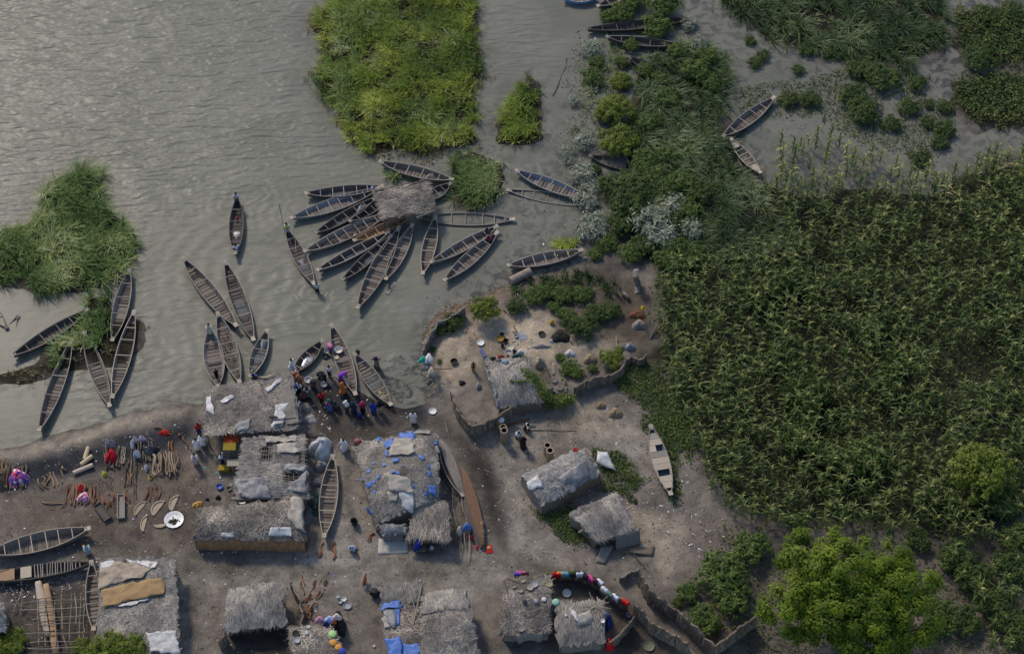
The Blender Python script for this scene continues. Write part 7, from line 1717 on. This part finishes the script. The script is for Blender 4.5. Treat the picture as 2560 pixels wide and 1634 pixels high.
lowleaf('weeds', 'creeping green weeds beside the abandoned decked canoe', [poly('R5', [(1560, 0), (1960, 0), (1980, 300), (1940, 560), (1880, 860), (1830, 800), (1760, 640), (1640, 420), (1600, 200)])], L_DARK, 150, .30, .20, .13, 6)
lowleaf('weeds', 'green ground cover between the garden fence and the maize', [poly('F', [(1440, 890), (1500, 860), (1560, 880), (1640, 1020), (1610, 1090), (1560, 1010), (1500, 970)])], L_DARK, 160, .35, .20, .0, 7)
lowleaf('weeds', 'dark undergrowth below the maize rows', [F((1830, 470), (1960, 490), (2100, 490), (2230, 500), (2330, 450), (2440, 410), (2440, 1200), (2200, 1270), (1900, 1240), (1720, 1210), (1640, 1120), (1560, 880), (1520, 680), (1700, 620), (1840, 560))], L_DARK, 10, .4, .30, .16, 8)
lowleaf('weeds', 'weeds on the bare plot round the big tree', [F((1700, 1235), (1900, 1260), (2150, 1290), (2440, 1230), (2440, 1640), (2100, 1640), (1600, 1500))], L_DARK, 18, .4, .22, .42, 9)
lowleaf('weeds', 'garden plants beside the round fish traps', [poly('R4', [(1390, 820), (1500, 830), (1580, 930), (1520, 980), (1460, 1000), (1440, 1080), (1390, 960)])], L_MID, 60, .7, .26, .05, 10)
lowleaf('weeds', 'broad green floating plants at the far corner of the marsh', [LAND[2], LAND[3]], L_DARK, 45, .9, .30, .08, 11)
lowleaf('weeds', 'thin floating weed in the marsh channel', [poly('S6', [(-200, 760), (300, 700), (700, 560), (1300, 640), (1650, 760), (1700, 1100), (1500, 1400), (900, 1250), (300, 1000), (-200, 1100)])], L_DARK, 34, .22, .20, .47, 12)
lowleaf('weeds', 'thin weed floating between the overgrown canoes', [poly('S5', [(250, 330), (650, 430), (700, 900), (300, 1300), (120, 1300), (150, 700)])], L_MID, 14, .15, .16, .46, 13)
# creeper over the hut end and along its hedge
def creeper(label, path, w, dens, z):
    Vs = []
    for (a, za), (b, zb) in zip(path[:-1], path[1:]):
        A = np.array(at('R4', *a, za)); B = np.array(at('R4', *b, zb)); L = np.linalg.norm(B - A); n = int(L * dens)
        t = RNG.random(n)[:, None]
        Pn = A + (B - A) * t + RNG.normal(0, 1, (n, 3)) * np.array([w, w * .7, .16])
        Vs.append(Pn)
    Pn = np.concatenate(Vs); n = len(Pn)
    nz = noise2(Pn[:, 0], Pn[:, 1], 1.5, 3, 2)
    V, Q, R = leaves(Pn, np.c_[RNG.normal(0, .5, n), RNG.normal(-.2, .5, n), np.ones(n)], .17 * RNG.uniform(.6, 1.4, n), np.clip(RNG.random(n) * .6 + .35 + .3 * nz, 0, 1))
    return V, Q, R
cp = creeper('', [((1030, 890), 2.5), ((1120, 950), 2.5), ((1190, 1010), 2.3), ((1230, 1090), 2.0), ((1290, 1150), 1.6), ((1380, 1160), 1.3), ((1490, 1130), 1.2)], .30, 420, 0)
cp2 = creeper('', [((1240, 1180), 1.0), ((1290, 1210), .8), ((1400, 1200), .7), ((1490, 1150), .7)], .28, 380, 0)
cp3 = creeper('', [((930, 1000), 2.5), ((1010, 1010), 2.5), ((1110, 1000), 2.5)], .09, 200, 0)
V, Q, R = join([cp, cp2, cp3]); r = thing('creeper', 'green creeper running over the hut end and on as a hedge', 'creeper', (0, 0, 0)); o = obj('foliage', npmesh(V, Q, L_MID, {'rnd': R}), r); o['kind'] = 'stuff'
for a, b in (((1240, 1130), (1250, 1210)), ((1380, 1150), (1385, 1230))): stick('stem', gnd('R4', *b), at('R4', *a, 1.2), .04, BARK, r)
# --- bushes and trees
def crown(rx, rz, n, size, lobes, seed, up=.6, jit=.17, asp=.55):
    """leaf cloud on several lobes with gaps between"""
    g = np.random.default_rng(seed)
    C = []; Rr = []
    for k in range(lobes):
        a = g.random() * 6.283; e = g.uniform(.0, 1.0); rad = math.sqrt(1 - e * e)
        s = g.uniform(.38, .72)
        C.append((rx * s * rad * math.cos(a) * 1.1, rx * s * rad * math.sin(a) * 1.1, rz * (.45 + .45 * e * s))); Rr.append(g.uniform(.28, .45))
    C = np.array(C); Rr = np.array(Rr); w = g.integers(0, lobes, n)
    # sub clumps on every lobe
    ns = 14; sub = g.normal(size=(lobes, ns, 3)); sub /= np.linalg.norm(sub, axis=2, keepdims=True); sub[..., 2] = np.abs(sub[..., 2]) * .9 - .12
    si = g.integers(0, ns, n)
    ctr = C[w] + sub[w, si] * (Rr[w] * rx)[:, None] * np.array([1, 1, rz / rx * 1.0])
    d = g.normal(size=(n, 3)); d /= np.linalg.norm(d, axis=1, keepdims=True)
    P = ctr + d * (g.random(n) ** .5 * rx * jit)[:, None]
    P[:, 2] = np.maximum(P[:, 2], .05)
    nr = d * .6 + sub[w, si] * .5 + np.array([[0, 0, up]])
    tone = g.random((lobes, ns))[w, si]
    rn = np.clip(g.random(n) * .4 + tone * .6, 0, 1)
    return leaves(P, nr, size * g.uniform(.6, 1.4, n), rn, asp), C
PROTO = {}
def bush_proto(kind, mat, n, size, lobes, seed):
    if (kind, seed) not in PROTO:
        (V, Q, R), C = crown(1.0, .85, n, size, lobes, seed, asp=.24 if kind == 'silver' else .55, jit=.24 if kind == 'silver' else .17); PROTO[(kind, seed)] = (npmesh(V, Q, mat, {'rnd': R}, name=kind), C)
    return PROTO[(kind, seed)]
def bush(label, v, x, y, r_, kind='mid', hz_=1.0, cat='bush', name='bush', lift=0., seed=None, group=None, trunk=None):
    mat, n, size, lobes = {'mid': (L_MID, 2600, .125, 13), 'dark': (L_DARK, 2600, .125, 13), 'yellow': (L_YELLOW, 5200, .10, 15), 'silver': (L_SILVER, 520, .26, 16), 'feather': (L_YELLOW, 5000, .09, 14)}[kind]
    p = gnd(v, x, y); p = gnd(v, x, y + r_ * .3 * 10)
    sd = seed if seed is not None else random.randint(1, 3)
    me, C = bush_proto(kind, mat, n, size, lobes, sd)
    R_ = thing(name, label, cat, (p.x, p.y, p.z - .02), group, (0, 0, random.uniform(0, 6.28))); R_.scale = (r_, r_, r_ * hz_)
    o = obj('crown', me, R_, (0, 0, lift / r_)); o['kind'] = 'stuff'
    for k in range(3):
        c_ = C[k]; s = obj('stem' if not trunk else 'trunk', unit_stick(BARK, 1 + k), R_, (0, 0, 0), Vector((c_[0] * .7, c_[1] * .7, c_[2] + lift / r_)).to_track_quat('Z', 'Y').to_euler(), (.035, .035, float(np.linalg.norm(c_)) + lift / r_))
        if trunk: break
    return R_
BG = 'bushes of the shore and marsh'
NB = 0
def bl(lst, v, kind, fmt, hz_=1.0):
    for (x, y, r_, l) in lst: bush(l, v, x, y, r_, kind, hz_, group=BG)
bush('round yellow green tree on the sand of the compound', 'R4', 710, 410, 1.5, 'yellow', 1.15, 'tree', 'small_tree', .5, group=BG, trunk=1)
bl([(410, 470, 1.15, 'dark glossy bush beside the bark fence pots'), (290, 545, .8, 'small bush between the bark fence and the pots'), (1580, 530, 1.5, 'big dark round bush at the burnt heap'), (1700, 400, 1.2, 'dark bush right of the big round bush'), (1840, 390, 1.2, 'low dark bush towards the grey stump'), (980, 340, 1.1, 'bush on the bank edge behind the round tree'), (1330, 130, .8, 'low dark bush at the back of the bank')], 'R4', 'dark', '')
bl([(1440, 420, 1.1, 'leafy bush behind the big round bush'), (1150, 240, 1.1, 'leafy bush in the middle of the bank'), (1600, 230, 1.1, 'bush on the bank above the dark bushes'), (1270, 200, 1.0, 'leafy bush farther along the bank'), (1400, 230, 1.1, 'leafy bush below the leaning trunk on the bank'), (1330, 330, .7, 'low leafy bush at the sand edge of the bank'), (228, 705, .32, 'tiny green plant beside the bark fence'), (290, 820, .3, 'tiny green plant beside the pole rack'), (1450, 900, .8, 'bright bush in the garden by the pale board'), (1540, 940, .75, 'pale spotted bush in the garden'), (1380, 790, .5, 'small plant near the white plastic bag'), (1680, 890, .55, 'small bush under the feathery bush')], 'R4', 'mid', '')
bush('feathery light green bush at the garden end', 'R4', 1860, 830, 1.25, 'feather', 1.1, lift=.3, group=BG)
bl([(620, 150, 1.6, 'bush over the bow half of the very long overgrown canoe'), (900, 270, 1.9, 'bush covering the middle of the very long overgrown canoe'), (970, 90, 2.2, 'big bush near the picture top'), (700, 30, 1.5, 'bush beside the canoe cut by the picture top'), (820, 640, 1.1, 'bush inside the canoe with the red tip'), (930, 710, 1.0, 'bush at the sunken end of the red tipped canoe'), (1250, 660, 1.7, 'bush on the reed bed edge below the overgrown canoes'), (350, 700, 1.4, 'bush standing in the shallow water near the drift pole'), (700, 420, 1.0, 'weedy bush over the grey overgrown canoe'), (480, 170, 1.0, 'low bush at the bow of the very long canoe'), (600, 560, .9, 'sparse bush left of the red tipped canoe'), (390, 560, 1.0, 'dark low bush in the shallows')], 'S5', 'mid', '')
bl([(600, 740, 1.2, 'yellow bush top on the lake side of the reeds'), (550, 1000, 2.0, 'large yellow green bush on the lake side of the reeds'), (580, 1280, 2.1, 'yellow green bush above the black waterlogged canoe'), (460, 1020, 1.3, 'green bush beside the large yellow one')], 'S5', 'yellow', '')
bl([(340, 450, 1.4, 'silver shrub at the edge of the shallows'), (1290, 390, 1.2, 'silver shrub on the reed bed top'), (1200, 230, 1.1, 'silver shrub behind the end of the very long canoe'), (280, 1260, 1.3, 'silver shrub left of the lowest yellow bush'), (130, 1340, 1.0, 'silver shrub farthest out in the shallows'), (200, 900, .8, 'small silver shrub in the weed')], 'S5', 'silver', '')
bl([(820, 480, 1.5, 'silver shrub behind the blue grey canoe'), (900, 590, 1.1, 'silver shrub over the end of the blue grey canoe'), (880, 720, 1.5, 'silver shrub over the sunken flooded canoe'), (920, 990, 1.8, 'brightest silver shrub above the lone grey canoe'), (1000, 900, 1.2, 'silver shrub joined to the brightest one'), (1480, 940, 2.2, 'large silver shrub inside the reed bed'), (1580, 1080, 1.9, 'silver shrub below the large one in the reeds'), (1720, 780, 1.6, 'silver shrub deep in the reed bed'), (1880, 1010, 1.4, 'silver shrub near the maize'), (690, 320, .8, 'small silver shrub in the shallows')], 'S4', 'silver', '')
bl([(1300, 640, 2.0, 'dark bush between the silver shrubs and reeds'), (1110, 590, 1.6, 'dark bush beside the silver shrubs'), (1240, 790, 2.0, 'dark bush below the other dark ones'), (1200, 960, 1.5, 'dark green bush above the leaning trunk'), (940, 420, .8, 'small dark bush in the shallows by the black canoe'), (1420, 1150, 1.4, 'dark bush between silver shrubs and compound')], 'S4', 'dark', '')
bl([(1300, 1240, 1.4, 'yellow spotted bush above the compound'), (1620, 1290, 1.3, 'leafy bush at the maize corner'), (960, 1230, .9, 'leafy bush at the stern of the lone canoe')], 'S4', 'mid', '')
bl([(400, 450, 1.1, 'green tussock at the rim of the reed mass'), (600, 480, 1.0, 'second green tussock at the rim of the reed mass'), (330, 620, .8, 'small tussock alone in the channel'), (250, 880, 1.2, 'tussock above the slatted canoe'), (420, 890, 1.3, 'tussock right of the slatted canoe'), (800, 870, 1.8, 'large tussock in the middle of the marsh'), (900, 1020, 1.9, 'dark tussock above the dry maize'), (1070, 720, 2.0, 'broad weed clump in the marsh'), (950, 640, 1.5, 'weed clump beside the reed mass'), (830, 620, 1.3, 'weed clump nearest the open channel'), (1300, 960, 1.3, 'long weed clump in the channel'), (1370, 750, 1.2, 'round tussock in the far channel'), (1450, 1080, .9, 'yellow green tussock in the near channel'), (1600, 1150, 1.3, 'tussock in front of the dark floating mass'), (1470, 920, .7, 'small tussock in the far channel'), (1620, 950, 1.0, 'tussock left of the dark floating mass'), (1150, 1100, 1.2, 'tussock behind the dry maize'), (1560, 1260, 1.1, 'tussock near the maize edge'), (30, 500, .9, 'round tussock in the open channel'), (-50, 560, .9, 'brighter round tussock in the open channel'), (-90, 370, .7, 'thin tussock high in the open channel'), (1400, 1400, 1.3, 'clump between the dry maize patches'), (1900, 560, 2.0, 'clump at the far right marsh'), (2200, 120, 1.6, 'clump near the picture corner'), (1950, 150, 1.6, 'clump beside the picture corner channel')], 'S6', 'dark', '', .8)
bl([(430, 740, 2.3, 'big dark shrub left of the large tree'), (620, 580, 1.9, 'shrub behind the large tree'), (500, 900, 1.9, 'shrub below the big dark one at the fence'), (300, 1050, 1.6, 'bush in the corner of the zigzag fence'), (200, 850, 1.1, 'small bush on the bare ground by the fence'), (140, 910, .6, 'tiny bush next to the small one by the fence'), (2200, 260, 2.0, 'bush at the far edge of the maize plot'), (2350, 500, 1.6, 'bush at the picture edge below the maize'), (1850, 980, 1.5, 'dark bush right of the large tree'), (1840, 1080, 1.2, 'second dark bush right of the large tree')], 'S8', 'mid', '')
bush('large soft yellow green bush in the maize near the picture edge', 'S8', 2080, 150, 3.0, 'feather', 1.2, lift=1.0, group=BG)
bl([(20, 1440, 1.4, 'bright bush at the picture corner beside the pole frame'), (160, 1400, 1.2, 'bush growing through the pole frame'), (950, 1500, 1.0, 'yellow bush at the picture bottom by the pole frame'), (120, 1500, 1.3, 'bush at the very picture corner')], 'T3', 'yellow', '')
for (x, y, r_, l) in ((780, 1650, 1.9, 'bright bush in front of the mat covered hut'), (900, 1640, 1.6, 'second bright bush in front of the mat covered hut'), (690, 1690, 1.4, 'bush at the yard corner of the mat covered hut')): bush(l, 'R1', x, y, r_, 'yellow', 1.3, lift=2.0, group=BG)
bl([(1640, 620, 1.5, 'broad leaved shrub between silver shrubs and maize'), (1780, 560, 1.6, 'shrub in the middle of the reed strip'), (1500, 480, 1.5, 'shrub on the lake side of the reed strip'), (1850, 820, 1.6, 'shrub where the reeds meet the maize'), (1420, 330, 1.4, 'shrub above the black waterlogged canoe'), (1650, 300, 1.3, 'shrub high in the reed strip'), (1720, 1180, 1.5, 'shrub at the corner of the maize field'), (1900, 1250, 1.4, 'shrub inside the maize corner'), (1080, 1120, 1.2, 'shrub over the leaning trunk')], 'S4', 'mid', '')
bl([(1500, 620, 1.4, 'dark shrub beside the large silver shrub'), (1950, 640, 1.6, 'dark shrub on the marsh side of the reeds'), (1680, 950, 1.5, 'dark shrub among the silver shrubs'), (1780, 1330, 1.4, 'dark shrub above the compound corner'), (1340, 930, 1.3, 'dark shrub left of the large silver shrub')], 'S4', 'dark', '')
bl([(1100, 480, 1.3, 'shrub at the top of the reed strip'), (1350, 520, 1.4, 'shrub on the marsh rim of the reed strip'), (1000, 880, 1.4, 'shrub in the upper reed strip'), (1400, 760, 1.3, 'shrub on the marsh rim lower down'), (850, 1100, 1.4, 'shrub right of the large yellow bush')], 'S5', 'mid', '')
bl([(1950, 640, 1.8, 'scrub patch right of the large tree'), (2080, 760, 1.7, 'scrub patch near the picture corner'), (1700, 520, 1.3, 'scrub patch above the large tree'), (2200, 950, 1.9, 'scrub patch in the picture corner'), (2000, 1050, 1.6, 'scrub patch low beside the large tree'), (2350, 1100, 1.8, 'scrub patch at the corner edge'), (900, 380, 1.0, 'low scrub below the maize'), (2300, 700, 1.8, 'scrub patch at the picture edge')], 'S8', 'dark', '')
FB = ((800, 640), (870, 700), (820, 800), (900, 860), (960, 800), (760, 580), (850, 1080), (1000, 1150), (880, 980), (700, 170), (620, 240), (760, 130), (1420, 620), (1380, 760), (1300, 400), (1250, 1180), (1120, 1230))
for k, (x, y) in enumerate(FB): bush('leafy shrub growing up between the maize plants', 'S7', x, y, random.uniform(1.3, 1.9), 'dark' if k % 3 else 'mid', 1.3, group='shrubs inside the maize field')
# the big tree
def big_tree(label, v, x, y, rx, rz, trunk_h, n, seed):
    p = gnd(v, x, y)
    R_ = thing('leafy_tree', label, 'tree', p)
    (V, Q, Rn), C = crown(rx, rz, n, .27, 26, seed, up=.5, jit=.11)
    V[:, 2] += trunk_h
    o = obj('crown', npmesh(V, Q, L_TREE, {'rnd': Rn}), R_); o['kind'] = 'stuff'
    obj('trunk', unit_stick(BARK, 1, 9), R_, (0, 0, -.1), (.04, .03, 0), (.38, .38, trunk_h + rz * .35))
    for k in range(9):
        c_ = Vector(C[k]) + Vector((0, 0, trunk_h)); s = Vector((0, 0, trunk_h * .75)); d = c_ - s
        obj('limb', unit_stick(BARK, 2 + k % 3), R_, s, d.to_track_quat('Z', 'Y').to_euler(), (.14, .14, d.length))
    return R_
big_tree('large bright green tree near the picture bottom corner', 'S8', 1200, 1060, 6.9, 8.0, 1.2, 60000, 5)
# --- maize
def maize_mesh(seed, dry=False):
    g = np.random.default_rng(seed); parts = []
    h = 2.3
    nl = 11; t = np.linspace(.22, .97, nl); a = np.arange(nl) * 2.6 + g.normal(0, .35, nl)
    B = np.c_[np.zeros(nl), np.zeros(nl), h * t]
    out = np.c_[np.cos(a), np.sin(a), np.zeros(nl)]
    L = 1.05 * (1 - .35 * np.abs(t - .5)) * g.uniform(.8, 1.15, nl)
    d = out * .62 + np.array([[0, 0, 1.0]]); d /= np.linalg.norm(d, axis=1, keepdims=True)
    dr = out * (L * .28)[:, None]; dr[:, 2] = -L * g.uniform(.62, .95, nl)
    side = np.c_[-np.sin(a), np.cos(a), np.zeros(nl)]
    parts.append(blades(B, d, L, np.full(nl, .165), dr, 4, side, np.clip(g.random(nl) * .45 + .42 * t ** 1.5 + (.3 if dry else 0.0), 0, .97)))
    ns = 5; a = g.random(ns) * 6.28
    Bs = np.tile([0, 0, h * .92], (ns, 1)).astype(float); ds = np.c_[np.cos(a) * .4, np.sin(a) * .4, np.ones(ns)]; ds /= np.linalg.norm(ds, axis=1, keepdims=True)
    parts.append(blades(Bs, ds, np.full(ns, .5), np.full(ns, .10), np.c_[np.cos(a), np.sin(a), -np.ones(ns)] * .12, 2, None, g.uniform(.95, 1.0, ns)))
    Bt = np.zeros((2, 3)); parts.append(blades(Bt, np.tile([0, 0, 1.], (2, 1)), np.full(2, h), np.full(2, .05), np.zeros((2, 3)), 1, np.array([[1., 0, 0], [0, 1., 0]]), np.full(2, .6), False))
    return join(parts)
MZ = [maize_mesh(s) for s in range(4)] + [maize_mesh(9, True)]
FIELD = F((1835, 345), (1960, 322), (2090, 395), (2220, 430), (2330, 375), (2450, 345), (2450, 1225), (2300, 1250), (2200, 1285), (2100, 1265), (1900, 1262), (1730, 1235), (1650, 1140), (1605, 1000), (1565, 900), (1548, 790), (1528, 700), (1570, 645), (1850, 585), (1815, 440))
MP = scatter(FIELD, 3.2)
keep = noise2(MP[:, 0], MP[:, 1], .16, 44, 3) > -.45
MP = MP[keep & canoe_keep(MP, .3)]
thin = F((1790, 300), (2230, 300), (2230, 430), (2160, 480), (2080, 500), (1830, 480))
MP = MP[RNG.random(len(MP)) < np.clip(.62 - sdist(MP, thin) / 7 + .35 * noise2(MP[:, 0], MP[:, 1], .35, 71, 3), .42, 1)]
# thin out neighbours that would grow into one another
order = RNG.permutation(len(MP)); used = {}; sel = []
for i in order:
    c0 = (int(MP[i, 0] / .9), int(MP[i, 1] / .9)); ok = True
    for dx in (-1, 0, 1):
        for dy in (-1, 0, 1):
            for j in used.get((c0[0] + dx, c0[1] + dy), ()):
                if ((MP[i] - MP[j]) ** 2).sum() < .58: ok = False
    if ok: used.setdefault(c0, []).append(i); sel.append(i)
MP = MP[sel]
extra = np.concatenate([scatter(poly('S8', [(1700, 200), (2450, 250), (2450, 1250), (2150, 1250), (1980, 900), (1850, 500)]), .5), scatter(poly('S8', [(600, 230), (900, 180), (900, 330), (650, 330)]), .2)])
MP = np.concatenate([MP, extra])
dryp = F((1830, 330), (1960, 310), (2110, 385), (2250, 440), (2420, 340), (2420, 440), (2230, 520), (2000, 470), (1830, 430))
isdry = (sdist(MP, dryp) > 0) & (RNG.random(len(MP)) < .6)
inview = np.array([abs((p[0]) / (1 + (p[1] + 103) * .004)) < 58 and -36 < p[1] < 46 for p in MP])
# the three hundred nearest the village edge show largest
edge = sdist(MP, FIELD); near = np.argsort(-(inview * 1e3) + np.hypot(MP[:, 0] - 20, MP[:, 1] + 22))
ind = set(near[:300].tolist())
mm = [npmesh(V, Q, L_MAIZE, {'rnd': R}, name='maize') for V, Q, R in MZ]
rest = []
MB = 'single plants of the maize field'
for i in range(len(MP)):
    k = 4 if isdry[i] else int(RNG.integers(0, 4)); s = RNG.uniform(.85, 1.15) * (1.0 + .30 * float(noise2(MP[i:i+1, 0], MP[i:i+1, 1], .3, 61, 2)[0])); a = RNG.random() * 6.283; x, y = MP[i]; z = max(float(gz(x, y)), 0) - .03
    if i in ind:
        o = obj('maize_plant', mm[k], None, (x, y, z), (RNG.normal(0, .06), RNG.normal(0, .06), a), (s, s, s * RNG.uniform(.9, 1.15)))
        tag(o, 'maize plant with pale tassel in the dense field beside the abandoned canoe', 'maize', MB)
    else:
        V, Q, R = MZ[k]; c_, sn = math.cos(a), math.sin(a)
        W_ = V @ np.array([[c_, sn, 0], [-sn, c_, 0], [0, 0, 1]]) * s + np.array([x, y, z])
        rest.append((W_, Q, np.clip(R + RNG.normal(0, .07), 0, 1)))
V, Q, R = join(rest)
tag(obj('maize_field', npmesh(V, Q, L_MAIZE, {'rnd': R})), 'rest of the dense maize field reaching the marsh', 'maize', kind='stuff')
# --- litter, driftwood and straw on the ground
LIT = AM('litter_scraps', [(0, (.03, .03, .03)), (.35, (.10, .085, .07)), (.55, (.28, .25, .22)), (.75, (.55, .55, .55)), (.955, (.62, .62, .64)), (.965, (.08, .14, .42)), (.985, (.10, .16, .40)), (1, (.35, .06, .04))], rough=.6)
def litter(name, label, pgs, n_per, size, mat, lo=0., hi=1., zmin=.0, gaps=.2, seed=4, asp=.6, cat='litter'):
    Ps = np.concatenate([scatter(p, n_per) for p in pgs]); nz = noise2(Ps[:, 0], Ps[:, 1], .5, seed, 3); Ps = Ps[nz > -1 + gaps * 1.6]
    n = len(Ps); z = np.maximum(gz(Ps[:, 0], Ps[:, 1]), zmin) + RNG.uniform(.02, .07, n)
    V, Q, R = leaves(np.c_[Ps, z], np.c_[RNG.normal(0, .35, n), RNG.normal(0, .35, n), np.ones(n)], size * RNG.lognormal(0, .45, n), lo + (hi - lo) * RNG.random(n), asp)
    return tag(obj(name, npmesh(V, Q, mat, {'rnd': R})), label, cat, kind='stuff')
VILL = F((0, 1080), (480, 960), (720, 900), (1000, 980), (1050, 1010), (1500, 900), (1620, 1120), (1700, 1300), (1640, 1420), (1400, 1350), (1200, 1350), (860, 1400), (840, 1640), (0, 1640))
litter('litter', 'small scraps of plastic and paper strewn over the village ground', [VILL], .9, .13, LIT, .3, 1, gaps=.35)
litter('litter', 'dark crumbs and dung scattered over the village ground', [VILL], 2.2, .12, LIT, 0, .4, seed=9, gaps=.4)
litter('litter', 'thick rubbish on the open ground beside the open straw hut', [poly('R5', [(1560, 850), (1750, 820), (2000, 900), (2152, 1000), (2152, 1330), (1800, 1300), (1620, 1100)]), poly('F', [(1560, 1170), (1720, 1230), (1720, 1300), (1600, 1300)])], 5, .13, LIT, .2, 1, gaps=.4)
litter('litter', 'rubbish heap beside the broken canoe and pole frame', [poly('T3', [(560, 560), (1020, 560), (1150, 420), (1200, 560), (1000, 830), (560, 900)]), poly('T3', [(0, 720), (430, 720), (430, 960), (0, 960)])], 16, .18, LIT, .0, .92, gaps=.2)
litter('litter', 'driftwood and shells along the shore of the compound', [poly('F', [(985, 830), (995, 770), (1040, 722), (1130, 690), (1215, 655), (1225, 672), (1120, 715), (1050, 755), (1015, 830), (1010, 900)])], 45, .17, AM('drift', [(0, (.05, .035, .025)), (.5, (.17, .105, .065)), (.85, (.33, .24, .17)), (1, (.5, .46, .4))]), 0, 1, gaps=.05, asp=.3)
litter('litter', 'chips and scraps on the sand of the compound', [poly('R4', [(200, 620), (560, 450), (1250, 380), (1900, 640), (1720, 760), (1300, 900), (620, 950), (300, 1000)])], 2.2, .11, LIT, .1, 1, gaps=.35)
litter('litter', 'rubbish below the mud wall of the long hut', [poly('R2', [(130, 1450), (960, 1440), (960, 1500), (140, 1500)])], 7, .13, LIT, .3, 1)
litter('litter', 'rubbish on the mud between the sheds and the beach', [poly('R2', [(900, 400), (1100, 380), (1150, 600), (1300, 700), (1250, 900), (1190, 640), (930, 600)])], 8, .14, LIT, .2, .92)
litter('floating_debris', 'dark bits of weed floating in the shallows of the bay', [poly('F', [(1180, 400), (1440, 400), (1440, 620), (1250, 650), (1100, 690), (1000, 740), (970, 820), (1000, 640), (1190, 560)])], 1.6, .2, LIT, 0, .5, gaps=.42, asp=.3)
litter('floating_debris', 'white bits floating in the weedy bay', [poly('F', [(1200, 380), (1440, 300), (1440, 620), (1250, 640)])], .35, .12, LIT, .6, .88, gaps=.25)
litter('floating_debris', 'mats of dark weed along the overgrown canoes and marsh', [poly('S5', [(200, 250), (620, 330), (700, 500), (700, 1000), (380, 1400), (50, 1400), (50, 900), (150, 500)]), poly('S6', [(-150, 800), (600, 700), (1700, 700), (1800, 1250), (1500, 1450), (600, 1250), (-150, 1150)])], 4.5, .22, LIT, 0, .45, gaps=.44, asp=.35)
litter('floating_debris', 'dark weed floating off the muddy landing', [poly('F', [(850, 830), (1000, 830), (1000, 950), (900, 930)]), poly('F', [(30, 890), (260, 870), (340, 800), (350, 850), (280, 900), (100, 950)])], 3.5, .2, LIT, 0, .55, gaps=.4, asp=.3)
V, Q, R = blades(np.c_[(PW := scatter(VILL, 1.2)), gz(PW[:, 0], PW[:, 1]) + .03], np.c_[RNG.normal(0, 1, (len(PW), 2)), np.full(len(PW), .08)] / np.linalg.norm(np.c_[RNG.normal(0, 1, (len(PW), 2)), np.full(len(PW), .08)], axis=1).mean(), RNG.uniform(.2, .6, len(PW)), np.full(len(PW), .03), np.zeros((len(PW), 3)), 1)
tag(obj('straw_litter', npmesh(V, Q, STRAW, {'rnd': R})), 'loose straws lying about on the village ground', 'straw', kind='stuff')
